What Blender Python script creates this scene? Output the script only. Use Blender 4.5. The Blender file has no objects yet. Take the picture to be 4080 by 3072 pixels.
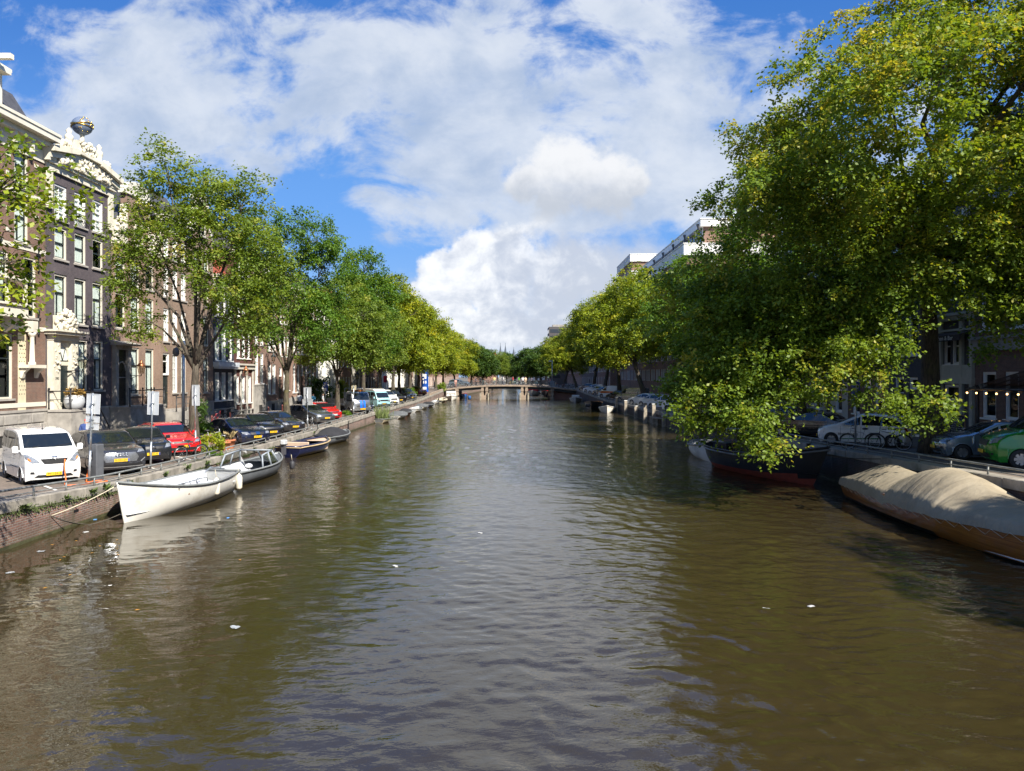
import bpy, bmesh, math, random
import numpy as np
from mathutils import Vector, Matrix
R = math.radians
sc = bpy.context.scene
col = sc.collection

# ------------------------------------------------------------------ camera
EYE = 4.66
cd = bpy.data.cameras.new("camera")
cam = bpy.data.objects.new("camera", cd)
col.objects.link(cam)
cam.location = (0, 0, EYE)
cam.rotation_euler = (R(90), 0, 0)
cd.sensor_width = 36.0
cd.lens = 741.0 / 1024.0 * 36.0
cd.shift_x = 1.0 / 1024.0
cd.shift_y = -9.0 / 1024.0
cd.clip_start = 0.1
cd.clip_end = 6000
sc.camera = cam

# ------------------------------------------------------------------ exposure
sc.view_settings.view_transform = 'Standard'
sc.view_settings.look = 'None'
sc.view_settings.exposure = 1.1
sc.view_settings.gamma = 1.0
sc.render.engine = 'CYCLES'
sc.cycles.max_bounces = 8
sc.cycles.diffuse_bounces = 3
sc.cycles.glossy_bounces = 4
sc.cycles.transmission_bounces = 4
sc.cycles.transparent_max_bounces = 12
sc.cycles.caustics_reflective = False
sc.cycles.caustics_refractive = False
sc.cycles.sample_clamp_indirect = 6.0
sc.cycles.use_denoising = True
try:
    sc.cycles.denoiser = 'OPENIMAGEDENOISE'
    sc.cycles.denoising_prefilter = 'ACCURATE'
except Exception:
    pass

# ------------------------------------------------------------------ sun
SUN_EL = R(43)
SUN_DIR = Vector((0.66, -0.75, 0)).normalized() * math.cos(SUN_EL) + Vector((0, 0, math.sin(SUN_EL)))
sl = bpy.data.lights.new("sun", 'SUN')
sl.energy = 5.0
sl.angle = R(0.53)
sl.color = (1.0, 0.94, 0.84)
so = bpy.data.objects.new("sun", sl)
so.rotation_euler = SUN_DIR.to_track_quat('Z', 'Y').to_euler()
so.location = (40, -40, 60)
col.objects.link(so)


# ------------------------------------------------------------------ node expressions
class E:
    """a float socket with arithmetic"""
    def __init__(s, nt, sock):
        s.nt, s.s = nt, sock

    def m(s, op, *a):
        n = s.nt.nodes.new('ShaderNodeMath')
        n.operation = op
        for i, v in enumerate((s,) + a):
            if isinstance(v, E):
                s.nt.links.new(v.s, n.inputs[i])
            else:
                n.inputs[i].default_value = float(v)
        return E(s.nt, n.outputs[0])

    def __add__(s, o): return s.m('ADD', o)
    __radd__ = __add__
    def __mul__(s, o): return s.m('MULTIPLY', o)
    __rmul__ = __mul__
    def __sub__(s, o): return s.m('SUBTRACT', o)
    def __rsub__(s, o): return (s * -1.0) + o
    def __truediv__(s, o): return s.m('DIVIDE', o)
    def clamp(s): return s.m('MAXIMUM', 0.0).m('MINIMUM', 1.0)
    def gt(s, v): return s.m('GREATER_THAN', v)

    def smooth(s, a, b):
        n = s.nt.nodes.new('ShaderNodeMapRange')
        n.interpolation_type = 'SMOOTHSTEP'
        s.nt.links.new(s.s, n.inputs['Value'])
        n.inputs['From Min'].default_value = a
        n.inputs['From Max'].default_value = b
        return E(s.nt, n.outputs['Result'])


def nmix(nt, f, a, b, blend='MIX'):
    n = nt.nodes.new('ShaderNodeMix')
    n.data_type = 'RGBA'
    n.blend_type = blend
    for i, v in ((0, f), (6, a), (7, b)):
        if isinstance(v, E): nt.links.new(v.s, n.inputs[i])
        elif isinstance(v, bpy.types.NodeSocket): nt.links.new(v, n.inputs[i])
        elif i == 0: n.inputs[0].default_value = v
        else: n.inputs[i].default_value = (*v[:3], 1)
    return n.outputs[2]


def nmix_f(nt, f, a, b):
    return a + (b - a) * f


def noise(nt, vec, scale, detail=4, rough=.55, dist=0.0, dim='3D'):
    n = nt.nodes.new('ShaderNodeTexNoise')
    n.noise_dimensions = dim
    n.inputs['Scale'].default_value = scale
    n.inputs['Detail'].default_value = detail
    n.inputs['Roughness'].default_value = rough
    n.inputs['Distortion'].default_value = dist
    if vec is not None: nt.links.new(vec, n.inputs['Vector'])
    return E(nt, n.outputs[0])


def comb(nt, x, y, z=0.0):
    n = nt.nodes.new('ShaderNodeCombineXYZ')
    for i, v in enumerate((x, y, z)):
        if isinstance(v, E): nt.links.new(v.s, n.inputs[i])
        else: n.inputs[i].default_value = v
    return n.outputs[0]


def sep(nt, vec):
    n = nt.nodes.new('ShaderNodeSeparateXYZ')
    nt.links.new(vec, n.inputs[0])
    return [E(nt, o) for o in n.outputs]


# ------------------------------------------------------------------ sky (world)
w = bpy.data.worlds.new("World")
sc.world = w
w.use_nodes = True
nt = w.node_tree
nt.nodes.clear()
out = nt.nodes.new('ShaderNodeOutputWorld')
bg = nt.nodes.new('ShaderNodeBackground')
bg.inputs['Strength'].default_value = 0.056
nt.links.new(bg.outputs[0], out.inputs[0])
sky = nt.nodes.new('ShaderNodeTexSky')
sky.sky_type = 'NISHITA'
sky.sun_disc = False
sky.sun_elevation = SUN_EL
sky.sun_rotation = math.atan2(0.66, -0.75)
sky.air_density = 1.0
sky.dust_density = 0.6
sky.ozone_density = 2.2
tc = nt.nodes.new('ShaderNodeTexCoord')
dx, dy, dz = sep(nt, tc.outputs['Generated'])
ya = dy.m('ABSOLUTE').m('MAXIMUM', 0.02)
za = dz.m('MAXIMUM', 0.004)
u = dx / ya
v = dz / ya
uc = u.m('MAXIMUM', -3.0).m('MINIMUM', 3.0)
vc = v.m('MAXIMUM', -1.0).m('MINIMUM', 4.0)


def blob(cx, cy, rx, ry, amp):
    a = ((uc - cx) * (1.0 / rx))
    b = ((vc - cy) * (1.0 / ry))
    return ((a * a + b * b) * -1.0).m('EXPONENT') * amp


# the high cloud sheet: texture laid on a plane overhead, coverage steered by soft blobs
pl = comb(nt, (dx / (za + 0.12)), (dy / (za + 0.12)), 0.0)
n1 = noise(nt, pl, 1.5, 9, .56, .35)
n2 = noise(nt, comb(nt, uc * 1.0, vc * 1.5, 3.7), 7.0, 10, .60, .45)
n3 = noise(nt, comb(nt, uc * 1.0, vc * 1.35, 8.7), 21.0, 7, .6, .2)
cov = (blob(.12, .36, .40, .17, .42) + blob(-.38, .40, .40, .12, .36) + blob(-.08, .23, .16, .055, .26)
       + blob(.30, .24, .22, .09, .26) + blob(-.66, .30, .20, .14, .25) + blob(-.02, .5, .3, .06, .16)
       + blob(-.25, .55, .25, .08, -.10) + blob(.5, .52, .16, .10, -.45) + blob(-.32, .235, .18, .05, -.25)
       + blob(.10, .175, .12, .022, -.30) + blob(.26, .205, .06, .02, -.2) + blob(-.62, .20, .25, .05, -.1)
       + blob(-.16, .215, .10, .035, .22) + blob(-.17, .155, .08, .02, -.2) + blob(.27, .42, .05, .035, -.16) + blob(.12, .45, .04, .02, -.14)
       + blob(-.2, .33, .05, .03, -.12) + blob(-.62, .52, .1, .05, -.16))
back = dy.smooth(0.0, -0.3) * .12
dens = (cov + back + (n1 - .5) * .55 + (n2 - .5) * 1.75 + (n3 - .5) * .6 - .125)
sheet = dens.smooth(-.09, .33) * .90 + dens.smooth(.2, .6) * .06
shade = noise(nt, comb(nt, uc, vc * 1.6, 9.1), 4.2, 8, .58, .4)
sh2 = noise(nt, comb(nt, uc, vc * 1.3, 21.0), 11.0, 6, .6, .3)
sheetcol = nmix(nt, (shade * .9 + sh2 * .5 - dens * .18 + (vc - .3) * .25).smooth(.42, .84), (3.7, 4.6, 6.2), (6.3, 6.8, 7.6))

# lower cumulus puff under the sheet, and the towering bank over the far end of the canal
wob = noise(nt, comb(nt, uc, vc, 1.3), 13.0, 8, .6)
wob2 = noise(nt, comb(nt, uc, vc, 6.3), 34.0, 6, .62)


def puff(cx, cy, r):
    a = uc - cx
    b = vc - cy
    return (a * a + b * b).m('SQRT') * (1.0 / r) * -1.0 + 1.0


def bank(circles, thr, soft):
    f = None
    for c in circles:
        p = puff(*c)
        f = p if f is None else f.m('MAXIMUM', p)
    f = f + (wob - .5) * 1.25 + (wob2 - .5) * .40
    return f.smooth(thr, thr + soft), f


puffc, pf = bank([(.075, .268, .085), (.125, .262, .075), (.02, .262, .045), (.16, .262, .04)], .24, .30)
b1, f1 = bank([(-.085, .135, .05), (-.05, .15, .06), (.0, .13, .08), (.06, .12, .09), (.12, .13, .08), (.17, .13, .07),
               (-.12, .10, .035), (-.09, .07, .06), (-.05, .04, .06), (.0, .05, .07), (.06, .05, .08), (.12, .06, .09),
               (.2, .08, .09), (.25, .1, .08)], .12, .22)
bs = noise(nt, comb(nt, uc, vc * 1.15, 4.4), 15.0, 9, .62, .5)
bs2 = noise(nt, comb(nt, uc, vc * 1.2, 14.4), 42.0, 6, .6, .3)
b1 = nmix_f(nt, uc.smooth(-.03, .09), b1, f1.smooth(-.15, .55))
lit = (bs * .95 + bs2 * .45 - uc.smooth(-.10, .16) * .26 - f1 * .10).smooth(.38, .86)
bankcol = nmix(nt, lit, (5.0, 5.5, 6.5), (9.2, 9.3, 9.4))
puffcol = nmix(nt, (bs * .6 + bs2 * .3 + (vc - .262) * 7.0).smooth(.2, .72), (4.8, 5.2, 5.9), (7.9, 8.0, 8.2))
puffk = puffc * .92

base = nmix(nt, 1.0, sky.outputs[0], (.98, 1.18, 1.62), 'MULTIPLY')
grad = nmix(nt, vc.smooth(.0, .24), (2.5, 4.3, 7.2), (1.15, 3.15, 7.2))
grad = nmix(nt, vc.smooth(.2, .55), grad, (.34, 1.65, 5.3))
base = nmix(nt, .8, base, grad)
# a paler band close to the horizon
base = nmix(nt, (vc * -1.0).smooth(-.10, 0.0) * .5, base, (3.7, 4.9, 6.8))
c = nmix(nt, sheet, base, sheetcol)
c = nmix(nt, puffk, c, puffcol)
front = dy.smooth(-.02, .05)
c = nmix(nt, b1 * front * .96 * vc.smooth(.012, .05), c, bankcol)
nt.links.new(c, bg.inputs['Color'])
# ------------------------------------------------------------------ object helpers
def lerp(a, b, t): return a + (b - a) * t
def interp(x, pts):
    return float(np.interp(x, [p[0] for p in pts], [p[1] for p in pts]))

ZL = [(-20, 1.35), (18, 1.35), (22, 1.15), (25, 1.0), (30, .92), (50, .87), (62, .98), (75, 1.1), (110, 1.15), (150, 1.9), (160, 1.9), (185, 1.2), (900, 1.2)]
ZR = [(-20, 1.75), (18, 1.72), (25, 1.58), (36, 1.36), (45, 1.25), (110, 1.2), (150, 2.1), (160, 2.1), (185, 1.2), (900, 1.2)]
XL = [(-20, -13.6), (165, -13.6), (300, -4), (900, -4)]
XR = [(-20, 14.65), (100, 14.2), (150, 13.2), (180, 13), (260, 9), (320, 6), (900, 6)]
def zl(y): return interp(y, ZL)
def zr(y): return interp(y, ZR)
def xl(y): return interp(y, XL)
def xr(y): return interp(y, XR)


def tag(o, label=None, cat=None, group=None, kind=None):
    if label: o['label'] = label
    if cat: o['category'] = cat
    if group: o['group'] = group
    if kind: o['kind'] = kind
    return o


def empty(name, loc=(0, 0, 0), rz=0.0, label=None, cat=None, group=None):
    o = bpy.data.objects.new(name, None)
    o.location = loc
    o.rotation_euler = (0, 0, rz)
    o.empty_display_size = .2
    col.objects.link(o)
    return tag(o, label, cat, group)


def children(o):
    return [c for c in col.objects if c.parent == o]


KIDS = {}
def link(name, me, parent=None, loc=(0, 0, 0), rot=(0, 0, 0)):
    o = bpy.data.objects.new(name, me)
    col.objects.link(o)
    o.location = loc
    o.rotation_euler = rot
    if parent is not None:
        o.parent = parent
        KIDS.setdefault(parent.name, []).append(o)
    return o


def copy_tree(o, parent=None):
    c = o.copy()
    col.objects.link(c)
    if parent is not None:
        c.parent = parent
        KIDS.setdefault(parent.name, []).append(c)
    for k in list(KIDS.get(o.name, [])):
        copy_tree(k, c)
    return c


class MB:
    """collects faces; builds ONE mesh"""
    def __init__(s):
        s.v, s.f, s.mi, s.sm = [], [], [], []
        s.cur, s.smooth = 0, False
        s.M = None

    def add(s, vs, fs, smooth=None):
        o = len(s.v)
        if s.M is not None: vs = [tuple(s.M @ Vector(p)) for p in vs]
        s.v += [tuple(p) for p in vs]
        sm = s.smooth if smooth is None else smooth
        for f in fs:
            s.f.append([i + o for i in f])
            s.mi.append(s.cur)
            s.sm.append(sm)
        return s

    def quad(s, a, b, c, d): return s.add([a, b, c, d], [(0, 1, 2, 3)])

    def box(s, x0, y0, z0, x1, y1, z1):
        vs = [(x0, y0, z0), (x1, y0, z0), (x1, y1, z0), (x0, y1, z0), (x0, y0, z1), (x1, y0, z1), (x1, y1, z1), (x0, y1, z1)]
        return s.add(vs, [(0, 3, 2, 1), (4, 5, 6, 7), (0, 1, 5, 4), (1, 2, 6, 5), (2, 3, 7, 6), (3, 0, 4, 7)], False)

    def cbox(s, cx, cy, cz, sx, sy, sz): return s.box(cx - sx / 2, cy - sy / 2, cz - sz / 2, cx + sx / 2, cy + sy / 2, cz + sz / 2)

    def prism(s, poly, axis, a, b):
        """poly 2D, extruded along axis from a to b. axis 'x': poly=(y,z); 'y': (x,z); 'z': (x,y)"""
        def P(p, t): return {'x': (t, p[0], p[1]), 'y': (p[0], t, p[1]), 'z': (p[0], p[1], t)}[axis]
        n = len(poly)
        vs = [P(p, a) for p in poly] + [P(p, b) for p in poly]
        fs = [tuple(range(n)), tuple(range(2 * n - 1, n - 1, -1))]
        fs += [(i, i + n, (i + 1) % n + n, (i + 1) % n) for i in range(n)]
        return s.add(vs, fs, False)

    def tube(s, pts, r, seg=8, cap=True):
        pts = [Vector(p) for p in pts]
        rs = r if isinstance(r, (list, tuple)) else [r] * len(pts)
        vs, fs = [], []
        up = Vector((0, 0, 1))
        prev = None
        for i, p in enumerate(pts):
            d = (pts[min(i + 1, len(pts) - 1)] - pts[max(i - 1, 0)])
            if d.length < 1e-9: d = Vector((0, 0, 1))
            d.normalize()
            if prev is None:
                a = d.cross(up if abs(d.z) < .9 else Vector((1, 0, 0))).normalized()
            else:
                a = (prev - d * prev.dot(d))
                a = a.normalized() if a.length > 1e-6 else d.orthogonal().normalized()
            prev = a
            b = d.cross(a)
            for k in range(seg):
                t = 2 * math.pi * k / seg
                vs.append(p + (a * math.cos(t) + b * math.sin(t)) * rs[i])
        for i in range(len(pts) - 1):
            for k in range(seg):
                fs.append((i * seg + k, i * seg + (k + 1) % seg, (i + 1) * seg + (k + 1) % seg, (i + 1) * seg + k))
        s.add(vs, fs, True)
        if cap:
            n = len(s.v)
            s.f.append(list(range(n - len(vs), n - len(vs) + seg))[::-1]); s.mi.append(s.cur); s.sm.append(False)
            s.f.append(list(range(n - seg, n))); s.mi.append(s.cur); s.sm.append(False)
        return s

    def lathe(s, prof, seg=16, c=(0, 0, 0), axis='z', smooth=True):
        vs, fs = [], []
        for (r, h) in prof:
            for k in range(seg):
                t = 2 * math.pi * k / seg
                x, y = r * math.cos(t), r * math.sin(t)
                p = {'z': (x, y, h), 'y': (x, h, y), 'x': (h, x, y)}[axis]
                vs.append((p[0] + c[0], p[1] + c[1], p[2] + c[2]))
        for i in range(len(prof) - 1):
            for k in range(seg):
                q = (i * seg + k, i * seg + (k + 1) % seg, (i + 1) * seg + (k + 1) % seg, (i + 1) * seg + k)
                fs.append(q[::-1] if axis == 'y' else q)
        return s.add(vs, fs, smooth)

    def ball(s, c, r, seg=12, sx=1, sy=1, sz=1):
        pr = [(max(1e-4, math.sin(math.pi * i / (seg // 2))), -math.cos(math.pi * i / (seg // 2))) for i in range(seg // 2 + 1)]
        vs, fs = [], []
        for (a, h) in pr:
            for k in range(seg):
                t = 2 * math.pi * k / seg
                vs.append((c[0] + a * math.cos(t) * r * sx, c[1] + a * math.sin(t) * r * sy, c[2] + h * r * sz))
        for i in range(len(pr) - 1):
            for k in range(seg):
                fs.append((i * seg + k, i * seg + (k + 1) % seg, (i + 1) * seg + (k + 1) % seg, (i + 1) * seg + k))
        return s.add(vs, fs, True)

    def mesh(s, name, mats):
        me = bpy.data.meshes.new(name)
        me.from_pydata(s.v, [], s.f)
        for m in (mats if isinstance(mats, (list, tuple)) else [mats]): me.materials.append(m)
        me.polygons.foreach_set('material_index', s.mi)
        me.polygons.foreach_set('use_smooth', s.sm)
        me.update()
        return me

    def build(s, name, mats, parent=None, loc=(0, 0, 0), rot=(0, 0, 0)):
        return link(name, s.mesh(name, mats), parent, loc, rot)


def bevel(o, wdt=.01, seg=2):
    m = o.modifiers.new('bevel', 'BEVEL')
    m.width = wdt
    m.segments = seg
    m.limit_method = 'ANGLE'
    m.angle_limit = R(40)
    return o


def text_mesh(txt, size, mats, name='lettering', depth=.004, align='CENTER', shear=0.0):
    cu = bpy.data.curves.new(name, 'FONT')
    cu.body = txt
    cu.size = size
    cu.align_x = align
    cu.align_y = 'CENTER'
    cu.extrude = depth
    cu.shear = shear
    cu.resolution_u = 2
    o = bpy.data.objects.new(name, cu)
    col.objects.link(o)
    dg = bpy.context.evaluated_depsgraph_get()
    me = bpy.data.meshes.new_from_object(o.evaluated_get(dg))
    bpy.data.objects.remove(o)
    bpy.data.curves.remove(cu)
    me.materials.clear()
    me.materials.append(mats)
    me.name = name
    return me


# ------------------------------------------------------------------ materials
MATS = {}
def newmat(name):
    m = bpy.data.materials.new(name)
    m.use_nodes = True
    nt = m.node_tree
    nt.nodes.clear()
    o = nt.nodes.new('ShaderNodeOutputMaterial')
    p = nt.nodes.new('ShaderNodeBsdfPrincipled')
    nt.links.new(p.outputs[0], o.inputs[0])
    return m, nt, p


def setbump(nt, p, h, strength=.3, dist=.02):
    b = nt.nodes.new('ShaderNodeBump')
    b.inputs['Strength'].default_value = strength
    b.inputs['Distance'].default_value = dist
    nt.links.new(h.s if isinstance(h, E) else h, b.inputs['Height'])
    nt.links.new(b.outputs[0], p.inputs['Normal'])


def mat(name, c, rough=.6, metal=0.0, var=.15, scale=3.0, bump=0.0, bscale=30.0, coat=0.0, dirt=None, spec=.5, space='Object'):
    """plain surface with mottled tone, optional fine bump and a second (dirt) colour in patches"""
    if name in MATS: return MATS[name]
    m, nt, p = newmat(name)
    t = nt.nodes.new('ShaderNodeTexCoord')
    vec = t.outputs['Object']
    if space == 'World':
        vec = nt.nodes.new('ShaderNodeNewGeometry').outputs['Position']
    n = noise(nt, vec, scale, 6, .6)
    lo = tuple(x * (1 - var) for x in c)
    hi = tuple(min(1, x * (1 + var)) for x in c)
    cc = nmix(nt, n.smooth(.3, .7), lo, hi)
    if dirt:
        d = noise(nt, vec, scale * .6, 7, .65)
        cc = nmix(nt, d.smooth(.52, .72) * dirt[1], cc, dirt[0])
    nt.links.new(cc, p.inputs['Base Color'])
    p.inputs['Roughness'].default_value = rough
    p.inputs['Metallic'].default_value = metal
    p.inputs['Specular IOR Level'].default_value = spec
    p.inputs['Coat Weight'].default_value = coat
    p.inputs['Coat Roughness'].default_value = .04
    if rough > .25 and metal < .5:
        rr = noise(nt, vec, scale * 2.3, 4, .6) * .25 + (rough - .12)
        nt.links.new(rr.s, p.inputs['Roughness'])
    if bump: setbump(nt, p, noise(nt, vec, bscale, 5, .6), bump, .02)
    MATS[name] = m
    return m


def brick(name, c1, c2, mortar, bw=.22, bh=.066, rough=.85, stain=None, horiz=False, msize=.012, worn=False):
    """brick courses laid in metres on walls facing any way (or on the ground when horiz)"""
    if name in MATS: return MATS[name]
    m, nt, p = newmat(name)
    g = nt.nodes.new('ShaderNodeNewGeometry')
    x, y, z = sep(nt, g.outputs['Position'])
    vec = comb(nt, x, y, 0.0) if horiz else comb(nt, x + y, z, 0.0)
    b = nt.nodes.new('ShaderNodeTexBrick')
    nt.links.new(vec, b.inputs['Vector'])
    b.inputs['Scale'].default_value = 1.0
    b.inputs['Brick Width'].default_value = bw
    b.inputs['Row Height'].default_value = bh
    b.inputs['Mortar Size'].default_value = msize
    b.inputs['Mortar Smooth'].default_value = .3
    b.inputs['Bias'].default_value = 0.0
    b.inputs['Color1'].default_value = (*c1, 1)
    b.inputs['Color2'].default_value = (*c2, 1)
    b.inputs['Mortar'].default_value = (*mortar, 1)
    big = noise(nt, g.outputs['Position'], .55, 6, .62)
    mid = noise(nt, g.outputs['Position'], 5.0, 4, .6)
    k = (big * .6 + mid * .4).smooth(.25, .75) * .5 + .72
    cc = nmix(nt, 1.0, b.outputs[0], comb(nt, k, k, k), 'MULTIPLY')
    if stain:
        s = noise(nt, comb(nt, (x + y) * 1.4, z * .35, 2.0), 1.1, 7, .66)
        cc = nmix(nt, s.smooth(.5, .72) * stain[1], cc, stain[0])
    if worn:      # lime runs, replaced bricks, sooty patches
        ru = noise(nt, comb(nt, (x + y) * 3.2, z * .5, 7.0), 1.0, 6, .65)
        cc = nmix(nt, ru.smooth(.58, .74) * .55, cc, (.36, .34, .30))
        pa = noise(nt, comb(nt, (x + y) * .5, z * 1.4, 3.0), 1.0, 3, .5)
        cc = nmix(nt, pa.smooth(.52, .60) * .45, cc, (.10, .06, .05))
        cc = nmix(nt, z.smooth(.55, .05) * .5, cc, (.075, .07, .045))
    nt.links.new(cc, p.inputs['Base Color'])
    p.inputs['Roughness'].default_value = rough
    p.inputs['Specular IOR Level'].default_value = .25
    setbump(nt, p, E(nt, b.outputs['Fac']) * -1.0 + mid * .5, .5, .012)
    MATS[name] = m
    return m


def glassmat(name='window_glass', tint=(.85, .9, .9), gl=.0):
    """a pane: sky and trees mirror in it, the room shows behind"""
    if name in MATS: return MATS[name]
    m = bpy.data.materials.new(name)
    m.use_nodes = True
    nt = m.node_tree
    nt.nodes.clear()
    o = nt.nodes.new('ShaderNodeOutputMaterial')
    tr = nt.nodes.new('ShaderNodeBsdfTransparent')
    tr.inputs[0].default_value = (*tint, 1)
    g = nt.nodes.new('ShaderNodeBsdfGlossy')
    g.inputs['Roughness'].default_value = .015
    f = nt.nodes.new('ShaderNodeLayerWeight')
    f.inputs['Blend'].default_value = .5
    geo = nt.nodes.new('ShaderNodeNewGeometry')
    bmp = nt.nodes.new('ShaderNodeBump')
    bmp.inputs['Strength'].default_value = .03
    bmp.inputs['Distance'].default_value = .05
    nt.links.new(noise(nt, geo.outputs['Position'], 1.6, 2, .5).s, bmp.inputs['Height'])
    nt.links.new(bmp.outputs[0], g.inputs['Normal'])
    mx = nt.nodes.new('ShaderNodeMixShader')
    fe = (E(nt, f.outputs['Facing']).m('POWER', 5.0) * .96 + .05 + gl).clamp()
    nt.links.new(fe.s, mx.inputs[0])
    nt.links.new(tr.outputs[0], mx.inputs[1])
    nt.links.new(g.outputs[0], mx.inputs[2])
    nt.links.new(mx.outputs[0], o.inputs[0])
    MATS[name] = m
    return m


CREAM = mat('cream_paint', (.64, .60, .50), .45, var=.06, scale=1.5, dirt=((.40, .36, .28), .35))
WHITE = mat('white_paint', (.76, .75, .71), .4, var=.05, scale=1.5, dirt=((.5, .48, .42), .3))
DARKP = mat('dark_green_paint', (.018, .026, .026), .35, var=.2)
BLACK = mat('black_iron', (.012, .012, .014), .45, var=.25, scale=6)
STONE = mat('grey_stone', (.30, .28, .25), .8, var=.22, scale=1.6, bump=.25, bscale=14, dirt=((.12, .11, .095), .6))
SAND = mat('carved_sandstone', (.60, .56, .45), .75, var=.12, scale=2.2, bump=.35, bscale=9, dirt=((.34, .30, .22), .45))
CURT = mat('net_curtain', (.66, .68, .62), .9, var=.1, scale=9)
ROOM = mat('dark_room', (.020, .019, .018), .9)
SLATE = mat('slate_roof', (.055, .055, .06), .6, var=.3, scale=5, bump=.4, bscale=18)
TILE = mat('orange_roof_tile', (.36, .10, .04), .75, var=.25, scale=4, bump=.4, bscale=14)
REDTILE = mat('red_roof_tile', (.26, .055, .03), .75, var=.25, scale=4, bump=.4, bscale=14)
STEEL = mat('galvanised_steel', (.42, .45, .47), .38, .75, var=.15, scale=8)
SIGNB = mat('sign_back_grey', (.55, .57, .58), .45, .25, var=.06, scale=2)
GLASS = glassmat()
# ------------------------------------------------------------------ water
def make_water():
    m, nt, p = newmat('canal_water')
    g = nt.nodes.new('ShaderNodeNewGeometry')
    x, y, z = sep(nt, g.outputs['Position'])
    murk = noise(nt, comb(nt, x * .10, y * .05, 0.0), 1.0, 3, .5)
    cc = nmix(nt, murk.smooth(.3, .7), (.027, .020, .0078), (.037, .0275, .0105))
    nt.links.new(cc, p.inputs['Base Color'])
    p.inputs['Roughness'].default_value = .028
    p.inputs['IOR'].default_value = 1.72
    p.inputs['Specular IOR Level'].default_value = .5
    p.inputs['Specular Tint'].default_value = (1, 1, 1, 1)
    # wind patches: calm close to the left quay wall, rougher down the middle and further away
    calm = noise(nt, comb(nt, x * .07, y * .035, 5.0), 1.0, 4, .6, .6)
    rough = ((x + 15.0).smooth(0.0, 15.0) * .45 + y.smooth(14.0, 55.0) * .5 + calm.smooth(.36, .66) * .55 - .12).clamp()
    warp = noise(nt, comb(nt, x * .22, y * .22, 1.0), 1.0, 2, .5)
    big = noise(nt, comb(nt, x * .55 + warp, y * .8, 0.0), 1.0, 2, .5, .6)
    mid = noise(nt, comb(nt, x * 1.5 + warp * 2.0, y * 2.3 + warp, 2.0), 1.0, 3, .5, .5)
    fine = noise(nt, comb(nt, x * 3.6 + y * .9, y * 6.2 - x * .8, 4.0), 1.0, 3, .55, .35)
    tiny = noise(nt, comb(nt, x * 10.0, y * 15.0, 8.0), 1.0, 2, .5)
    far = y.smooth(18.0, 110.0)
    past = y.smooth(105.0, 130.0)
    h = big * (past * .12 + .010) + mid * (rough * .016 + .004 + past * .09) + fine * (rough * .021 + .0010 + far * .006) + tiny * (rough * .0035)
    b = nt.nodes.new('ShaderNodeBump')
    b.inputs['Strength'].default_value = 1.0
    b.inputs['Distance'].default_value = 1.0
    nt.links.new(h.s, b.inputs['Height'])
    nt.links.new(b.outputs[0], p.inputs['Normal'])
    return m

def water_mesh():
    rng = np.random.default_rng(11)
    ys = [-4.0]
    while ys[-1] < 135:
        y = ys[-1]
        ys.append(y + (.30 if y < 5 else min(.34, max(.055, y * y / 3450 * .75))))
    ys = np.array(ys)
    xs = np.arange(-14.3, 15.31, .062)
    X, Y = np.meshgrid(xs, ys)
    def patch(k, s):      # slow wandering patches of wind
        r = np.random.default_rng(k)
        f = 0
        for _ in range(7):
            a = r.uniform(0, 6.28); q = s * r.uniform(.5, 1.8)
            f = f + np.sin(q * (np.cos(a) * X + .55 * np.sin(a) * Y) + r.uniform(0, 6.28))
        return f / 3.2
    ss = lambda v, a, b: np.clip((v - a) / (b - a), 0, 1) ** 2 * (3 - 2 * np.clip((v - a) / (b - a), 0, 1))
    calm = ss(X, -13, 1) * .55 + ss(Y, 14, 50) * .45 + .38 * patch(2, .28)
    calm = np.clip(calm + .12, .10, 1.15)
    WX = X + .35 * patch(5, .9)
    WY = Y + .35 * patch(6, .9)
    Z = np.zeros_like(X)
    for i in range(84):
        lam = .27 * (2.4 / .27) ** (rng.uniform(0, 1) ** 1.35)
        a = rng.normal(1.25, .75)          # crests lie mostly across the canal
        k = 6.2832 / lam
        amp = lam / 6.2832 * rng.uniform(.010, .022) * (1.0 if lam < .9 else .55)
        m = calm if lam < .8 else .35 + .65 * calm
        fade = 1 if lam > .9 else (1 - ss(Y, 45, 95) if lam > .45 else 1 - ss(Y, 26, 55))
        Z += amp * m * fade * np.sin(k * (np.cos(a) * WX + np.sin(a) * WY) + rng.uniform(0, 6.28))
    Z *= 1 - ss(Y, 112, 134)
    n, m = X.shape
    co = np.stack([X, Y, Z], -1).reshape(-1, 3)
    idx = np.arange(n * m).reshape(n, m)
    q = np.stack([idx[:-1, :-1], idx[:-1, 1:], idx[1:, 1:], idx[1:, :-1]], -1).reshape(-1, 4)
    ex = np.array([(-20, ys[-1], 0), (20, ys[-1], 0), (20, 345, 0), (-20, 345, 0), (-20, -60, 0), (20, -60, 0), (20, -4, 0), (-20, -4, 0)], float)
    b0 = len(co)
    co = np.vstack([co, ex])
    q = np.vstack([q, [[b0, b0 + 1, b0 + 2, b0 + 3], [b0 + 4, b0 + 5, b0 + 6, b0 + 7]]])
    me = bpy.data.meshes.new('canal_water')
    me.vertices.add(len(co)); me.vertices.foreach_set('co', co.astype(np.float32).ravel())
    me.loops.add(q.size); me.loops.foreach_set('vertex_index', q.astype(np.int32).ravel())
    me.polygons.add(len(q)); me.polygons.foreach_set('loop_start', np.arange(0, q.size, 4, dtype=np.int32)); me.polygons.foreach_set('loop_total', np.full(len(q), 4, np.int32))
    me.polygons.foreach_set('use_smooth', np.ones(len(q), bool))
    me.materials.append(make_water())
    me.update(calc_edges=True)
    return me
tag(link('canal_water', water_mesh()), 'brown rippled canal water mirroring sky and trees', kind='structure')

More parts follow.
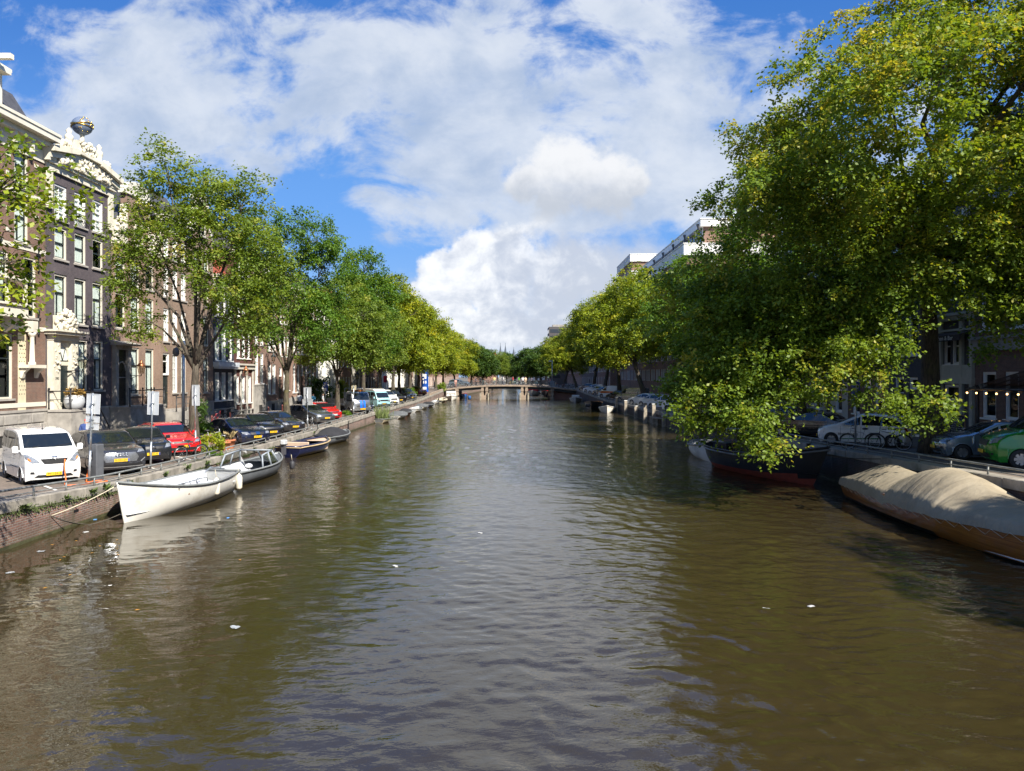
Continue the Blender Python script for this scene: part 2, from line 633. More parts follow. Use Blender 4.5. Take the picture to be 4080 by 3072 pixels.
# ------------------------------------------------------------------ streets and land
YS = [-60, -20, 5, 12, 18, 20, 22, 24, 26, 28, 30, 34, 38, 42, 46, 50, 56, 62, 68, 75, 85, 95, 105, 115, 125, 135, 142, 150, 160, 172, 185, 200, 230, 260, 300, 345]
CLINK = brick('street_clinkers', (.20, .155, .125), (.155, .125, .105), (.13, .115, .09), .2, .1, .9, horiz=True, stain=((.10, .085, .07), .6))
PAVE = brick('pavement_slabs', (.27, .255, .24), (.23, .22, .205), (.12, .11, .10), .3, .3, .9, horiz=True, stain=((.15, .14, .13), .5))
LAND = mat('town_ground', (.12, .11, .09), .9, space='World', scale=.05)
COPE = mat('stone_coping', (.27, .245, .205), .85, var=.3, scale=1.6, bump=.5, bscale=10, dirt=((.085, .085, .045), .9), space='World')
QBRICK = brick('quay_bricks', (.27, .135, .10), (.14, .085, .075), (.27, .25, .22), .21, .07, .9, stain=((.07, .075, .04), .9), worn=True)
RBRICK = brick('shaded_quay_bricks', (.11, .075, .06), (.07, .055, .05), (.12, .11, .10), .21, .07, .9, stain=((.03, .035, .02), .8), worn=True)  # darker copy of the quay bricks; the right wall's shade is in the colour
MOSS = mat('moss', (.05, .065, .018), .95, var=.4, scale=9, bump=.8, bscale=30, space='World')


def strip(name, xa, xb, zf, m, dz=0.0, ys=YS):
    b = MB()
    n = len(ys)
    vs = []
    for y in ys: vs += [(xa(y), y, zf(y) + dz), (xb(y), y, zf(y) + dz)]
    b.add(vs, [(2 * i, 2 * i + 1, 2 * i + 3, 2 * i + 2) for i in range(n - 1)])
    return b.build(name, m)

HX = 24.0      # left house fronts
GX = 25.0      # right house fronts
tag(strip('left_street', lambda y: -HX + 2.2, lambda y: xl(y) - .42, zl, CLINK), 'brick paved parking street on the left quay', kind='structure')
tag(strip('left_pavement', lambda y: -HX - .3, lambda y: -HX + 2.2, zl, PAVE, .11), 'slab pavement in front of the left house fronts', kind='structure')
tag(strip('left_pavement_kerb', lambda y: -HX + 2.2, lambda y: -HX + 2.34, zl, STONE, .108), 'stone kerb of the left pavement', kind='structure')
tag(strip('right_street', lambda y: xr(y) + .42, lambda y: GX - 2.3, zr, CLINK), 'brick paved street on the right quay', kind='structure')
tag(strip('right_pavement', lambda y: GX - 2.3, lambda y: GX + .3, zr, PAVE, .11), 'slab pavement in front of the right house fronts', kind='structure')
lb = MB()
lb.quad((-900, -200, .85), (-23.9, -200, .85), (-23.9, 3000, .85), (-900, 3000, .85))
lb.quad((24.9, -200, .85), (900, -200, .85), (900, 3000, .85), (24.9, 3000, .85))
lb.quad((-23.9, 345, .85), (24.9, 345, .85), (24.9, 3000, .85), (-23.9, 3000, .85))
tag(lb.build('town_ground', LAND), 'town ground spreading behind the canal houses', kind='structure')
# parking bay lines
pm = mat('road_marking_white', (.62, .60, .54), .8, var=.2, scale=6)
for k, y in enumerate([23.0, 29.6, 33.0, 37.6, 44.0, 48.6, 53.5, 57.6]):
    b = MB()
    z = lambda yy: zl(yy) + .004
    x0 = -14.1
    b.quad((x0, y, z(y)), (x0, y + .14, z(y)), (x0 - 3.3, y + 3.64, z(y + 3.6)), (x0 - 3.3, y + 3.5, z(y + 3.5)))
    tag(b.build('parking_line', pm), 'white painted parking bay line on the left quay', kind='structure')

# ------------------------------------------------------------------ quay walls
def quay(side, name, label):
    xf, zf = (xl, zl) if side < 0 else (xr, zr)
    ys = [y for y in YS if y <= 345]
    b = MB()
    for i in range(len(ys) - 1):
        y0, y1 = ys[i], ys[i + 1]
        a0, a1, t0, t1 = xf(y0), xf(y1), zf(y0) - .26, zf(y1) - .26
        q = [(a0, y0, -1.2), (a1, y1, -1.2), (a1, y1, t1), (a0, y0, t0)]
        b.quad(*(q if side < 0 else q[::-1]))
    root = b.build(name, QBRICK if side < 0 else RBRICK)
    tag(root, label, 'quay wall')
    c = MB()
    rnd = random.Random(4)
    y = -18.0
    while y < 300:
        L = rnd.uniform(1.3, 2.1) if y < 90 else 6.0
        y1 = y + L - .012
        for (ya, yb) in ((y, y1),):
            o = -side * .05 + rnd.uniform(-.012, .012)
            xa0, xa1, xb0, xb1 = xf(ya) + o, xf(yb) + o, xf(ya) + side * .55, xf(yb) + side * .55
            zt0, zt1 = zf(ya) + .035, zf(yb) + .035 + rnd.uniform(-.01, .01)
            vs = [(xa0, ya, zt0 - .3), (xb0, ya, zt0 - .3), (xb1, yb, zt1 - .3), (xa1, yb, zt1 - .3),
                  (xa0, ya, zt0), (xb0, ya, zt0), (xb1, yb, zt1), (xa1, yb, zt1)]
            c.add(vs, [(0, 3, 2, 1), (4, 5, 6, 7), (0, 1, 5, 4), (1, 2, 6, 5), (2, 3, 7, 6), (3, 0, 4, 7)])
        y += L
    bevel(c.build('coping', COPE, root), .02, 2)
    # slimy foot of the wall at the waterline
    f = MB()
    for i in range(len(ys) - 1):
        y0, y1 = ys[i], ys[i + 1]
        q = [(xf(y0) - side * .03, y0, -.3), (xf(y1) - side * .03, y1, -.3), (xf(y1) - side * .008, y1, .09), (xf(y0) - side * .008, y0, .09)]
        f.quad(*(q if side < 0 else q[::-1]))
    f.build('waterline_moss', mat('slime', (.05, .05, .022), .6, var=.4, scale=4, space='World'), root)
    return root

QL = quay(-1, 'quay_wall', 'sunlit red brick quay wall with mossy coping along the left bank')
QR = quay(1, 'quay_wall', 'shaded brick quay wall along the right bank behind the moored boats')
# wall drain slots and iron rings on the near left wall
d = MB()
d.box(-13.605, 23.05, .42, -13.592, 23.3, .50)
d.box(-13.605, 61.6, .05, -13.55, 61.95, .95)
d.build('drain_slot', BLACK, QL)
# moss and fern hanging under the coping
rng_m = np.random.default_rng(5)
mb_ = MB()
for k in range(2600):
    y = rng_m.choice([20.3, 21.4, 22.7, 24.3, 25.6, 27.5, 30.2, 32.4, 35.0, 38.0, 42.0, 47.0, 53.0]) + rng_m.normal(0, .55)
    z = zl(y) - .16 - abs(rng_m.normal(0, .10))
    a = rng_m.uniform(0, 6.28); l = rng_m.uniform(.02, .06)
    p = Vector((-13.6 + rng_m.uniform(.0, .03), y, z))
    q = p + Vector((rng_m.uniform(.01, .05), math.cos(a) * l, -abs(math.sin(a)) * l * 1.3))
    s_ = Vector((0, .012, .012))
    mb_.add([p - s_, p + s_, q + s_, q - s_], [(0, 1, 2, 3)])
tag(mb_.build('wall_moss', MOSS), 'dark moss and fern patches hanging under the left coping', kind='stuff')
# tufts of weeds on the wall
def tuft(seed, n=70, s=.35, lc=.05):
    rng = np.random.default_rng(seed)
    b = MB()
    for i in range(n):
        a = rng.uniform(0, 6.28); l = rng.uniform(.3, 1) * s
        d = Vector((math.cos(a) * .7, math.sin(a) * .7, rng.uniform(.1, 1.1))).normalized()
        p = Vector((rng.normal(0, .12 * s), rng.normal(0, .3 * s), 0))
        q = p + d * l
        q.z -= .4 * l * abs(d.x)
        sd = d.cross(Vector((0, 0, 1))).normalized() * lc * .5
        mdl = p.lerp(q, .6)
        b.add([p, mdl + sd, q, mdl - sd], [(0, 1, 2, 3)])
    return b
WEED = mat('weed_green', (.075, .115, .022), .7, var=.45, scale=7)
for k, (y, s, dz) in enumerate([(20.6, .28, -.22), (22.6, .22, -.18), (24.0, .3, -.15), (24.8, .35, -.1), (26.2, .28, -.12), (29.0, .3, -.15), (31.0, .35, -.1), (33.0, .3, -.16), (39.0, .3, -.12), (44.0, .3, -.12), (51, .25, -.1)]):
    o = tuft(k, 90, s).build('weed_tuft', WEED, None, (-13.56, y, zl(y) + dz))
    tag(o, 'green weed tuft growing from the left quay wall', 'weed', 'weeds growing from the left quay wall')
# ------------------------------------------------------------------ houses
ZB = 0.9
WIN = {}
def window_meshes(w, h, style, deep=.20):
    key = (round(w, 2), round(h, 2), style)
    if key in WIN: return WIN[key]
    fr = MB()
    t = .10 if w > .7 else .075
    white = WHITE if style in ('cross', 'white') else CREAM
    for (a, b, c, d) in ((0, 0, t, h), (w - t, 0, w, h), (t, 0, w - t, t * .8), (t, h - t, w - t, h)):
        fr.box(a, .05, b, c, deep, d)
    fr.cur = 1
    iw, ih = w - 2 * t, h - 1.8 * t
    x0, z0 = t, t * .8
    s = .05
    bars = [(x0, z0, x0 + s, z0 + ih), (x0 + iw - s, z0, x0 + iw, z0 + ih), (x0 + s, z0, x0 + iw - s, z0 + s), (x0 + s, z0 + ih - s, x0 + iw - s, z0 + ih)]
    zm = z0 + ih * (.62 if style != 'half' else .5)
    if h > 1.2: bars.append((x0 + s, zm, x0 + iw - s, zm + .07))
    top = zm if h > 1.2 else z0 + ih - s
    if style == 'sash': bars.append((x0 + iw * .30, z0 + s, x0 + iw * .30 + .06, top))
    if style == 'cross':
        bars.append((x0 + iw / 2 - .02, z0 + s, x0 + iw / 2 + .02, z0 + ih - s))
        n = 5 if h > 1.8 else 3
        for k in range(1, n):
            zz = z0 + ih * k / n
            if abs(zz - zm) > .12: bars.append((x0 + s, zz - .015, x0 + iw - s, zz + .015))
    for (a, b, c, d) in bars: fr.box(a, .11, b, c, .165, d)
    pa = MB()
    pa.quad((x0 + .01, .15, z0), (x0 + iw - .01, .15, z0), (x0 + iw - .01, .15, z0 + ih), (x0 + .01, .15, z0 + ih))
    cu = MB()
    cu.smooth = True
    rnd = random.Random(int(w * 100 + h * 1000))
    n = 26
    lo = z0 if style != 'short' else z0 + ih * .4
    vs = []
    for i in range(n + 1):
        xx = x0 + iw * i / n
        yy = .185 + .018 * math.sin(i * 1.9 + rnd.random() * .8) + .006 * rnd.random()
        vs += [(xx, yy, lo), (xx, yy, z0 + ih)]
    cu.add(vs, [(2 * i, 2 * i + 2, 2 * i + 3, 2 * i + 1) for i in range(n)])
    si = MB()
    si.box(-.09, -.09, -.10, w + .09, .06, -.002)
    sash = WHITE if style in ('cross', 'white') else DARKP
    WIN[key] = (fr.mesh('window', [white, sash]), pa.mesh('pane', GLASS), cu.mesh('curtain', CURT), si.mesh('sill', STONE if style != 'white' else WHITE))
    return WIN[key]


def put_window(root, x0, x1, z0, z1, style, curtain=True, sill=True, y=0.0):
    fm, pm_, cm, sm_ = window_meshes(x1 - x0, z1 - z0, style)
    f = link('window', fm, root, (x0, y, z0))
    link('pane', pm_, f)
    if curtain: link('curtain', cm, f)
    if sill: link('sill', sm_, f)
    return f


def facade(W, ztop, holes, mats, deep=9.0, zbot=-1.2, outline=None, reveal=.22):
    """front wall with real openings, plus side and back walls. outline: gable polygon above ztop, in x,z"""
    b = MB()
    xs = sorted({0.0, W} | {h[0] for h in holes} | {h[1] for h in holes})
    zs = sorted({zbot, ztop} | {h[2] for h in holes} | {h[3] for h in holes})
    for i in range(len(xs) - 1):
        for j in range(len(zs) - 1):
            cx, cz = (xs[i] + xs[i + 1]) / 2, (zs[j] + zs[j + 1]) / 2
            if any(h[0] < cx < h[1] and h[2] < cz < h[3] for h in holes): continue
            b.quad((xs[i], 0, zs[j]), (xs[i + 1], 0, zs[j]), (xs[i + 1], 0, zs[j + 1]), (xs[i], 0, zs[j + 1]))
    for (a, c, d, e) in [h[:4] for h in holes]:
        r = reveal
        b.quad((a, 0, d), (a, 0, e), (a, r, e), (a, r, d))
        b.quad((c, 0, d), (c, r, d), (c, r, e), (c, 0, e))
        b.quad((a, 0, e), (c, 0, e), (c, r, e), (a, r, e))
        b.quad((a, 0, d), (a, r, d), (c, r, d), (c, 0, d))
    b.quad((0, 0, zbot), (0, 0, ztop), (0, deep, ztop), (0, deep, zbot))
    b.quad((W, 0, zbot), (W, deep, zbot), (W, deep, ztop), (W, 0, ztop))
    b.quad((0, deep, zbot), (0, deep, ztop), (W, deep, ztop), (W, deep, zbot))
    if outline:
        b.prism(outline, 'y', 0.0, .35)
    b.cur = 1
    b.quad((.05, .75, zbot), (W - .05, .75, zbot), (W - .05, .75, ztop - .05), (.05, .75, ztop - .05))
    return b


def saddle(W, z, h, m, y0=.35, deep=9.0, inset=.05):
    b = MB()
    a, c, t = (inset, z), (W - inset, z), (W / 2, z + h)
    b.prism([a, c, t], 'y', y0, deep)
    return b


def mansard(W, z, h, m, lean=1.6, deep=9.0):
    b = MB()
    x0, x1 = .06, W - .06
    v = [(x0, .25, z), (x1, .25, z), (x1, deep, z), (x0, deep, z), (x0 + .1, lean, z + h), (x1 - .1, lean, z + h), (x1 - .1, deep - 1, z + h), (x0 + .1, deep - 1, z + h)]
    b.add(v, [(0, 1, 5, 4), (1, 2, 6, 5), (2, 3, 7, 6), (3, 0, 4, 7), (4, 5, 6, 7)])
    return b


def cornice(W, z, h, out=.45, over=.1, brackets=0, m=None):
    b = MB()
    x0, x1 = -over, W + over
    b.box(0.003, -.06, z, W - .003, .3, z + h * .55)
    b.box(x0 + .06, -out * .55, z + h * .55, x1 - .06, .3, z + h * .72)
    b.box(x0, -out, z + h * .72, x1, .3, z + h * .9)
    b.box(x0 - .03, -out - .05, z + h * .9, x1 + .03, .32, z + h)
    for k in range(brackets):
        xx = .15 + (W - .45) * k / max(1, brackets - 1)
        b.box(xx, -out * .5, z + h * .12, xx + .15, -.055, z + h * .545)
    return b


def scroll_outline(W, z, kind, nw=.5, nh=3.0):
    """gable polygons: returns (brick outline, list of white trim outlines)"""
    c = W / 2
    if kind == 'step':
        n = 5
        pts = [(0, z)]
        for k in range(n):
            x = c * k / n * .92
            pts += [(x, z + nh * k / n + .01), (x, z + nh * (k + 1) / n)]
        pts = pts[1:]
        pts2 = pts + [(W - x, zz) for (x, zz) in reversed(pts)]
        trims = []
        for k in range(n):
            x = c * k / n * .92
            xn = c * (k + 1) / n * .92
            zz = z + nh * (k + 1) / n
            trims += [[(x - .06, zz), (xn + .0, zz), (xn, zz + .1), (x - .06, zz + .1)], [(W - xn, zz), (W - x + .06, zz), (W - x + .06, zz + .1), (W - xn, zz + .1)]]
        return pts2, trims
    hw = W * nw / 2
    if kind == 'neck':
        br = [(c - hw, z - .02), (c + hw, z - .02), (c + hw, z + nh), (c - hw, z + nh)]
        tr = []
        for s in (-1, 1):
            a = []
            for k in range(13):
                t = k / 12
                ang = t * math.pi / 2
                a.append((c + s * (hw + (c - hw - .1) * (1 - math.sin(ang))), z + nh * .8 * (1 - math.cos(ang)) + .05))
            a = [(c + s * hw * 1.0, z), (c + s * (c - .05), z)] + a
            tr.append(a if s > 0 else a[::-1])
        cap = [(c - hw - .25, z + nh), (c + hw + .25, z + nh), (c + hw + .25, z + nh + .22)]
        for k in range(13):
            t = math.pi * k / 12
            cap.append((c + (hw + .1) * math.cos(t), z + nh + .22 + .75 * math.sin(t)))
        cap.append((c - hw - .25, z + nh + .22))
        tr.append(cap)
        return br, tr
    if kind == 'bell':
        pts = []
        for k in range(15):
            t = k / 14
            x = (c - hw) * (.5 - .5 * math.cos(math.pi * min(1, t * 1.15)))
            pts.append((x, z + nh * (t ** 1.5)))
        br = pts + [(W - x, zz) for (x, zz) in reversed(pts)]
        br = [(0, z - .02), (0, z + .02)] + br[1:-1] + [(W, z + .02), (W, z - .02)]
        tr = []
        for s in (0, 1):
            outer = [(x - .02, zz + .08) for (x, zz) in pts]
            inner = [(x + .26, zz - .10) for (x, zz) in pts]
            poly = outer + inner[::-1]
            if s: poly = [(W - x, zz) for (x, zz) in poly]
            tr.append(poly)
        cap = [(c - hw - .15, z + nh), (c + hw + .15, z + nh), (c + hw + .15, z + nh + .16)]
        for k in range(13):
            t = math.pi * k / 12
            cap.append((c + hw * math.cos(t), z + nh + .16 + .5 * math.sin(t)))
        cap.append((c - hw - .15, z + nh + .16))
        tr.append(cap)
        return br, tr
    return None, []


def carve(seed, spots, y=-.15, dense=26):
    """a carved relief: many small rounded volumes packed inside boxes (x0,x1,z0,z1)"""
    rnd = random.Random(seed)
    b = MB()
    for (x0, x1, z0, z1) in spots:
        cx, hw = (x0 + x1) / 2, (x1 - x0) / 2
        b.box(x0 + hw * .2, y + .02, z0, x1 - hw * .2, y + .30, z0 + (z1 - z0) * .8)
        for k in range(int(dense * 2.4)):
            t = rnd.random()
            xx = cx + hw * rnd.uniform(-1, 1) * (1 - .45 * t)
            r = rnd.uniform(.035, .125)
            b.ball((xx, y + rnd.uniform(-.08, .1), z0 + (z1 - z0) * t * .95), r, 8, rnd.uniform(.7, 1.3), 1, rnd.uniform(.7, 1.6))
    return b


def railing(pts, h=1.02, m=None, knob=True):
    b = MB()
    for p in pts:
        p = Vector(p)
        b.tube([p, p + Vector((0, 0, h * .12)), p + Vector((0, 0, h))], [.055, .04, .035], 8)
        if knob: b.ball(tuple(p + Vector((0, 0, h + .05))), .06, 8)
    for i in range(len(pts) - 1):
        a, c = Vector(pts[i]), Vector(pts[i + 1])
        for k, f in enumerate((.93, .5)):
            b.tube([a + Vector((0, 0, h * f)), c + Vector((0, 0, h * f))], .032 if k == 0 else .018, 6)
    return b


def stairs(x0, x1, y0, y1, z0, z1, n, along='x'):
    """solid steps going down from x0 to x1 (along) between y0..y1"""
    b = MB()
    for k in range(n):
        a = lerp(x0, x1, k / n)
        c = lerp(x0, x1, (k + 1) / n)
        zz = lerp(z1, z0, (k + 1) / n)
        b.box(min(a, c), y0, z0 - .5, max(a, c), y1, zz)
    return b


def door_mesh(w, h, arch=False):
    b = MB()
    b.box(0, .10, 0, w, .16, h)
    for (zz, hh) in ((.12, h * .32), (h * .42, h * .22), (h * .68, h * .24)):
        for k in range(2):
            xa = w * (.1 + .43 * k)
            b.box(xa, .075, zz, xa + w * .36, .10, zz + hh)
    return b


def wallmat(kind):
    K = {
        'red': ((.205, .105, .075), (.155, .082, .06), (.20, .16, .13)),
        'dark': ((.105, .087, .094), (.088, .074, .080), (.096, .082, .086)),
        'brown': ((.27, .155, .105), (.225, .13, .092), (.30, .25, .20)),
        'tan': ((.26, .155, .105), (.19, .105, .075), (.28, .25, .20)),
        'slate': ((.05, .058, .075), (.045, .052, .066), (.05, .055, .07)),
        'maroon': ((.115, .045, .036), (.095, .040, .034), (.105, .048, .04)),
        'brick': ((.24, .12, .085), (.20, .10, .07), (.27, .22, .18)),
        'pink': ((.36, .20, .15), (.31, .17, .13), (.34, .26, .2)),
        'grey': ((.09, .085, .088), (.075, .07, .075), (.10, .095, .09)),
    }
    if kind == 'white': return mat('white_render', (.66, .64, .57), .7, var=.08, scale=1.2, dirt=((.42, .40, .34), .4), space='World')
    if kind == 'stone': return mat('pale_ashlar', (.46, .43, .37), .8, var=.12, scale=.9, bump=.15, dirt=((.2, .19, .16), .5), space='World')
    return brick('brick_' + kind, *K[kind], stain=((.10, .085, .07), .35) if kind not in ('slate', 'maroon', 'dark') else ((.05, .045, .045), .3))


def house(side, ya, yb, wall, label, rows, ztop, bays=3, style='sash', gable='cornice', gh=1.1, nw=.5, roof='slate', plinth=1.6,
          door=0, curtain=True, winw=1.1, out=.45, brackets=0, margin=.5, deep=9.0, cat='house', doorw=1.0, curt=True, group=None, xbase=None, custom=None, zb=ZB, hoist=False):
    """side -1: left bank (faces +X), +1: right bank (faces -X). rows: (z0,z1) per storey, world heights"""
    W = abs(yb - ya)
    X = (-HX if side < 0 else GX) if xbase is None else xbase
    name = 'canal_house' if cat == 'house' else cat.replace(' ', '_')
    root = empty(name, (X, min(ya, yb) if side < 0 else max(ya, yb), zb), R(90) if side < 0 else R(-90), label, cat, group)
    holes, wins = [], []
    for r, row in enumerate(rows):
        z0, z1 = row[0] - zb, row[1] - zb
        spans = row[2] if len(row) > 2 else [(margin + (W - 2 * margin) * (k + .5) / bays - winw / 2, margin + (W - 2 * margin) * (k + .5) / bays + winw / 2) for k in range(bays)]
        st = row[3] if len(row) > 3 else style
        for k, (a, c) in enumerate(spans):
            if r == 0 and door is not None and k == door and len(row) < 3:
                a2, c2 = (a + c) / 2 - doorw / 2, (a + c) / 2 + doorw / 2
                dz0 = plinth + .05
                holes.append((a2, c2, dz0, z1))
                dd = door_mesh(doorw, min(2.3, z1 - dz0 - .2)).build('door', DARKP, root, (a2, .04, dz0))
                hb = MB(); hb.ball((doorw * .84, .06, 1.05), .035, 8); hb.build('handle', mat('brass', (.5, .36, .12), .3, 1.0), dd)
                if z1 - dz0 > 2.55:
                    put_window(root, a2, c2, dz0 + 2.3, z1, 'white', False, False)
                continue
            holes.append((a, c, z0, z1))
            wins.append((a, c, z0, z1, st))
    zt = ztop - zb
    br, trims = scroll_outline(W, zt, gable, nw, gh) if gable in ('neck', 'bell', 'step') else (None, [])
    wm_ = wallmat(wall)
    facade(W, zt, holes, None, deep, outline=br).build('wall', [wm_, ROOM], root)
    for wv in wins: put_window(root, *wv, curtain=curt and ((hash((round(wv[0], 1), round(wv[2], 1), ya)) % 5) != 0))
    if plinth:
        pb = MB()
        xs = [0.004, W - .004]
        dh = [h for h in holes if h[2] < plinth + .1 and h[3] > plinth]
        pb.box(0.004, -.07, -1.0, W - .004, -.005, plinth)
        pb.box(-.0, -.11, plinth, W, -.005, plinth + .12) if not dh else None
        # cellar lights
        pb.build('plinth', STONE, root)
        for k in range(max(1, bays - 1)):
            xx = W * (k + 1.1) / bays
            cb = MB()
            cb.box(xx - .45, -.078, .35, xx + .45, -.07, 1.05)
            cb.build('cellar_window', ROOM, root)
    if gable == 'cornice':
        cornice(W, zt - gh * .4, gh, out, .06, brackets).build('cornice', CREAM, root)
        if roof: mansard(W, zt + gh * .5, 2.2, None).build('roof', {'slate': SLATE, 'tile': TILE, 'red': REDTILE}[roof], root)
    else:
        tb = MB()
        for k, tpoly in enumerate(trims): tb.prism(tpoly, 'y', -.10 - .004 * k, .02 + .36)
        tb.build('gable_trim', CREAM if gable != 'step' else STONE, root)
        if gable in ('neck', 'bell'):
            put_window(root, W / 2 - .45, W / 2 + .45, zt + .3, zt + min(1.7, gh * .6), style, False, True, y=-.19)
        saddle(W, zt - .1, min(W * .62, gh * .98), None).build('roof', {'slate': SLATE, 'tile': TILE, 'red': REDTILE, None: SLATE}[roof], root)
    if hoist:
        hb = MB()
        hb.box(W / 2 - .1, -1.0, zt + gh * .86, W / 2 + .1, .3, zt + gh * .86 + .22)
        hb.build('hoist_beam', WHITE, root)
    return root, W


# ---- the big red brick house at the left edge
h1, W1 = house(-1, 27.5, 38.2, 'red', 'tall red brick house at the left edge with white cornice and tiled mansard roof',
    [(3.6, 6.7, [(.8, 2.6), (4.2, 5.4), (6.9, 8.2)]), (7.6, 10.6, [(1.2, 2.4), (4.3, 5.3), (5.5, 6.6), (6.8, 7.9), (9.0, 9.95)]),
     (11.2, 13.3, [(.8, 1.9), (3.4, 4.4), (6.2, 7.3), (8.3, 9.35)]), (13.9, 15.7, [(.8, 1.9), (3.4, 4.4), (6.2, 7.3), (8.3, 9.35)])],
    16.2, gable='cornice', gh=1.5, out=.75, roof='slate', plinth=2.0, door=None, brackets=9)
b = MB()   # pale stone bands and lintel blocks
for zz in (3.15, 6.95, 10.9, 13.55): b.box(.002, -.03, zz - ZB, W1 - .002, -.003, zz - ZB + .22)
for (xa) in (8.0, 10.1):
    for zz in (11.6, 12.6, 14.3, 15.2): b.box(xa - .3, -.035, zz - ZB, xa, -.004, zz - ZB + .18)
b.build('stone_band', CREAM, h1)
b = MB()   # rusticated basement blocks and barred cellar windows
for r in range(4):
    xx = .1 + (.35 if r % 2 else 0)
    while xx < W1 - .5:
        L = .95
        if not (3.9 < xx + .4 < 6.9 and r in (1, 2)): b.box(xx, -.13, -.05 + r * .5, min(xx + L, W1 - .05), -.071, .40 + r * .5)
        xx += L + .05
bevel(b.build('rusticated_base', STONE, h1), .03, 2)
b = MB()
for k in range(12): b.tube([(4.4 + k * .2, -.12, .45), (4.4 + k * .2, -.12, 1.4)], .015, 5)
b.tube([(4.3, -.12, .95), (6.7, -.12, .95)], .015, 5)
b.build('cellar_grille', BLACK, h1)
b = MB()   # white bay at first floor with curved underside
b.box(4.1, -.75, 6.55, 8.2, -.02, 7.1); b.box(4.0, -.85, 7.1, 8.3, -.02, 7.2)
for xx in (4.15, 5.45, 6.75, 8.0): b.box(xx, -.75, 7.2, xx + .14, -.62, 8.3)
b.box(4.0, -.85, 8.3, 8.3, -.02, 8.46)
b.prism([(-.75, 6.55), (-.02, 6.55), (-.02, 5.9), (-.12, 5.85), (-.45, 6.15)], 'x', 4.5, 4.75)
b.prism([(-.75, 6.55), (-.02, 6.55), (-.02, 5.9), (-.12, 5.85), (-.45, 6.15)], 'x', 7.4, 7.65)
b.build('balcony', CREAM, h1)
# porch niche: tiled recess, column, stone band
b = MB()
b.box(8.55, -.01, 0, 9.15, -.004, 5.9)
b.cur = 1
for k in range(14):
    for q in range(3): b.cbox(8.66 + q * .18 + (.09 if k % 2 else 0), -.012, 2.9 + k * .2, .05, .01, .05)
b.build('tiled_recess', [mat('cream_tiles', (.62, .55, .38), .35, var=.08, scale=3), BLACK], h1)
b = MB()
b.lathe([(.17, 4.35), (.17, 4.45), (.12, 4.5), (.10, 5.7), (.12, 5.75), (.17, 5.8), (.19, 5.95), (.0, 5.96)], 14, (9.25, -.25, 0))
b.box(8.6, -.5, 4.18, 10.0, -.01, 4.34)
b.box(9.05, -.42, 5.96, 9.45, -.02, 6.5)
b.prism([(-.45, 4.18), (-.02, 4.18), (-.02, 3.7), (-.1, 3.68), (-.2, 3.95)], 'x', 8.7, 8.9)
b.prism([(-.45, 4.18), (-.02, 4.18), (-.02, 3.7), (-.1, 3.68), (-.2, 3.95)], 'x', 9.75, 9.95)
b.build('porch_column', CREAM, h1)
for zz in (6.4, 9.6):
    b = MB()
    b.box(10.05, -.05, zz - .5, 10.13, -.005, zz + .6); b.ball((10.09, -.05, zz + .62), .1, 8, 1, .5, 1.3); b.cbox(10.09, -.04, zz + .3, .35, .05, .07); b.ball((10.09, -.05, zz - .5), .08, 8, 1, .5, 1)
    b.build('wall_anchor', BLACK, h1)
b = MB()   # dormer in the roof
z0 = 16.2 - ZB + .9
b.box(6.0, .1, z0 - .6, 7.6, 2.6, z0 + 1.9); b.box(5.8, -.2, z0 + 1.9, 7.8, 2.8, z0 + 2.1); b.box(5.6, -.1, z0 + 2.1, 8.0, 2.6, z0 + 2.25)
b.box(6.7, -.9, z0 + 2.26, 6.95, 1.5, z0 + 2.5)
b.cur = 1
b.box(6.3, .085, z0 - .2, 7.3, .1, z0 + 1.7)
b.build('dormer', [CREAM, ROOM], h1)

# ---- 390: dark painted brick, carved portal and globe
h2, W2 = house(-1, 38.2, 44.5, 'dark', 'dark purple brick house with carved white gable crowned by a star globe',
    [(3.86, 6.72, [(2.75, 3.8), (4.42, 5.42)]), (7.55, 10.1, [(.75, 1.85), (2.55, 3.65), (4.3, 5.4)]), (10.9, 12.6, [(.75, 1.85), (2.55, 3.65), (4.3, 5.4)], 'half'),
     (13.0, 14.85, [(.75, 1.85), (2.55, 3.65), (4.3, 5.4)], 'cross')], 15.4, gable='none', gh=.8, roof='slate', plinth=1.9, door=None)
SB = SAND
b = MB()
zt = 15.4 - ZB
b.box(-.05, -.12, zt, W2 + .05, .3, zt + .35)
b.box(-.1, -.25, zt + .35, W2 + .1, .3, zt + .5)
for (s, xa, xb) in ((1, -.25, 2.05), (-1, W2 + .25, W2 - 2.05)):   # raking cornice, broken in the middle
    lo, hi = zt + .85, zt + 1.3
    pts = [(xa, lo), (xb, hi), (xb, hi + .3), (xa, lo + .3)]
    b.prism(pts if s > 0 else pts[::-1], 'y', -.62, .3)
    b.prism([(p[0], p[1] - .32) for p in (pts if s > 0 else pts[::-1])], 'y', -.4, .28)
b.box(2.0, -.35, zt + .5, 4.3, .28, zt + 1.4)
b.box(1.9, -.55, zt + 1.4, 4.4, .29, zt + 1.55)
b.box(-.05, -.3, zt + .5, .5, .27, zt + .95); b.box(W2 - .5, -.3, zt + .5, W2 + .05, .27, zt + .95)
b.box(W2 - .42, -.14, zt - 2.0, W2, -.01, zt); b.box(0, -.14, zt - 2.0, .42, -.01, zt)
b.build('pediment', SB, h2)
carve(3, [(.6, 2.0, zt + .5, zt + 1.1), (4.3, 5.7, zt + .5, zt + 1.1), (.6, 1.7, zt + 1.25, zt + 1.75), (4.6, 5.7, zt + 1.25, zt + 1.75), (2.2, 4.1, zt + .55, zt + 1.35), (2.0, 4.3, zt + 1.5, zt + 2.35)], -.35, 30).build('gable_carving', SB, h2)
b = MB()
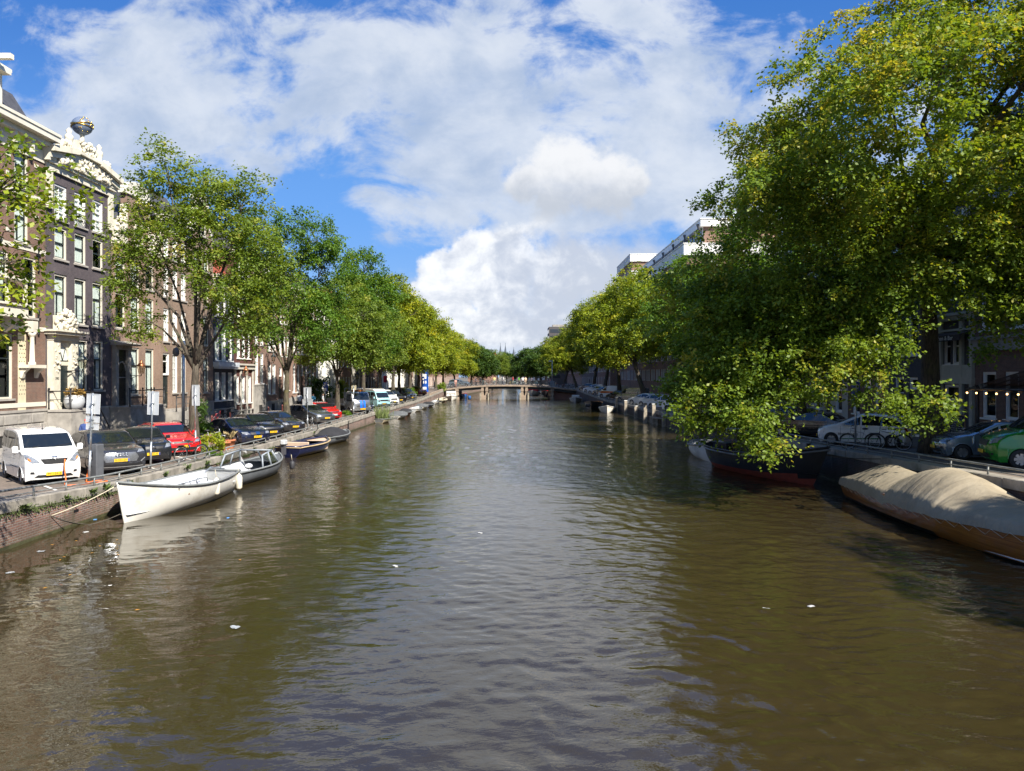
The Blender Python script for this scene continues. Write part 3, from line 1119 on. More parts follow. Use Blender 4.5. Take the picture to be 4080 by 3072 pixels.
b.lathe([(.17, 0), (.2, .2), (.12, .3), (.2, .5), (.22, .7), (.1, .85), (.16, 1.0), (.02, 1.15)], 12, (W2 - 1.7, -.2, zt + 1.5)); b.build('stone_urn', SB, h2); b = MB(); b.lathe([(.17, 0), (.2, .2), (.12, .3), (.2, .5), (.22, .7), (.1, .85), (.16, 1.0), (.02, 1.15)], 12, (1.7, -.2, zt + 1.5))
b.build('stone_urn', SB, h2)
gx, gz = W2 / 2 - .05, zt + 2.2
b = MB()
b.lathe([(.28, 0), (.12, .15), (.1, .45), (.2, .6), (.0, .62)], 14, (gx, -.1, gz))
gs = b.build('globe_stand', SB, h2)
b = MB()
b.ball((gx, -.1, gz + 1.02), .54, 28, 1, 1, .92)
gl = b.build('globe', mat('globe_blue', (.15, .19, .27), .4, .2, var=.2), h2)
b = MB()
for (tilt, rr) in ((.12, .555), (-.22, .56)):
    pts = [Matrix.Rotation(tilt, 3, 'X') @ Vector((rr * math.cos(k * math.pi / 18), rr * math.sin(k * math.pi / 18), 0)) + Vector((gx, -.1, gz + 1.02)) for k in range(37)]
    b.tube(pts, .034, 6, False)
GOLD = mat('gold_leaf', (.75, .48, .12), .28, 1.0, var=.1)
rg = random.Random(8)
for k in range(26):
    a, t = rg.uniform(3.3, 6.1), rg.uniform(-1.0, 1.1)
    d = Vector((math.cos(a) * math.cos(t), math.sin(a) * math.cos(t), math.sin(t) * .92))
    b.ball(tuple(Vector((gx, -.1, gz + 1.02)) + d * .545), .036, 6)
b.build('gold_bands', GOLD, gl)
# portal
pz = 2.95 - ZB
b = MB()
b.box(.15, -.32, pz, .75, .0, 6.55 - ZB); b.box(1.75, -.32, pz, 2.35, .0, 6.55 - ZB)
b.box(.1, -.38, pz, .8, -.02, pz + .35); b.box(1.7, -.38, pz, 2.4, -.02, pz + .35)
b.box(.12, -.36, 6.55 - ZB, 2.38, .0, 6.85 - ZB); b.box(-.1, -.62, 6.85 - ZB, 2.6, .0, 7.0 - ZB); b.box(-.2, -.72, 7.0 - ZB, 2.7, .0, 7.1 - ZB)
b.box(.75, -.14, 5.25 - ZB, 1.75, .0, 5.45 - ZB)
ar = [(.75 + 0, 5.45 - ZB)] + [(1.25 - .42 * math.cos(math.pi * k / 12), 5.55 - ZB + .75 * math.sin(math.pi * k / 12)) for k in range(13)] + [(1.75, 5.45 - ZB), (1.75, 6.55 - ZB), (.75, 6.55 - ZB)]
b.prism(ar, 'y', -.16, -.02)
b.box(.95, -.2, 6.3 - ZB, 1.0, -.15, 6.31 - ZB)
b.build('door_portal', SB, h2)
for xx in (.2, 1.8): carve(5, [(xx, xx + .5, 4.9 - ZB, 6.5 - ZB)], -.28, 16).build('portal_relief', SB, h2)
carve(6, [(.25, 2.25, 7.1 - ZB, 8.05 - ZB), (.7, 1.8, 7.3 - ZB, 8.2 - ZB)], -.4, 40).build('portal_crest', SB, h2)
b = MB()
b.box(.8, -.1, 5.5 - ZB, 1.7, -.02, 6.3 - ZB)
fl = b.build('fanlight', [CURT], h2)
b = MB()
b.tube([(1.25, -.12, 5.5 - ZB), (.98, -.12, 6.2 - ZB)], .02, 5); b.tube([(1.25, -.12, 5.5 - ZB), (1.5, -.12, 6.2 - ZB)], .02, 5); b.box(.8, -.13, 5.46 - ZB, 1.7, -.1, 5.52 - ZB)
b.build('glazing_bars', DARKP, fl)
dd = door_mesh(.9, 2.28).build('door', DARKP, h2, (.8, -.22, pz))
hb = MB(); hb.ball((.76, .06, 1.05), .04, 8); hb.build('handle', mat('brass', (.5, .36, .12), .3, 1.0), dd)
tm = text_mesh('390', .2, BLACK, 'house_number')
link('house_number', tm, h2, (.45, -.33, 4.55 - ZB), (R(90), 0, 0))
b = MB()
b.box(.05, -1.3, -.6, 2.0, -.075, pz)
b.box(0.0, -1.34, pz - .12, 2.05, -.074, pz + .001)
b.cur = 1
b.box(2.06, -.9, .0, 2.62, -.075, 1.5)
b.build('stoop', [STONE, ROOM], h2)
stairs(2.05, 3.75, -1.3, -.3, .0, pz, 8).build('stoop_stairs', STONE, h2)
railing([(.1, -.12, pz), (.1, -1.24, pz), (1.95, -1.24, pz)]).build('stoop_railing', BLACK, h2)
b = MB()
b.tube([(1.95, -1.24, pz + .95), (3.7, -1.24, 1.0)], .035, 6); b.tube([(1.95, -1.24, pz + .5), (3.7, -1.24, .55)], .018, 6); b.tube([(3.72, -1.24, .05), (3.72, -1.24, 1.05)], .045, 8)
b.build('stair_handrail', BLACK, h2)
for (xa, xb) in ((.75, 1.85), (2.55, 3.65), (4.3, 5.4)):
    for z0 in (7.85, 13.25):
        b = MB()
        for zz in (z0, z0 + .2): b.tube([(xa, -.06, zz - ZB), (xb, -.06, zz - ZB)], .012, 5)
        for xx in (xa, xb): b.tube([(xx, -.06, z0 - ZB), (xx, -.06, z0 + .2 - ZB)], .012, 5)
        b.build('window_bar', BLACK, h2)
b = MB()
b.tube([(2.55, -.1, 13.3 - ZB), (3.65, -.1, 13.3 - ZB)], .016, 5)
for k in range(9):
    xx = 2.55 + 1.1 * k / 8
    b.tube([(xx, -.1, 13.0 - ZB), (xx + .04, -.2, 13.3 - ZB), (xx, -.1, 13.7 - ZB)], .016, 5)
b.build('window_basket', BLACK, h2)

# ---- 392: brown brick, dark arched door, neck gable with scrolls
h3, W3 = house(-1, 44.5, 50.7, 'brown', 'warm brown brick neck gable house with tall arched black door behind a stoop',
    [(3.5, 6.5, [(2.2, 3.35), (4.15, 5.3)]), (7.6, 9.8, [(.45, 1.6), (2.25, 3.4), (4.15, 5.3)]), (10.4, 12.05, [(.45, 1.6), (2.25, 3.4), (4.15, 5.3)])], 12.7, gable='neck', gh=3.4, nw=.45, roof='slate', plinth=1.8, door=None, hoist=True)
for xx in (.1, W3 - 1.3): carve(11, [(xx, xx + 1.2, 12.75 - ZB, 14.5 - ZB)], -.16, 34).build('gable_carving', SB, h3)
b = MB()
b.box(.1, -.22, 1.9, .45, 0, 6.3 - ZB); b.box(1.55, -.22, 1.9, 1.9, 0, 6.3 - ZB); b.box(.08, -.26, 6.3 - ZB, 1.92, 0, 6.55 - ZB)
b.prism([(-.7, 6.55 - ZB), (0, 6.55 - ZB), (0, 6.85 - ZB), (-.2, 6.8 - ZB), (-.8, 6.65 - ZB)], 'x', -.1, 2.15)
b.build('door_portal', STONE, h3)
b = MB()
b.box(.45, -.06, 4.9 - ZB, 1.55, -.01, 6.3 - ZB); b.box(.45, -.05, 2.9 - ZB, 1.55, -.01, 4.9 - ZB)
b.build('door', mat('black_door', (.012, .012, .013), .3), h3)
b = MB()
pts = [(1.0 + .5 * math.cos(math.pi * k / 14), -.08, 5.0 - ZB + .55 * math.sin(math.pi * k / 14)) for k in range(15)]
b.tube(pts, .05, 6); b.tube([(.5, -.07, 4.6 - ZB), (1.5, -.07, 4.6 - ZB)], .04, 6)
b.build('door_arch', STONE, h3)
b = MB()
b.box(-.3, -1.3, -.6, 4.2, -.075, 1.95); b.box(-.35, -1.34, 1.85, 4.25, -.074, 1.96)
b.build('stoop', STONE, h3)
railing([(-.25, -1.24, 1.96), (1.3, -1.24, 1.96), (2.4, -1.24, 1.96), (2.75, -1.24, 1.96), (4.1, -1.24, 1.96), (4.1, -.1, 1.96)]).build('stoop_railing', BLACK, h3)

# ---- 394 pair: patterned tan brick with white cross-bar sashes
h4, W4 = house(-1, 50.7, 55.2, 'tan', 'patterned tan brick house of three narrow white sash bays behind the first full tree', [(3.5, 6.3), (7.1, 9.4), (10.2, 12.2), (12.9, 14.4)], 15.2, style='cross', winw=.82, margin=.2, gable='cornice', gh=1.0, plinth=1.5)
b = MB()
b.box(-.2, -1.2, -.6, 3.0, -.075, 1.35)
b.build('stoop', STONE, h4)
railing([(-.1, -1.15, 1.36), (1.4, -1.15, 1.36), (2.9, -1.15, 1.36)]).build('stoop_railing', BLACK, h4)
h5, W5 = house(-1, 55.2, 59.7, 'tan', 'patterned tan brick house with two sash bays and a stone cellar entrance', [(3.4, 6.2), (7.1, 9.4), (10.2, 12.2), (12.9, 14.4)], 15.2, bays=2, style='sash', winw=1.0, gable='bell', gh=3.0, plinth=1.7, door=None)
h6, W6 = house(-1, 59.7, 64.2, 'slate', 'blue black painted house with white windows and red mansard roof', [(2.7, 5.0), (6.0, 8.7), (9.6, 11.8)], 12.4, bays=3, style='white', winw=.95, margin=.15, gable='cornice', gh=.9, roof='red', plinth=1.0, door=None)
b = MB()
b.box(-.02, -.5, 4.55, 4.52, -.01, 4.95); b.box(.1, -.42, 4.4, 4.4, -.02, 4.55)
b.build('ledge', mat('pale_blue_paint', (.5, .54, .58), .5), h6)
h7, W7 = house(-1, 64.2, 68.9, 'maroon', 'maroon painted house with white sashes above a pale stone shopfront', [(2.3, 4.7, [(.35, 1.25), (1.7, 2.7), (3.3, 4.3)]), (6.3, 9.0), (9.9, 12.2), (13.0, 14.6)], 15.3, bays=3, style='white', winw=.85, gable='cornice', gh=.9, plinth=.7, door=None)
b = MB()
for xx in (0.0, 1.35, 2.85, 4.4): b.box(xx, -.1, .0, xx + .3, -.004, 4.4)
b.box(-.02, -.22, 4.4, 4.72, -.004, 4.75); b.box(-.1, -.35, 4.75, 4.8, -.004, 4.9)
b.build('shopfront', mat('pale_ashlar', (.46, .43, .37), .8, var=.12, scale=.9, bump=.15, dirt=((.2, .19, .16), .5), space='World'), h7)
h8, W8 = house(-1, 68.9, 72.5, 'brick', 'narrow red brown brick house with two bays over a grey stone base', [(4.0, 6.9), (7.7, 9.8), (10.6, 12.3)], 13.0, bays=2, style='white', winw=.9, margin=.3, gable='step', gh=3.2, roof='tile', plinth=2.9, door=None)
h9, W9 = house(-1, 72.5, 76.3, 'brick', 'brick house with cross barred windows and a white door frame under two black lanterns', [(2.9, 5.9), (7.2, 9.7), (10.5, 12.3)], 13.2, bays=2, style='cross', winw=1.1, gable='bell', gh=3.0, roof='tile', plinth=1.2, door=None)
h10, W10 = house(-1, 76.3, 80.7, 'brick', 'plain brick house with white sashes and cornice behind the mossy forked tree', [(3.2, 5.6), (6.8, 9.2), (10.2, 12.3)], 13.2, bays=3, style='white', winw=.85, margin=.2, plinth=1.4, gable='cornice', gh=.9, door=0)
h11, W11 = house(-1, 80.7, 91.2, 'pink', 'wide brick house with white pilasters behind the crown lantern and ivy bush', [(2.9, 6.0), (7.2, 9.8), (10.8, 12.8)], 13.8, bays=6, style='white', winw=1.0, gable='cornice', gh=1.2, plinth=1.5, brackets=12, door=2, curt=False)
h12, W12 = house(-1, 91.2, 102.8, 'white', 'broad white stuccoed house with tall pilasters and orange tiled roof', [(2.8, 6.0), (6.9, 9.6), (10.5, 12.6)], 13.4, bays=6, style='white', winw=1.1, gable='cornice', gh=1.2, roof='tile', plinth=1.2, brackets=14, door=3, curt=False)
b = MB()
for k in range(7): b.box(k * 1.87 - .02 if k else .005, -.18, .3, k * 1.87 + .3, -.004, 12.2)
b.build('pilasters', WHITE, h12)
HL = [(102.8, 111.5, 'pink', 'pinkish brick house with white surrounds behind the second crown lantern', 14.2, 4, 'cornice', 1.0, 'tile'),
      (111.5, 118.0, 'stone', 'pale stone fronted house seen between the trunks beyond the white stucco front', 13.0, 3, 'cornice', 1.1, 'slate'),
      (118.0, 126.0, 'grey', 'dark grey painted shop house shaded behind the silver van', 13.4, 4, 'bell', 3.0, 'slate'),
      (126.0, 136.0, 'brick', 'red brick house with white corner windows near the bridge approach', 15.0, 4, 'cornice', 1.0, 'red'),
      (136.0, 148.0, 'white', 'cream corner house with shopfront beside the blue advertising column', 14.0, 5, 'cornice', 1.0, 'slate'),
      (163.0, 173.0, 'white', 'cream shop house just beyond the far bridge on the left bank', 14.0, 4, 'cornice', 1.0, 'tile'),
      (173.0, 182.0, 'brick', 'brick house with red shop signs beyond the far bridge', 14.5, 4, 'neck', 3.0, 'tile'),
      (182.0, 194.0, 'stone', 'pale fronted house half hidden by trees beyond the far bridge', 15.0, 5, 'cornice', 1.0, 'slate'),
      (194.0, 214.0, 'brick', 'long brick house beyond the far bridge behind the last yellow trees', 15.0, 7, 'cornice', 1.0, 'red')]
for (a, c, wl, lb_, zt_, nb, gb, gh_, rf) in HL:
    house(-1, a, c, wl, lb_, [(1.6, 4.6), (6.0, 8.6), (9.6, 11.8)], zt_, bays=nb, style='white', winw=min(1.2, (c - a) / nb * .5), gable=gb, gh=gh_, roof=rf, plinth=.5, door=nb // 2, curt=False)

# ---- right bank, in shade
for (a, c, wl, lb_) in ((13.0, 23.3, 'brick', 'unseen corner brick house beside the camera bridge, added to shade the right quay'), (23.3, 33.6, 'grey', 'unseen dark brick house before the canopy house, added to shade the right quay')):  # both stand out of view, added to shade the right street and its cars
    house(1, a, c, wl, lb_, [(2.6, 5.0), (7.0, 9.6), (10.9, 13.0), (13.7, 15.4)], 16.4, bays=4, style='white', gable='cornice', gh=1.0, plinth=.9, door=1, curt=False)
r1, _ = house(1, 33.6, 39.9, 'red', 'shaded red brick house with glass canopy at the right edge', [(2.5, 4.9, [(.6, 1.7), (2.4, 3.4), (4.6, 5.6)]), (7.1, 9.7, [(.5, 2.2), (2.9, 3.9), (4.2, 4.9)]), (10.9, 13.0), (13.7, 15.4)], 16.2, bays=3, style='white', gable='cornice', gh=1.0, plinth=.9, door=None, curt=False)
b = MB()
b.box(.01, -.25, 6.0 - ZB, 6.29, -.004, 6.6 - ZB); b.box(.01, -.4, 6.6 - ZB, 6.29, -.004, 6.75 - ZB)
b.build('stone_band', STONE, r1)
for (a, c, wl, lb_, zt_, nb) in ((186, 214, 'brick', 'long brick house beyond the bridge on the right bank', 16, 8), (214, 262, 'grey', 'dark terrace of houses further beyond the bridge on the right', 15, 12), (262, 340, 'red', 'red brick terrace closing the far right bank', 15, 16)):
    house(1, a, c, wl, lb_, [(1.8, 4.6), (6.0, 8.4), (9.6, 11.8)], zt_, bays=nb, style='white', winw=1.2, gable='cornice', gh=1.0, plinth=.5, door=nb // 2, curt=False)
for (a, c, wl, lb_, zt_, nb) in ((214, 262, 'pink', 'pale brick terrace far beyond the bridge on the left bank', 15, 12), (262, 340, 'brick', 'red brick terrace closing the far left bank', 15, 16)):
    house(-1, a, c, wl, lb_, [(1.8, 4.6), (6.0, 8.4), (9.6, 11.8)], zt_, bays=nb, style='white', winw=1.2, gable='cornice', gh=1.0, plinth=.5, door=nb // 2, curt=False)
fb4 = empty('far_house', (20, 360, .85), 0, 'far brick house closing the canal on the right', 'building')
b = MB(); b.box(-13, 0, 0, 8, 12, 12); b.build('wall', wallmat('red'), fb4)
b = MB()
for k in range(8):
    for q in range(3): b.box(-12 + k * 2.4, -.06, 2 + q * 3.3, -10.8 + k * 2.4, -.01, 4 + q * 3.3)
b.build('window_row', WHITE, fb4)
r2, _ = house(1, 39.9, 43.1, 'grey', 'narrow dark brick restaurant with pale timber front and lettered brown awning', [(2.0, 4.2, [(.35, 1.75)]), (5.35, 7.0, [(.28, .95), (1.1, 1.9)]), (9.0, 11.2, [(.5, 1.3), (1.9, 2.7)]), (12.2, 14.0, [(.5, 1.3), (1.9, 2.7)])], 15.0, bays=2, style='white', gable='cornice', gh=.9, plinth=.2, door=None, curt=False)
b = MB()
PALE = mat('greige_paint', (.42, .41, .34), .6, var=.08)
for xx in (.0, 1.98, 2.88): b.box(xx + .01, -.16, .2, xx + .27, -.004, 6.9)
b.box(.01, -.2, 3.35, 3.19, -.004, 3.7); b.box(.28, -.14, 3.7, 3.1, -.005, 4.4); b.box(.01, -.24, 6.3, 3.19, -.004, 6.42); b.box(.01, -.32, 6.9, 3.19, -.004, 7.15); b.box(.01, -.5, 7.15, 3.19, -.004, 7.3)
b.build('timber_front', PALE, r2)
link('house_number', text_mesh('371', .24, BLACK, 'house_number'), r2, (1.1, -.21, 3.52), (R(90), 0, 0))
b = MB()
b.prism([(-.2, 6.25), (-.8, 6.05), (-.8, 5.72), (-.76, 5.72), (-.76, 6.02), (-.2, 6.22)], 'x', .12, 3.1)
aw = b.build('awning', mat('brown_canvas', (.06, .045, .038), .9), r2)
link('lettering', text_mesh('Kitchen & Bar', .34, mat('letter_white', (.7, .7, .66), .6), 'lettering'), aw, (1.55, -.815, 5.88), (R(90), 0, 0))
link('window_lettering', text_mesh('Sotto', .55, mat('letter_white', (.7, .7, .66), .6), 'lettering', shear=.25), r2, (1.05, .10, 2.35), (R(90), R(-8), 0))
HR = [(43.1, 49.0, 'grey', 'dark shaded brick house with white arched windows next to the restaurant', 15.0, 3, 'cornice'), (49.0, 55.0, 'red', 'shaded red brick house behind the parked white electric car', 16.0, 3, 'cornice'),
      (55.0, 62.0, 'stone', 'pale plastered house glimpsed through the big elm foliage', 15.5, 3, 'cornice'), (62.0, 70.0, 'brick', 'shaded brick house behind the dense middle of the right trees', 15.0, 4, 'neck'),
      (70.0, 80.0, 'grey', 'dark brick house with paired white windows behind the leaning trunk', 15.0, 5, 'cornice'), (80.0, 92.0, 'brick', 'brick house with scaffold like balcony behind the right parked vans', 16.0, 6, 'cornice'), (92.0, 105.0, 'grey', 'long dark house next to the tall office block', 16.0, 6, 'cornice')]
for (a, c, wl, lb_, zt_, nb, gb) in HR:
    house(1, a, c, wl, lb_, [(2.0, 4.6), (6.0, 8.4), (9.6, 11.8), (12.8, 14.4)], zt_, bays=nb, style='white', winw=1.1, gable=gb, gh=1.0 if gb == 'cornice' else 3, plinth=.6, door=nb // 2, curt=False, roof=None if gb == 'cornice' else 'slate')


# ---- brick office block with white parapets, set back top storey
ob = empty('office_block', (GX, 160, ZB), R(-90), 'brick office block with white ribbed parapet and set back top floor above the right trees', 'office building')
def office(root, L, D, ztop, nb, floors, top=True):
    hl = []
    for f in range(floors):
        for k in range(nb):
            for q in range(3):
                a = L * (k + .12) / nb + q * (L / nb) * .27
                hl.append((a, a + (L / nb) * .22, 3 + f * 3.3, 5.0 + f * 3.3))
    zt = ztop - ZB
    facade(L, zt - 1.6, hl, None, D).build('wall', [wallmat('brick'), ROOM], root)
    for h in hl: put_window(root, *h, 'white', False, False)
    p = MB()
    p.box(-.35, -.35, zt - 1.6, L + .35, D + .3, zt)
    p.box(-.45, -.45, zt, L + .45, D + .4, zt + .12)
    n = 60
    for k in range(int(L * 1.4)):
        xx = k / 1.4
        p.box(xx, -.41, zt - 1.5, xx + .1, -.352, zt - .05)
    for k in range(int(D * 1.4)):
        yy = k / 1.4
        p.box(L + .352, yy, zt - 1.5, L + .41, yy + .1, zt - .05)
    p.build('parapet', WHITE, root)
office(ob, 54, 14, 23.6, 12, 6)
b = MB()   # side wall windows facing the camera
for (yy, zz) in ((2.6, 17.4), (7.0, 17.4), (2.6, 13.6), (7, 13.6)): b.box(54.0, yy, zz, 54.08, yy + 2.0, zz + 3.0)
sw = b.build('side_window_frame', WHITE, ob)
b = MB()
for (yy, zz) in ((2.6, 17.4), (7.0, 17.4), (2.6, 13.6), (7, 13.6)):
    b.box(54.081, yy + .25, zz + .25, 54.10, yy + 1.75, zz + 1.3); b.box(54.081, yy + .25, zz + 1.4, 54.10, yy + 1.75, zz + 2.8)
b.build('pane', mat('dark_pane', (.03, .035, .04), .05, spec=.8), sw)
b = MB()
z1, z2 = 23.6 - ZB, 27.4 - ZB
b.box(0.5, 3.0, z1, 52.5, 13.5, z2 - 1.0)
b.build('top_storey', wallmat('brick'), ob)
b = MB()
b.box(0, 2.4, z2 - 1.0, 53, 14, z2); b.box(-.1, 2.3, z2, 53.1, 14.1, z2 + .12)
for k in range(14): b.box(1 + k * 3.9, 2.9, z1 + .2, 1.35 + k * 3.9, 3.0, z2 - 1.0)
b.build('roof_edge', WHITE, ob)
for k in range(13):
    b = MB()
    b.box(1.6 + k * 3.9, 2.93, z1 + .9, 4.4 + k * 3.9, 2.99, z2 - 1.3)
    b.cur = 1
    for q in (0, .95, 1.9, 2.75): b.box(1.58 + k * 3.9 + q, 2.9, z1 + .85, 1.66 + k * 3.9 + q, 2.925, z2 - 1.25)
    b.box(1.58 + k * 3.9, 2.9, z1 + .82, 4.42 + k * 3.9, 2.925, z1 + .9)
    b.build('window', [mat('dark_pane', (.03, .035, .04), .05, spec=.8), WHITE], ob)
b = MB()
for k in range(7): b.tube([(51.8 - k * 8.3, 2.3, z1), (51.8 - k * 8.3, 2.3, z2 - .6)], .12, 8); b.lathe([(.12, 0), (.25, .3), (.25, .5)], 8, (51.8 - k * 8.3, 2.3, z2 - 1.0))
b.build('drainpipe', mat('dark_zinc', (.10, .11, .12), .5, .3), ob)
b = MB()
for q in (0, .6):
    b.tube([(48, 8 + q, z2), (48, 8 + q, z2 + 2.6)], .05, 6)
    b.tube([(48.9, 8 + q, z2), (48.9, 8 + q, z2 + 2.6)], .05, 6)
for k in range(7):
    b.tube([(48, 8, z2 + .3 + k * .38), (48.9, 8, z2 + .3 + k * .38)], .035, 5); b.tube([(48, 8.6, z2 + .3 + k * .38), (48.9, 8.6, z2 + .3 + k * .38)], .035, 5)
    b.tube([(48, 8, z2 + .3 + k * .38), (48, 8.6, z2 + .3 + k * .38)], .035, 5)
b.build('roof_ladder', STEEL, ob)
ob2 = empty('office_tower', (27, 186, ZB), R(-90), 'taller brick tower block with white roof band behind the office block', 'office building')
office(ob2, 20, 16, 32.0, 5, 8)
b = MB()
b.box(19.95, -.05, 26.0, 20.12, 16, 27.5); b.box(20.0, 3.0, 22.0, 20.1, 6.0, 25.0)
b.build('side_band', WHITE, ob2)
b = MB()
b.box(20.1, 3.3, 22.2, 20.14, 5.7, 24.7); b.tube([(20.2, 8.2, 10), (20.2, 8.2, 29)], .2, 8)
b.build('side_window', mat('dark_pane', (.03, .035, .04), .05, spec=.8), ob2)
ob3 = empty('dark_tower', (17, 345, ZB), R(-90), 'dark brick tower with loggias far off above the right trees', 'office building')
b = MB()
b.box(0, 0, 0, 14, 14, 26)
b.build('wall', wallmat('grey'), ob3)
b = MB()
for f in range(8): b.box(.5, -.06, 3 + f * 2.9, 13.5, -.01, 4.6 + f * 2.9); b.box(14.01, .5, 3 + f * 2.9, 14.06, 5, 4.6 + f * 2.9)
b.build('window_bands', mat('dark_pane', (.03, .035, .04), .05, spec=.8), ob3)
b = MB()
b.box(2, 2, 26, 6, 8, 27.5)
b.build('roof_house', STONE, ob3)
# ---- far end of the view: gables, red roofs, three spires
fb = empty('far_house', (-4.5, 352, .85), 0, 'far brick building with rooftop lift house closing the canal on the left', 'building')
b = MB(); b.box(-16, 0, 0, -6.5, 12, 14.6); b.build('wall', wallmat('brick'), fb)
b = MB(); b.box(-15.5, 1, 14.6, -11.2, 8, 17.4); b.box(-12.6, 1.5, 17.4, -11.2, 6, 18.2); b.build('lift_house', wallmat('stone'), fb)
b = MB(); b.prism([(-11, 14.6), (-6.5, 14.6), (-8.2, 16.2), (-11, 17.0)], 'y', 0.5, 12); b.build('roof', mat('weathered_slate', (.17, .16, .155), .7), fb)
fb2 = empty('far_house', (-9.5, 358, .85), 0, 'far house with bright red roof left of the spires', 'building')
b = MB(); b.box(-2.2, 0, 0, 2.4, 12, 13.4); b.build('wall', wallmat('brick'), fb2)
b = MB(); b.prism([(-2.4, 13.4), (2.6, 13.4), (2.1, 15.4), (-1.8, 15.4)], 'y', 0.5, 12); b.build('roof', REDTILE, fb2)
fb3 = empty('far_house', (.6, 372, .85), 0, 'far grey house with one white window under the dark spire', 'building')
b = MB(); b.box(-2.6, 0, 0, 2, 12, 12.6); b.build('wall', wallmat('grey'), fb3)
b = MB(); b.box(-1.0, -.2, 9.2, .4, -.01, 11.0); b.build('window', WHITE, fb3)
SPM = mat('spire_slate', (.055, .07, .09), .6)
for (px, ytop, half, zb_, lbl) in ((500.4, 344, .95, 20, 'slim pale spire, first of two thin spires on the skyline'), (505.4, 344, 1.15, 19, 'slim dark spire, second of the two thin spires on the skyline'), (513.7, 348, 2.7, 13, 'broad dark pyramid church spire on the skyline')):
    Y = 520.0
    X = (px - 511) / 741 * Y
    zt = EYE + (376.5 - ytop) / 741 * Y
    rt = empty('church_spire', (X, Y, .85), 0, lbl, 'spire')
    b = MB(); b.box(-half, -half, 0, half, half, zb_ - 1); b.build('tower', wallmat('grey') if half > 2 else STONE, rt)
    b = MB(); b.lathe([(half * 1.25, zb_ - 1), (half * .95, zb_), (half * .35, zb_ + (zt - zb_) * .55), (.02, zt - .85)], 8, smooth=False); b.tube([(0, 0, zt - 3), (0, 0, zt)], .12, 5); b.build('roof', SPM, rt)
# ------------------------------------------------------------------ trees
def leafmat(name, a, b, c, trans=.42):
    """leaf colours spread from a (dark green) over b to c (yellowing), picked leaf by leaf"""
    m = bpy.data.materials.new(name)
    m.use_nodes = True
    nt = m.node_tree
    nt.nodes.clear()
    o = nt.nodes.new('ShaderNodeOutputMaterial')
    at = nt.nodes.new('ShaderNodeAttribute')
    at.attribute_name = 'tone'
    f = E(nt, at.outputs['Fac'])
    cc = nmix(nt, f.smooth(.62, 1.0), nmix(nt, f.smooth(0, .6), a, b), c)
    p = nt.nodes.new('ShaderNodeBsdfPrincipled')
    nt.links.new(cc, p.inputs['Base Color'])
    p.inputs['Roughness'].default_value = .52
    p.inputs['Specular IOR Level'].default_value = .35
    t = nt.nodes.new('ShaderNodeBsdfTranslucent')
    tcol = nmix(nt, 1.0, cc, (1.5, 1.35, .5), 'MULTIPLY')
    nt.links.new(tcol, t.inputs[0])
    mx = nt.nodes.new('ShaderNodeMixShader')
    mx.inputs[0].default_value = trans
    nt.links.new(p.outputs[0], mx.inputs[1])
    nt.links.new(t.outputs[0], mx.inputs[2])
    nt.links.new(mx.outputs[0], o.inputs[0])
    return m

LF_ELM = leafmat('elm_leaves', (0.070, 0.132, 0.014), (0.168, 0.246, 0.024), (0.396, 0.360, 0.048))
LF_GREEN = leafmat('green_leaves', (0.054, 0.126, 0.014), (0.114, 0.210, 0.022), (0.264, 0.312, 0.034))
LF_OLIVE = leafmat('olive_leaves', (0.090, 0.150, 0.019), (0.180, 0.252, 0.031), (0.384, 0.360, 0.072))
LF_YELLOW = leafmat('yellowing_leaves', (0.114, 0.180, 0.014), (0.264, 0.318, 0.022), (0.504, 0.444, 0.031))
LF_DARK = leafmat('dark_leaves', (0.034, 0.079, 0.014), (0.066, 0.126, 0.022), (0.120, 0.180, 0.026))

BARK = None
def barkmat(name, c, c2):
    m, nt, p = newmat(name)
    t = nt.nodes.new('ShaderNodeTexCoord')
    x, y, z = sep(nt, t.outputs['Object'])
    v = comb(nt, x * 5.0, y * 5.0, z * .8)
    n = noise(nt, v, 3.0, 6, .65, .6)
    n2 = noise(nt, t.outputs['Object'], 1.4, 5, .6)
    cc = nmix(nt, n.smooth(.35, .65), c, tuple(k * .35 for k in c))
    cc = nmix(nt, n2.smooth(.52, .68) * .6, cc, c2)
    nt.links.new(cc, p.inputs['Base Color'])
    p.inputs['Roughness'].default_value = .9
    setbump(nt, p, n, 1.0, .06)
    return m
BARK = barkmat('elm_bark', (.105, .085, .062), (.085, .09, .035))
BARKM = barkmat('mossy_bark', (.115, .095, .06), (.17, .155, .035))


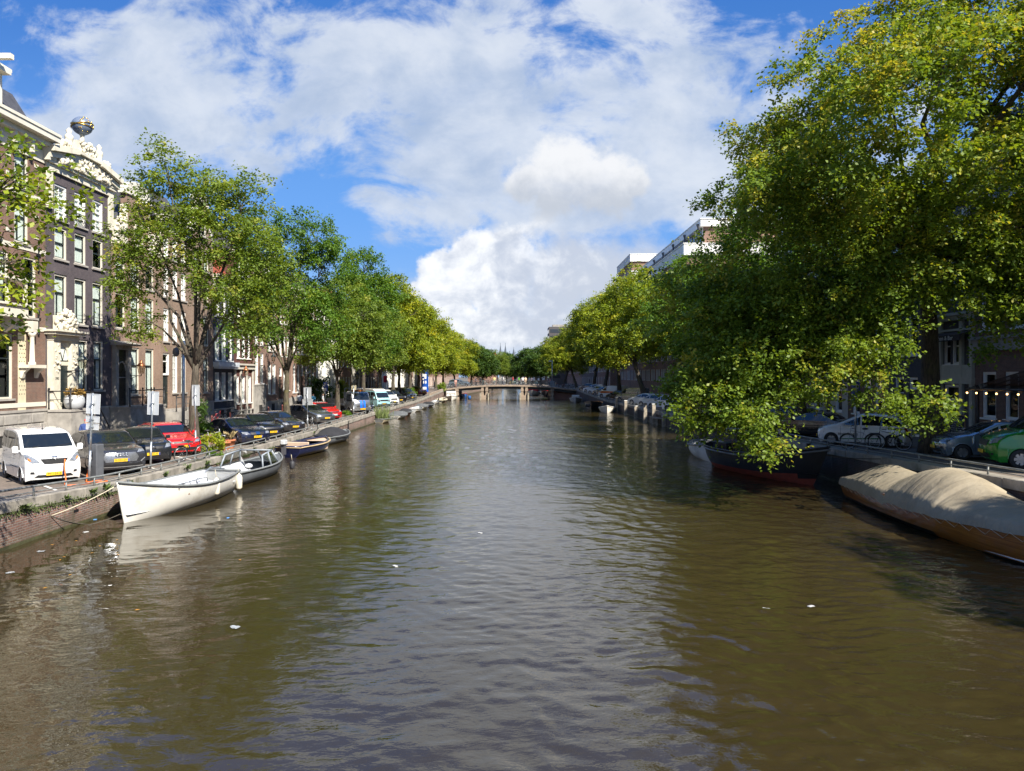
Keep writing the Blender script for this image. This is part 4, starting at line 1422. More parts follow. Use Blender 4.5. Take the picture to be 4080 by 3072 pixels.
def leaves(centers, radii, n_twig, n_leaf, size, rng, axis, droop=.3, yellow=.0, flat=.65):
    C = len(centers)
    N = C * n_twig
    d = rng.normal(size=(N, 3))
    d[:, 2] *= .75
    cen = np.repeat(centers, n_twig, 0)
    outw = cen - axis
    outw[:, 2] *= .6
    outw /= np.linalg.norm(outw, axis=1, keepdims=True) + 1e-6
    d /= np.linalg.norm(d, axis=1, keepdims=True) + 1e-6
    d += outw * .55
    d /= np.linalg.norm(d, axis=1, keepdims=True) + 1e-6
    rad = np.repeat(radii, n_twig) * rng.uniform(.55, 1.25, N)
    M = N * n_leaf
    t = rng.uniform(.12, 1.0, M) ** .8
    dd = np.repeat(d, n_leaf, 0)
    rr = np.repeat(rad, n_leaf)
    p = np.repeat(cen, n_leaf, 0) + dd * (t * rr)[:, None] * np.array([1, 1, flat + .2])
    p[:, 2] -= droop * rr * t ** 2
    p += rng.normal(scale=size * .55, size=(M, 3))
    nrm = rng.normal(scale=.55, size=(M, 3))
    nrm[:, 2] += .8
    nrm += dd * .35
    nrm /= np.linalg.norm(nrm, axis=1, keepdims=True)
    a = dd * .6 + rng.normal(scale=.7, size=(M, 3))
    a[:, 2] -= .35
    a -= nrm * (a * nrm).sum(1, keepdims=True)
    a /= np.linalg.norm(a, axis=1, keepdims=True) + 1e-6
    s = np.cross(nrm, a)
    L = (size * rng.uniform(.7, 1.35, M))[:, None]
    W = L * .33
    V4 = np.empty((M, 4, 3), np.float32)
    V4[:, 0] = p
    V4[:, 1] = p + a * L * .5 + s * W - nrm * L * .06
    V4[:, 2] = p + a * L
    V4[:, 3] = p + a * L * .5 - s * W - nrm * L * .06
    clump = np.repeat(rng.normal(.0, .16, C), n_twig * n_leaf)
    tw = np.repeat(rng.normal(0, .10, N), n_leaf)
    hz = (p[:, 2] - centers[:, 2].min()) / max(1e-3, np.ptp(centers[:, 2]))
    tone = np.clip(.42 + clump + tw + rng.normal(0, .075, M) + yellow * (.1 + .9 * np.clip(hz, 0, 1) ** 1.4), 0, 1).astype(np.float32)
    return V4.reshape(-1, 3), tone


def leaf_mesh(name, V4, tone, m):
    n = len(tone)
    me = bpy.data.meshes.new(name)
    me.vertices.add(n * 4)
    me.vertices.foreach_set('co', V4.astype(np.float32).ravel())
    me.loops.add(n * 4)
    me.loops.foreach_set('vertex_index', np.arange(n * 4, dtype=np.int32))
    me.polygons.add(n)
    me.polygons.foreach_set('loop_start', np.arange(0, n * 4, 4, dtype=np.int32))
    me.polygons.foreach_set('loop_total', np.full(n, 4, np.int32))
    at = me.attributes.new('tone', 'FLOAT', 'FACE')
    at.data.foreach_set('value', tone)
    me.materials.append(m)
    me.update(calc_edges=True)
    return me


def tree_meshes(seed, trunk, lobes, n_clump, size, m, rad=.8, n_twig=9, n_leaf=11, yellow=0.0, bark=None, shell=.55, droop=.3, base_r=.3, extra=None, gaps=0.0, holes=()):
    """trunk: polyline up to the fork. lobes: ellipsoids (cx,cy,cz,rx,ry,rz), all from the tree's base"""
    rng = np.random.default_rng(seed)
    vol = np.array([l[3] * l[4] + l[4] * l[5] + l[3] * l[5] for l in lobes])
    pick = rng.choice(len(lobes), n_clump, p=vol / vol.sum())
    Lb = np.array(lobes)[pick]
    d = rng.normal(size=(n_clump, 3))
    d /= np.linalg.norm(d, axis=1, keepdims=True)
    r = shell + (1 - shell) * rng.uniform(0, 1, n_clump) ** .6
    r *= 1 + rng.normal(0, .07, n_clump)
    cen = Lb[:, :3] + d * r[:, None] * Lb[:, 3:6]
    if gaps:
        ph = rng.uniform(0, 6, 6)
        g = np.sin(cen[:, 0] * 1.1 + ph[0]) + np.sin(cen[:, 1] * 1.0 + ph[1]) + np.sin(cen[:, 2] * 1.3 + ph[2]) + np.sin((cen[:, 0] + cen[:, 2]) * .7 + ph[3])
        cen = cen[g > -2.2 + gaps * 2.0]
    top = Vector(trunk[-1])
    for (hx, hz_, hr) in holes: cen = cen[np.hypot(cen[:, 0] - hx, cen[:, 2] - hz_) > hr]
    if extra is not None: cen = np.vstack([cen, np.array(extra)])
    axis = np.array([top.x, top.y, top.z + .5])
    radii = rad * rng.uniform(.65, 1.35, len(cen))
    V4, tone = leaves(cen, radii, n_twig, n_leaf, size, rng, axis, droop, yellow)
    crown = leaf_mesh('crown', V4, tone, m)
    # wood
    b = MB()
    n = len(trunk)
    rs = [base_r * (1.35 if i == 0 else 1.0 - .38 * i / max(1, n - 1)) for i in range(n)]
    pts = [Vector(p) for p in trunk]
    fine, fr = [], []
    for i in range(n - 1):
        for k in range(4):
            t = k / 4
            fine.append(pts[i].lerp(pts[i + 1], t) + Vector(rng.normal(0, base_r * .06, 3)) * (1 if i + k else 0))
            fr.append(lerp(rs[i], rs[i + 1], t) * rng.uniform(.94, 1.06))
    fine.append(pts[-1]); fr.append(rs[-1])
    b.tube(fine, fr, 12)
    limbs = []
    for l in lobes:
        e = Vector(l[:3]) + Vector((0, 0, l[5] * .35))
        s0 = top.lerp(Vector(trunk[-2]), rng.uniform(0, .35))
        mid1 = s0.lerp(e, .35) + Vector((rng.normal(0, .25), rng.normal(0, .25), .12 * (e - s0).length))
        mid2 = s0.lerp(e, .7) + Vector((rng.normal(0, .3), rng.normal(0, .3), .06 * (e - s0).length))
        P = [s0, s0.lerp(mid1, .5) + Vector((0, 0, .1)), mid1, mid2, e]
        r0 = rs[-1] * rng.uniform(.55, .78)
        b.tube(P, [r0, r0 * .85, r0 * .68, r0 * .42, r0 * .14], 8)
        limbs.append((P, r0))
    nodes = []
    for (P, r0) in limbs:
        for i in range(1, len(P)):
            for t in (0, .5): nodes.append((P[i - 1].lerp(P[i], t), r0 * lerp(.9, .25, (i - 1 + t) / 4)))
    npos = np.array([tuple(q[0]) for q in nodes])
    sel = rng.permutation(len(cen))[:min(len(cen), 170)]
    for j in sel:
        c = cen[j]
        dist = np.linalg.norm(npos - c, axis=1) + np.maximum(0, npos[:, 2] - c[2]) * .8
        k = int(np.argmin(dist))
        p0 = Vector(npos[k])
        e = Vector(c)
        if (e - p0).length > 6.5: continue
        md = p0.lerp(e, .5) + Vector((rng.normal(0, .15), rng.normal(0, .15), .15 * (e - p0).length + rng.normal(0, .1)))
        q = min(.045, nodes[k][1] * .5)
        b.tube([p0, md, e], [q, q * .6, q * .22], 5, False)
    return b.mesh('trunk', bark or BARK), crown


def tree(x, y, z, label, meshes, group=None, rz=0.0, scale=1.0):
    o = empty('street_tree', (x, y, z), rz, label, 'tree', group)
    o.scale = (scale,) * 3 if not isinstance(scale, tuple) else scale
    link('trunk', meshes[0], o)
    link('crown', meshes[1], o)
    return o

GL_, GR_ = 'elms along the left quay', 'elms along the right quay'
# left bank, near to far
tree(-15.4, 12.6, zl(12), 'near tree whose pale green sprays cross the left house fronts at the left edge', tree_meshes(1, [(0, 0, 0), (.3, .2, 2.2), (.9, .6, 4.2)],
     [(4.4, 2.3, 7.9, 1.5, 1.6, 1.2), (5.8, 2.4, 7.0, .9, 1.0, .6), (4.4, 2.4, 6.2, 1.4, 1.4, 1.0), (4.1, 2.3, 4.6, 1.0, 1.3, 1.0), (5.4, 2.6, 5.5, .8, 1.0, .6), (2.0, 1.4, 6.6, 2.2, 2.2, 1.8), (3.9, 2.2, 3.2, .5, .8, .5)], 165, .125, LF_YELLOW, .60, 6, 8, -.16, shell=.2, droop=.5, base_r=.22, gaps=.2), GL_)
tree(-16.0, 37.5, zl(37), 'tall loose olive elm with open twiggy top and low fork beside the grey camera mast', tree_meshes(2, [(0, 0, 0), (-.1, 0, 2.2), (.05, 0, 4.4)],
     [(-1.5, 0, 13.9, 1.5, 1.7, 2.1), (.5, 0, 12.9, 1.8, 1.9, 1.7), (2.5, .2, 12.6, 1.5, 1.8, 1.6), (-2.2, 0, 11.2, 2.0, 2.0, 2.3), (-2.9, 0, 9.2, 1.7, 1.8, 1.5), (.6, 0, 11.0, 2.4, 2.4, 2.6), (3.2, .5, 10.0, 1.8, 2.0, 2.2), (-2.3, -.3, 8.6, 1.8, 1.8, 1.7), (3.0, .3, 7.4, 2.0, 2.0, 1.7), (.4, 0, 8.0, 2.5, 2.3, 1.7), (-2.6, 0, 6.4, 1.3, 1.3, .9)], 690, .145, LF_OLIVE, .74, 8, 9, .08, shell=.25, base_r=.24, gaps=.25, droop=.4), GL_, 0, (1.0, 1.0, 1.0))
tree(-16.3, 54.0, zl(54), 'dark green two topped elm with mossy forked trunk behind the dark saloons', tree_meshes(3, [(0, 0, 0), (-.1, 0, 2.2), (0, 0, 3.9)],
     [(-2.0, 0, 13.2, 2.2, 2.3, 2.3), (2.0, 0, 12.9, 2.1, 2.3, 2.1), (2.8, 0, 10.2, 2.5, 2.4, 2.6), (-2.2, 0, 10.2, 2.8, 2.6, 2.6), (0, 0, 8.0, 3.6, 3.0, 2.4), (-2.8, 0, 6.4, 2.2, 2.2, 1.5), (2.9, 0, 6.8, 2.0, 2.2, 1.6)], 560, .17, LF_GREEN, .8, 9, 9, -.02, bark=BARKM, shell=.4, base_r=.27, gaps=.25), GL_, 0, (.92, .92, 1.07))
tA = tree_meshes(4, [(0, 0, 0), (.1, 0, 2.4), (0, 0, 4.2)], [(0, 0, 11.4, 2.8, 2.8, 2.2), (-2.6, 0, 9.0, 2.8, 2.8, 2.4), (2.7, 0, 9.2, 2.8, 2.8, 2.4), (0, 0, 7.4, 3.8, 3.4, 2.2), (-2.6, 0, 6.2, 2.2, 2.2, 1.5), (2.4, 0, 6.2, 2.4, 2.4, 1.5)], 520, .20, LF_OLIVE, .85, 9, 8, -.05, shell=.45, base_r=.25)
tB = tree_meshes(5, [(0, 0, 0), (0, .1, 2.6), (.1, 0, 4.6)], [(0, 0, 14.4, 2.7, 2.7, 2.4), (-2.4, 0, 11.6, 3.0, 3.0, 2.6), (2.6, 0, 11.6, 2.9, 2.9, 2.6), (0, 0, 9.0, 4.4, 3.8, 2.6), (-2.8, 0, 7.0, 2.4, 2.4, 1.7), (2.8, 0, 6.8, 2.6, 2.6, 1.7)], 560, .23, LF_GREEN, .95, 9, 8, .02, shell=.45, base_r=.28)
tC = tree_meshes(6, [(0, 0, 0), (0, .1, 2.4), (.1, 0, 4.2)], [(0, 0, 14.0, 2.6, 2.6, 2.4), (-2.6, 0, 11.4, 3.0, 3.0, 2.6), (2.8, 0, 11.0, 3.0, 3.0, 2.6), (0, 0, 8.6, 4.6, 4.0, 2.6), (-3.0, 0, 6.4, 2.5, 2.5, 1.8), (3.0, 0, 6.4, 2.5, 2.5, 1.8)], 560, .26, LF_YELLOW, 1.0, 9, 8, .05, shell=.45, base_r=.28)
tree(-16.1, 68.5, zl(68), 'rounded olive tree behind the silver lorry, lower than its neighbours', tA, GL_, 0, (.88, .88, .95))
tree(-16.0, 80.6, zl(80), 'tall bright green tree with straight dark trunk beside the blue camper van', tB, GL_, 1.1, (.9, .9, 1.05))
tree(-16.2, 92.0, zl(92), 'mid green tree with low skirts above the white panel van', tA, GL_, 2.2, (.95, .95, .98))
tree(-16.0, 100.5, zl(100), 'yellow green tree with slanting twin stems behind the black off road car', tC, GL_, .4, (.95, .95, 1.08))
tree(-16.4, 109.0, zl(109), 'slim yellow green tree leaning beside the silver panel van', tC, GL_, 2.0, .95)
tree(-16.2, 119.0, zl(119), 'large yellowing tree in front of the blue advertising column', tC, GL_, 3.6, (1.1, 1.1, 1.0))
tree(-16.4, 131.0, zl(131), 'yellowing tree just before the bridge on the left', tC, GL_, 5.0, (1.08, 1.08, .98))
for (x, y, ms, lb_, rz, s) in ((-17.0, 168, tC, 'first yellowing tree beyond the bridge on the left bank', 1.0, (1.12, 1.12, 1.0)), (-16.6, 182, tC, 'second yellowing tree beyond the bridge on the left bank', 2.4, (1.1, 1.1, .98)), (-15.0, 197, tC, 'last yellowing tree beyond the bridge before the dark green ones', 3.3, (1.15, 1.15, .95))):
    tree(x, y, 1.2, lb_, ms, GL_, rz, s)
tD = tree_meshes(7, [(0, 0, 0), (0, 0, 2.2), (0, 0, 3.6)], [(0, 0, 10.4, 2.6, 2.6, 1.8), (-2.4, 0, 8.2, 2.8, 2.8, 2.2), (2.6, 0, 8.2, 2.8, 2.8, 2.2), (0, 0, 6.0, 4.2, 4.0, 2.4)], 420, .38, LF_DARK, 1.1, 9, 7, .1, shell=.5, base_r=.28)
tree(-12.0, 224, 1.2, 'dark green round tree left of the far roofs', tD, GL_, 0, (1.2, 1.2, 1.1))
tree(-8.8, 232, 1.2, 'second dark green tree in front of the far lift house', tD, GL_, 2, (1.15, 1.15, 1.0))
tree(-5.2, 285, 1.2, 'olive far tree below the two thin spires', tA, GL_, 1, (1.15, 1.15, 1.0))
tree(-1.8, 300, 1.2, 'green far tree under the thin spires', tD, GL_, 3, (1.15, 1.15, 1.05))

# right bank, near to far
rng0 = np.random.default_rng(77)
ex = []
for (px, py, Y, rp, n) in ((712, 385, 27.5, 1.2, 34), (704, 418, 26.8, .6, 9), (722, 335, 29, 1.7, 60), (785, 320, 27.5, 1.8, 60), (850, 325, 27, 1.6, 50), (700, 290, 30, 1.5, 40), (935, 275, 26.5, 1.4, 36), (985, 265, 26.5, 1.5, 44), (1015, 300, 26.5, 1.2, 26), (870, 330, 26.5, 1.0, 14), (740, 370, 28, 1.4, 40), (740, 412, 27.0, .7, 14), (772, 436, 26.0, .45, 8), (760, 395, 27.5, 1.4, 34), (812, 372, 27.0, 1.1, 16), (868, 368, 27.0, 1.0, 16), (893, 400, 26.0, .6, 6), (930, 408, 26.2, .5, 7), (985, 318, 27.5, .9, 8), (694, 372, 28, .8, 12), (800, 350, 28, 1.5, 40)):
    cx, cz = (px - 511) / 741 * Y - 17.6, EYE + (376.5 - py) / 741 * Y - zr(31)
    for k in range(n):
        q = (cx + rng0.normal(0, rp * .6), Y - 31.0 + rng0.normal(0, .8), cz + rng0.normal(0, rp * .5))
        if q[2] + zr(31) > EYE - 1.75 or rp < .6: ex.append(q)
tree(17.6, 31.0, zr(31), 'huge spreading elm with massive dark trunk, leaning over the moored boats at the right', tree_meshes(21, [(0, 0, 0), (-.1, -.1, 3.0), (-.5, -.6, 6.0), (-1.2, -1.5, 8.2)],
     [(l[0] - 1.0, l[1] - 2.1) + l[2:] for l in ((-4.6, -.5, 8.6, 4.2, 3.8, 3.6), (-6.0, .5, 6.0, 3.2, 3.0, 2.6), (-2.6, -1.5, 13.0, 4.2, 3.8, 3.6), (1.6, -1.2, 16.2, 4.6, 4.0, 4.0), (-5.6, 1.5, 11.4, 3.0, 3.0, 2.8), (4.6, -1.5, 12.4, 3.8, 4.0, 4.4), (3.0, -2.2, 8.0, 3.6, 2.2, 2.4), (-1.0, -2.6, 9.0, 3.6, 2.2, 2.6), (6.0, -1.0, 17.5, 4.0, 4.0, 4.0), (-3.4, -6.3, 11.8, 3.0, 2.6, 2.5), (-6.3, -4.2, 9.6, 2.5, 2.4, 2.2), (1.5, -6.0, 13.5, 3.2, 2.6, 3.0))], 2700, .135, LF_ELM, .8, 11, 12, .42, shell=.35, base_r=.40, droop=.38, extra=ex, gaps=.28, holes=((-3.5, 11.6, 1.35), (.1, 12.4, 1.0), (-1.7, 13.9, .8), (2.4, 10.6, .8))), GR_)
tE = tree_meshes(22, [(0, 0, 0), (-.2, 0, 2.6), (-.4, 0, 4.8)], [(-2.0, 0, 13.5, 3.4, 3.2, 2.8), (2.0, 0, 13.5, 3.2, 3.2, 2.8), (-4.0, 0, 10.0, 3.4, 3.2, 2.8), (3.6, 0, 10.0, 3.2, 3.2, 2.8), (0, 0, 8.0, 4.6, 4.0, 2.6), (-4.2, 0, 6.4, 2.8, 2.6, 1.9)], 760, .19, LF_GREEN, .95, 9, 9, .02, shell=.4, base_r=.3)
tree(17.0, 43.0, zr(43), 'dark shaded elm right behind the huge one, hiding the house fronts', tE, GR_, 0, (.95, .95, .82))
tree(16.6, 58.0, zr(58), 'dark green elm over the row of shaded parked cars', tE, GR_, 3.4, (1.0, 1.0, .80))
tF = tree_meshes(23, [(0, 0, 0), (-.7, 0, 2.6), (-1.5, 0, 5.4)], [(-1.0, 0, 14.4, 3.4, 3.2, 3.0), (3.0, 0, 13.2, 3.2, 3.2, 2.8), (-3.8, 0, 11.2, 3.2, 3.2, 3.0), (2.8, 0, 9.6, 3.6, 3.2, 2.8), (-1.0, 0, 8.6, 4.6, 4.0, 2.8), (-4.6, 0, 7.2, 2.8, 2.6, 2.2)], 720, .24, LF_YELLOW, 1.0, 9, 9, .0, shell=.4, base_r=.34)
tree(16.4, 74.0, zr(74), 'yellow green elm with upright trunk below the white parapet', tF, GR_, 2.6, (.92, .92, .80))
tree(17.2, 94.0, zr(94), 'golden topped elm with pale trunk leaning over the white parked cars', tF, GR_, 0, (1.05, 1.05, .99))
tree(16.4, 112.0, zr(112), 'yellow green elm behind the orange striped van', tF, GR_, 1.3, (1.05, 1.05, 1.0))
tree(16.0, 128.0, zr(128), 'broad yellow green elm shading the right bridge ramp', tF, GR_, 4.0, (1.1, 1.1, 1.0))
tree(15.8, 143.0, zr(143), 'last elm before the bridge on the right bank', tF, GR_, 2.0, (1.1, 1.1, .95))
tree(15.5, 172.0, 1.3, 'yellow tree beyond the bridge next to the tall lamp mast', tF, GR_, 0, (1.0, 1.0, .9))
tree(13.5, 195.0, 1.3, 'green tree beyond the bridge on the right bank', tF, GR_, 3, (.95, .95, .85))
tree(9.0, 228.0, 1.2, 'dark green tree right of the far roofs', tD, GR_, 1, (1.15, 1.15, 1.02))
tree(5.6, 252.0, 1.2, 'dark round tree right of the pyramid spire', tD, GR_, 2.5, (1.1, 1.1, 1.05))
tree(3.4, 310.0, 1.2, 'small far tree under the pyramid spire', tD, GR_, .5, (1.1, 1.1, .9))
# the tree just outside the right edge that dapples the tarpaulin boat
tree(21.0, 6.5, 1.75, 'leafy tree beside the camera bridge at the far right', tE, GR_, 1.5, (.8, .8, .85))
# ------------------------------------------------------------------ vehicles
def paint(name, c, metal=.0, rough=.22):
    return mat('paint_' + name, c, rough, metal, var=.03, scale=2, coat=1.0, dirt=(tuple(min(1, k * .8 + .03) for k in c), .25))
CGLASS = mat('car_glass', (.010, .013, .015), .03, var=.1, spec=.9)
RUBBER = mat('tyre_rubber', (.016, .016, .016), .75)
TRIM = mat('black_plastic', (.018, .018, .02), .5, bump=.1)
ALLOY = mat('alloy_rim', (.42, .43, .45), .28, .85)
LAMP = mat('headlamp_glass', (.24, .26, .29), .06, .3, var=.35, scale=14)
TAIL = mat('tail_lamp', (.30, .01, .012), .12)
AMBER = mat('amber_lamp', (.7, .2, .02), .15)
CHROME = mat('chrome', (.62, .63, .65), .12, 1.0)
PLATE = mat('plate_yellow', (.72, .44, .02), .4, var=.03)
PLATEB = mat('plate_blue', (.02, .06, .32), .4)
INK = mat('plate_ink', (.01, .01, .01), .5)
SEAM = mat('seam_black', (.006, .006, .007), .8)


def dense(pts, n=4):
    out = []
    P = [Vector((p[0], 0, p[1])) for p in pts]
    for i in range(len(P) - 1):
        p0, p1, p2, p3 = P[max(i - 1, 0)], P[i], P[i + 1], P[min(i + 2, len(P) - 1)]
        for k in range(n):
            t = k / n
            q = .5 * ((2 * p1) + (p2 - p0) * t + (2 * p0 - 5 * p1 + 4 * p2 - p3) * t * t + (3 * p1 - p0 - 3 * p2 + p3) * t ** 3)
            q = q.lerp(p1.lerp(p2, t), .45)
            out.append((q.x, q.z))
    out.append(pts[-1])
    return out


class CarShape:
    def __init__(s, pts, W, zb, tum, axles, r, bow=.20, sill=.22):
        s.o = dense(pts)
        s.L2 = max(p[0] for p in pts)
        s.W, s.zb, s.tum, s.axles, s.r, s.bow, s.sill = W, zb, tum, axles, r, bow, sill
        k = max(range(len(s.o)), key=lambda i: s.o[i][1])
        s.H = s.o[k][1]
        fr = s.o[:k + 1]
        rr = s.o[k:][::-1]
        def mono(seq):
            out = []
            for (x, z) in seq:
                if not out or z > out[-1][0] + 1e-4: out.append((z, x))
            return out
        s.f, s.rr = mono(fr), mono(rr)

    def e(s, x): return max(0.0, (abs(x) - .55 * s.L2) / (.45 * s.L2))
    def w(s, x, z):
        h = s.W / 2 * (1 - .075 * s.e(x) ** 2)
        if z > s.zb: h -= (z - s.zb) * s.tum + .01
        else: h -= .03 * ((z - .62) / .4) ** 2
        return h
    def xm(s, x, t): return x - math.copysign(1, x) * s.bow * abs(t) ** 2.3 * min(1, s.e(x)) - math.copysign(1, x) * .02 * t * t
    def cr(s, t):
        t = abs(t)
        return .022 * t * t + .045 * max(0, (t - .8) / .2) ** 2
    def top(s, x):
        xs = sorted(s.o[4:-4], key=lambda p: p[0])
        return float(np.interp(x, [p[0] for p in xs], [p[1] for p in xs]))

    def body(s):
        b = MB()
        b.smooth = True
        T = [-1, -.96, -.9, -.8, -.6, -.3, 0, .3, .6, .8, .9, .96, 1]
        n = len(T)
        vs = []
        for (x, z) in s.o:
            for t in T:
                hw = s.w(s.xm(x, 1), z)
                vs.append((s.xm(x, t), t * hw, z - s.cr(t)))
        fs = [(i * n + k, i * n + k + 1, (i + 1) * n + k + 1, (i + 1) * n + k) for i in range(len(s.o) - 1) for k in range(n - 1)]
        b.add(vs, [f[::-1] for f in fs])
        poly = [(s.xm(x, 1), z - s.cr(1)) for (x, z) in s.o]
        ar = s.r + .05
        low = []
        for xa in sorted(s.axles):
            d = math.asin(max(-1, min(1, (s.sill - s.r) / ar)))
            for k in range(15):
                a = lerp(math.pi - d, d, k / 14)
                low.append((xa + ar * math.cos(a), s.r + ar * math.sin(a)))
        poly += low
        bm = bmesh.new()
        f = bm.faces.new([bm.verts.new((p[0], 0, p[1])) for p in poly])
        bmesh.ops.triangulate(bm, faces=[f], ngon_method='EAR_CLIP')
        for z in (.35, .5, .68, .84, s.zb - .04, s.zb, s.zb + .12, s.zb + .28):
            bmesh.ops.bisect_plane(bm, geom=bm.verts[:] + bm.edges[:] + bm.faces[:], plane_co=(0, 0, z), plane_no=(0, 0, 1))
        x = -s.L2 + .2
        while x < s.L2 - .1:
            bmesh.ops.bisect_plane(bm, geom=bm.verts[:] + bm.edges[:] + bm.faces[:], plane_co=(x, 0, 0), plane_no=(1, 0, 0))
            x += .3
        bm.verts.index_update()
        vs = [v.co.copy() for v in bm.verts]
        fs = [[v.index for v in q.verts] for q in bm.faces]
        bm.free()
        for sg in (1, -1):
            b.add([(p.x, sg * s.w(p.x, p.z), p.z) for p in vs], [q if sg > 0 else q[::-1] for q in fs])
            # wheel arch lip
            for xa in s.axles:
                pts = [(xa + (ar - .01) * math.cos(math.pi * k / 14), sg * (s.w(xa, s.r + .2) - .012), s.r + (ar - .01) * math.sin(math.pi * k / 14)) for k in range(15)]
                b.tube(pts, .022, 6, False)
        return b

    def flat(s, poly, cuts=(6, 4)):
        bm = bmesh.new()
        f = bm.faces.new([bm.verts.new((p[0], p[1], 0)) for p in poly])
        bmesh.ops.triangulate(bm, faces=[f])
        for ax, n in ((0, cuts[0]), (1, cuts[1])):
            lo, hi = min(p[ax] for p in poly), max(p[ax] for p in poly)
            for k in range(1, n):
                no = [0, 0, 0]; no[ax] = 1
                co = [0, 0, 0]; co[ax] = lerp(lo, hi, k / n)
                bmesh.ops.bisect_plane(bm, geom=bm.verts[:] + bm.edges[:] + bm.faces[:], plane_co=co, plane_no=no)
        bm.verts.index_update()
        r = ([v.co.copy() for v in bm.verts], [[v.index for v in q.verts] for q in bm.faces])
        bm.free()
        return r

    def front(s, b, poly, off=.012, rear=False, both=False, cuts=(6, 4)):
        """poly in (y, z) laid on the nose / windscreen (or tail)"""
        tab = s.rr if rear else s.f
        for sg in ((1, -1) if both else (1,)):
            vs, fs = s.flat([(p[0] * sg, p[1]) for p in poly], cuts)
            out = []
            for v in vs:
                y, z = v.x, v.y
                x0 = float(np.interp(z + .01, [q[0] for q in tab], [q[1] for q in tab]))
                hw = s.w(s.xm(x0, 1), z)
                t = max(-1, min(1, y / hw))
                x0 = float(np.interp(z + s.cr(t), [q[0] for q in tab], [q[1] for q in tab]))
                out.append((s.xm(x0, t) + (-off if rear else off), y, z + off * .7))
            b.add(out, fs, True)

    def side(s, b, poly, off=.010, cuts=(8, 3), sides=(1, -1)):
        for sg in sides:
            vs, fs = s.flat(poly, cuts)
            b.add([(v.x, sg * (s.w(v.x, v.y) + off), v.y) for v in vs], fs, True)


def wheel_meshes(r, wdt=.2, rimm=None, spokes=5, cache={}):
    key = (r, wdt, rimm.name if rimm else '', spokes)
    if key in cache: return cache[key]
    t = MB()
    t.lathe([(r * .60, -wdt / 2), (r * .9, -wdt / 2), (r, -wdt * .36), (r, wdt * .36), (r * .9, wdt / 2), (r * .60, wdt / 2)], 24, axis='y')
    m = MB()
    m.lathe([(r * .66, wdt * .44), (r * .62, wdt * .40), (r * .60, wdt * .2), (.001, wdt * .2)], 24, axis='y')
    m.cur = 0
    for k in range(spokes):
        a = 2 * math.pi * k / spokes
        c, s_ = math.cos(a), math.sin(a)
        w0, w1 = .04, .055
        p = [(r * .12, -w0), (r * .62, -w1), (r * .62, w1), (r * .12, w0)]
        q = [(x * c - y * s_, x * s_ + y * c) for (x, y) in p]
        m.prism(q, 'y', wdt * .24, wdt * .42)
    m.lathe([(.06, wdt * .46), (.06, wdt * .2)], 10, axis='y'); m.lathe([(.001, wdt * .46), (.06, wdt * .46)], 10, axis='y')
    d = MB()
    me1, me2 = t.mesh('wheel', RUBBER), m.mesh('rim', rimm or ALLOY)
    cache[key] = (me1, me2)
    return cache[key]


SH = {}
SH['hatch'] = CarShape([(1.97, .22), (2.03, .42), (2.02, .60), (1.95, .74), (1.78, .84), (1.2, .97), (.88, 1.03), (.12, 1.41), (-.4, 1.48), (-1.2, 1.44), (-1.62, 1.34), (-1.92, 1.02), (-2.01, .78), (-2.03, .5), (-1.97, .24)], 1.76, .95, .30, (1.25, -1.25), .30)
SH['mini'] = CarShape([(1.78, .22), (1.84, .42), (1.83, .62), (1.76, .78), (1.6, .89), (1.15, 1.0), (.85, 1.06), (.2, 1.46), (-.3, 1.53), (-1.1, 1.49), (-1.5, 1.38), (-1.74, 1.05), (-1.83, .78), (-1.84, .5), (-1.78, .24)], 1.70, .98, .26, (1.2, -1.2), .30)
SH['ev'] = CarShape([(1.98, .24), (2.04, .44), (2.04, .66), (1.96, .82), (1.75, .92), (1.3, 1.02), (1.05, 1.08), (.15, 1.50), (-.3, 1.57), (-1.1, 1.53), (-1.6, 1.40), (-1.92, 1.08), (-2.02, .84), (-2.04, .5), (-1.98, .26)], 1.74, .98, .28, (1.28, -1.3), .31)
SH['sedan'] = CarShape([(2.26, .22), (2.32, .42), (2.31, .58), (2.24, .70), (2.05, .78), (1.35, .92), (.98, .98), (.1, 1.36), (-.45, 1.43), (-1.0, 1.38), (-1.68, 1.08), (-2.08, 1.04), (-2.27, .98), (-2.32, .7), (-2.30, .42), (-2.25, .25)], 1.81, .92, .32, (1.42, -1.33), .31)
SH['estate'] = CarShape([(2.26, .22), (2.32, .42), (2.31, .60), (2.23, .74), (2.03, .83), (1.35, .96), (.98, 1.02), (.15, 1.41), (-.4, 1.49), (-1.4, 1.46), (-1.95, 1.36), (-2.2, 1.05), (-2.28, .8), (-2.3, .5), (-2.25, .25)], 1.80, .95, .28, (1.40, -1.33), .31)
SH['suv'] = CarShape([(2.22, .28), (2.30, .48), (2.30, .72), (2.24, .90), (2.05, 1.0), (1.35, 1.09), (1.0, 1.14), (.2, 1.55), (-.3, 1.63), (-1.2, 1.58), (-1.85, 1.42), (-2.15, 1.12), (-2.27, .88), (-2.29, .55), (-2.23, .3)], 1.86, 1.04, .27, (1.40, -1.38), .37, sill=.28)
SH['offroad'] = CarShape([(2.12, .32), (2.18, .5), (2.18, .85), (2.14, 1.02), (2.0, 1.10), (1.2, 1.16), (1.0, 1.2), (.5, 1.72), (.2, 1.82), (-1.8, 1.82), (-2.1, 1.74), (-2.18, 1.1), (-2.18, .6), (-2.14, .34)], 1.84, 1.1, .14, (1.3, -1.3), .38, bow=.10, sill=.32)
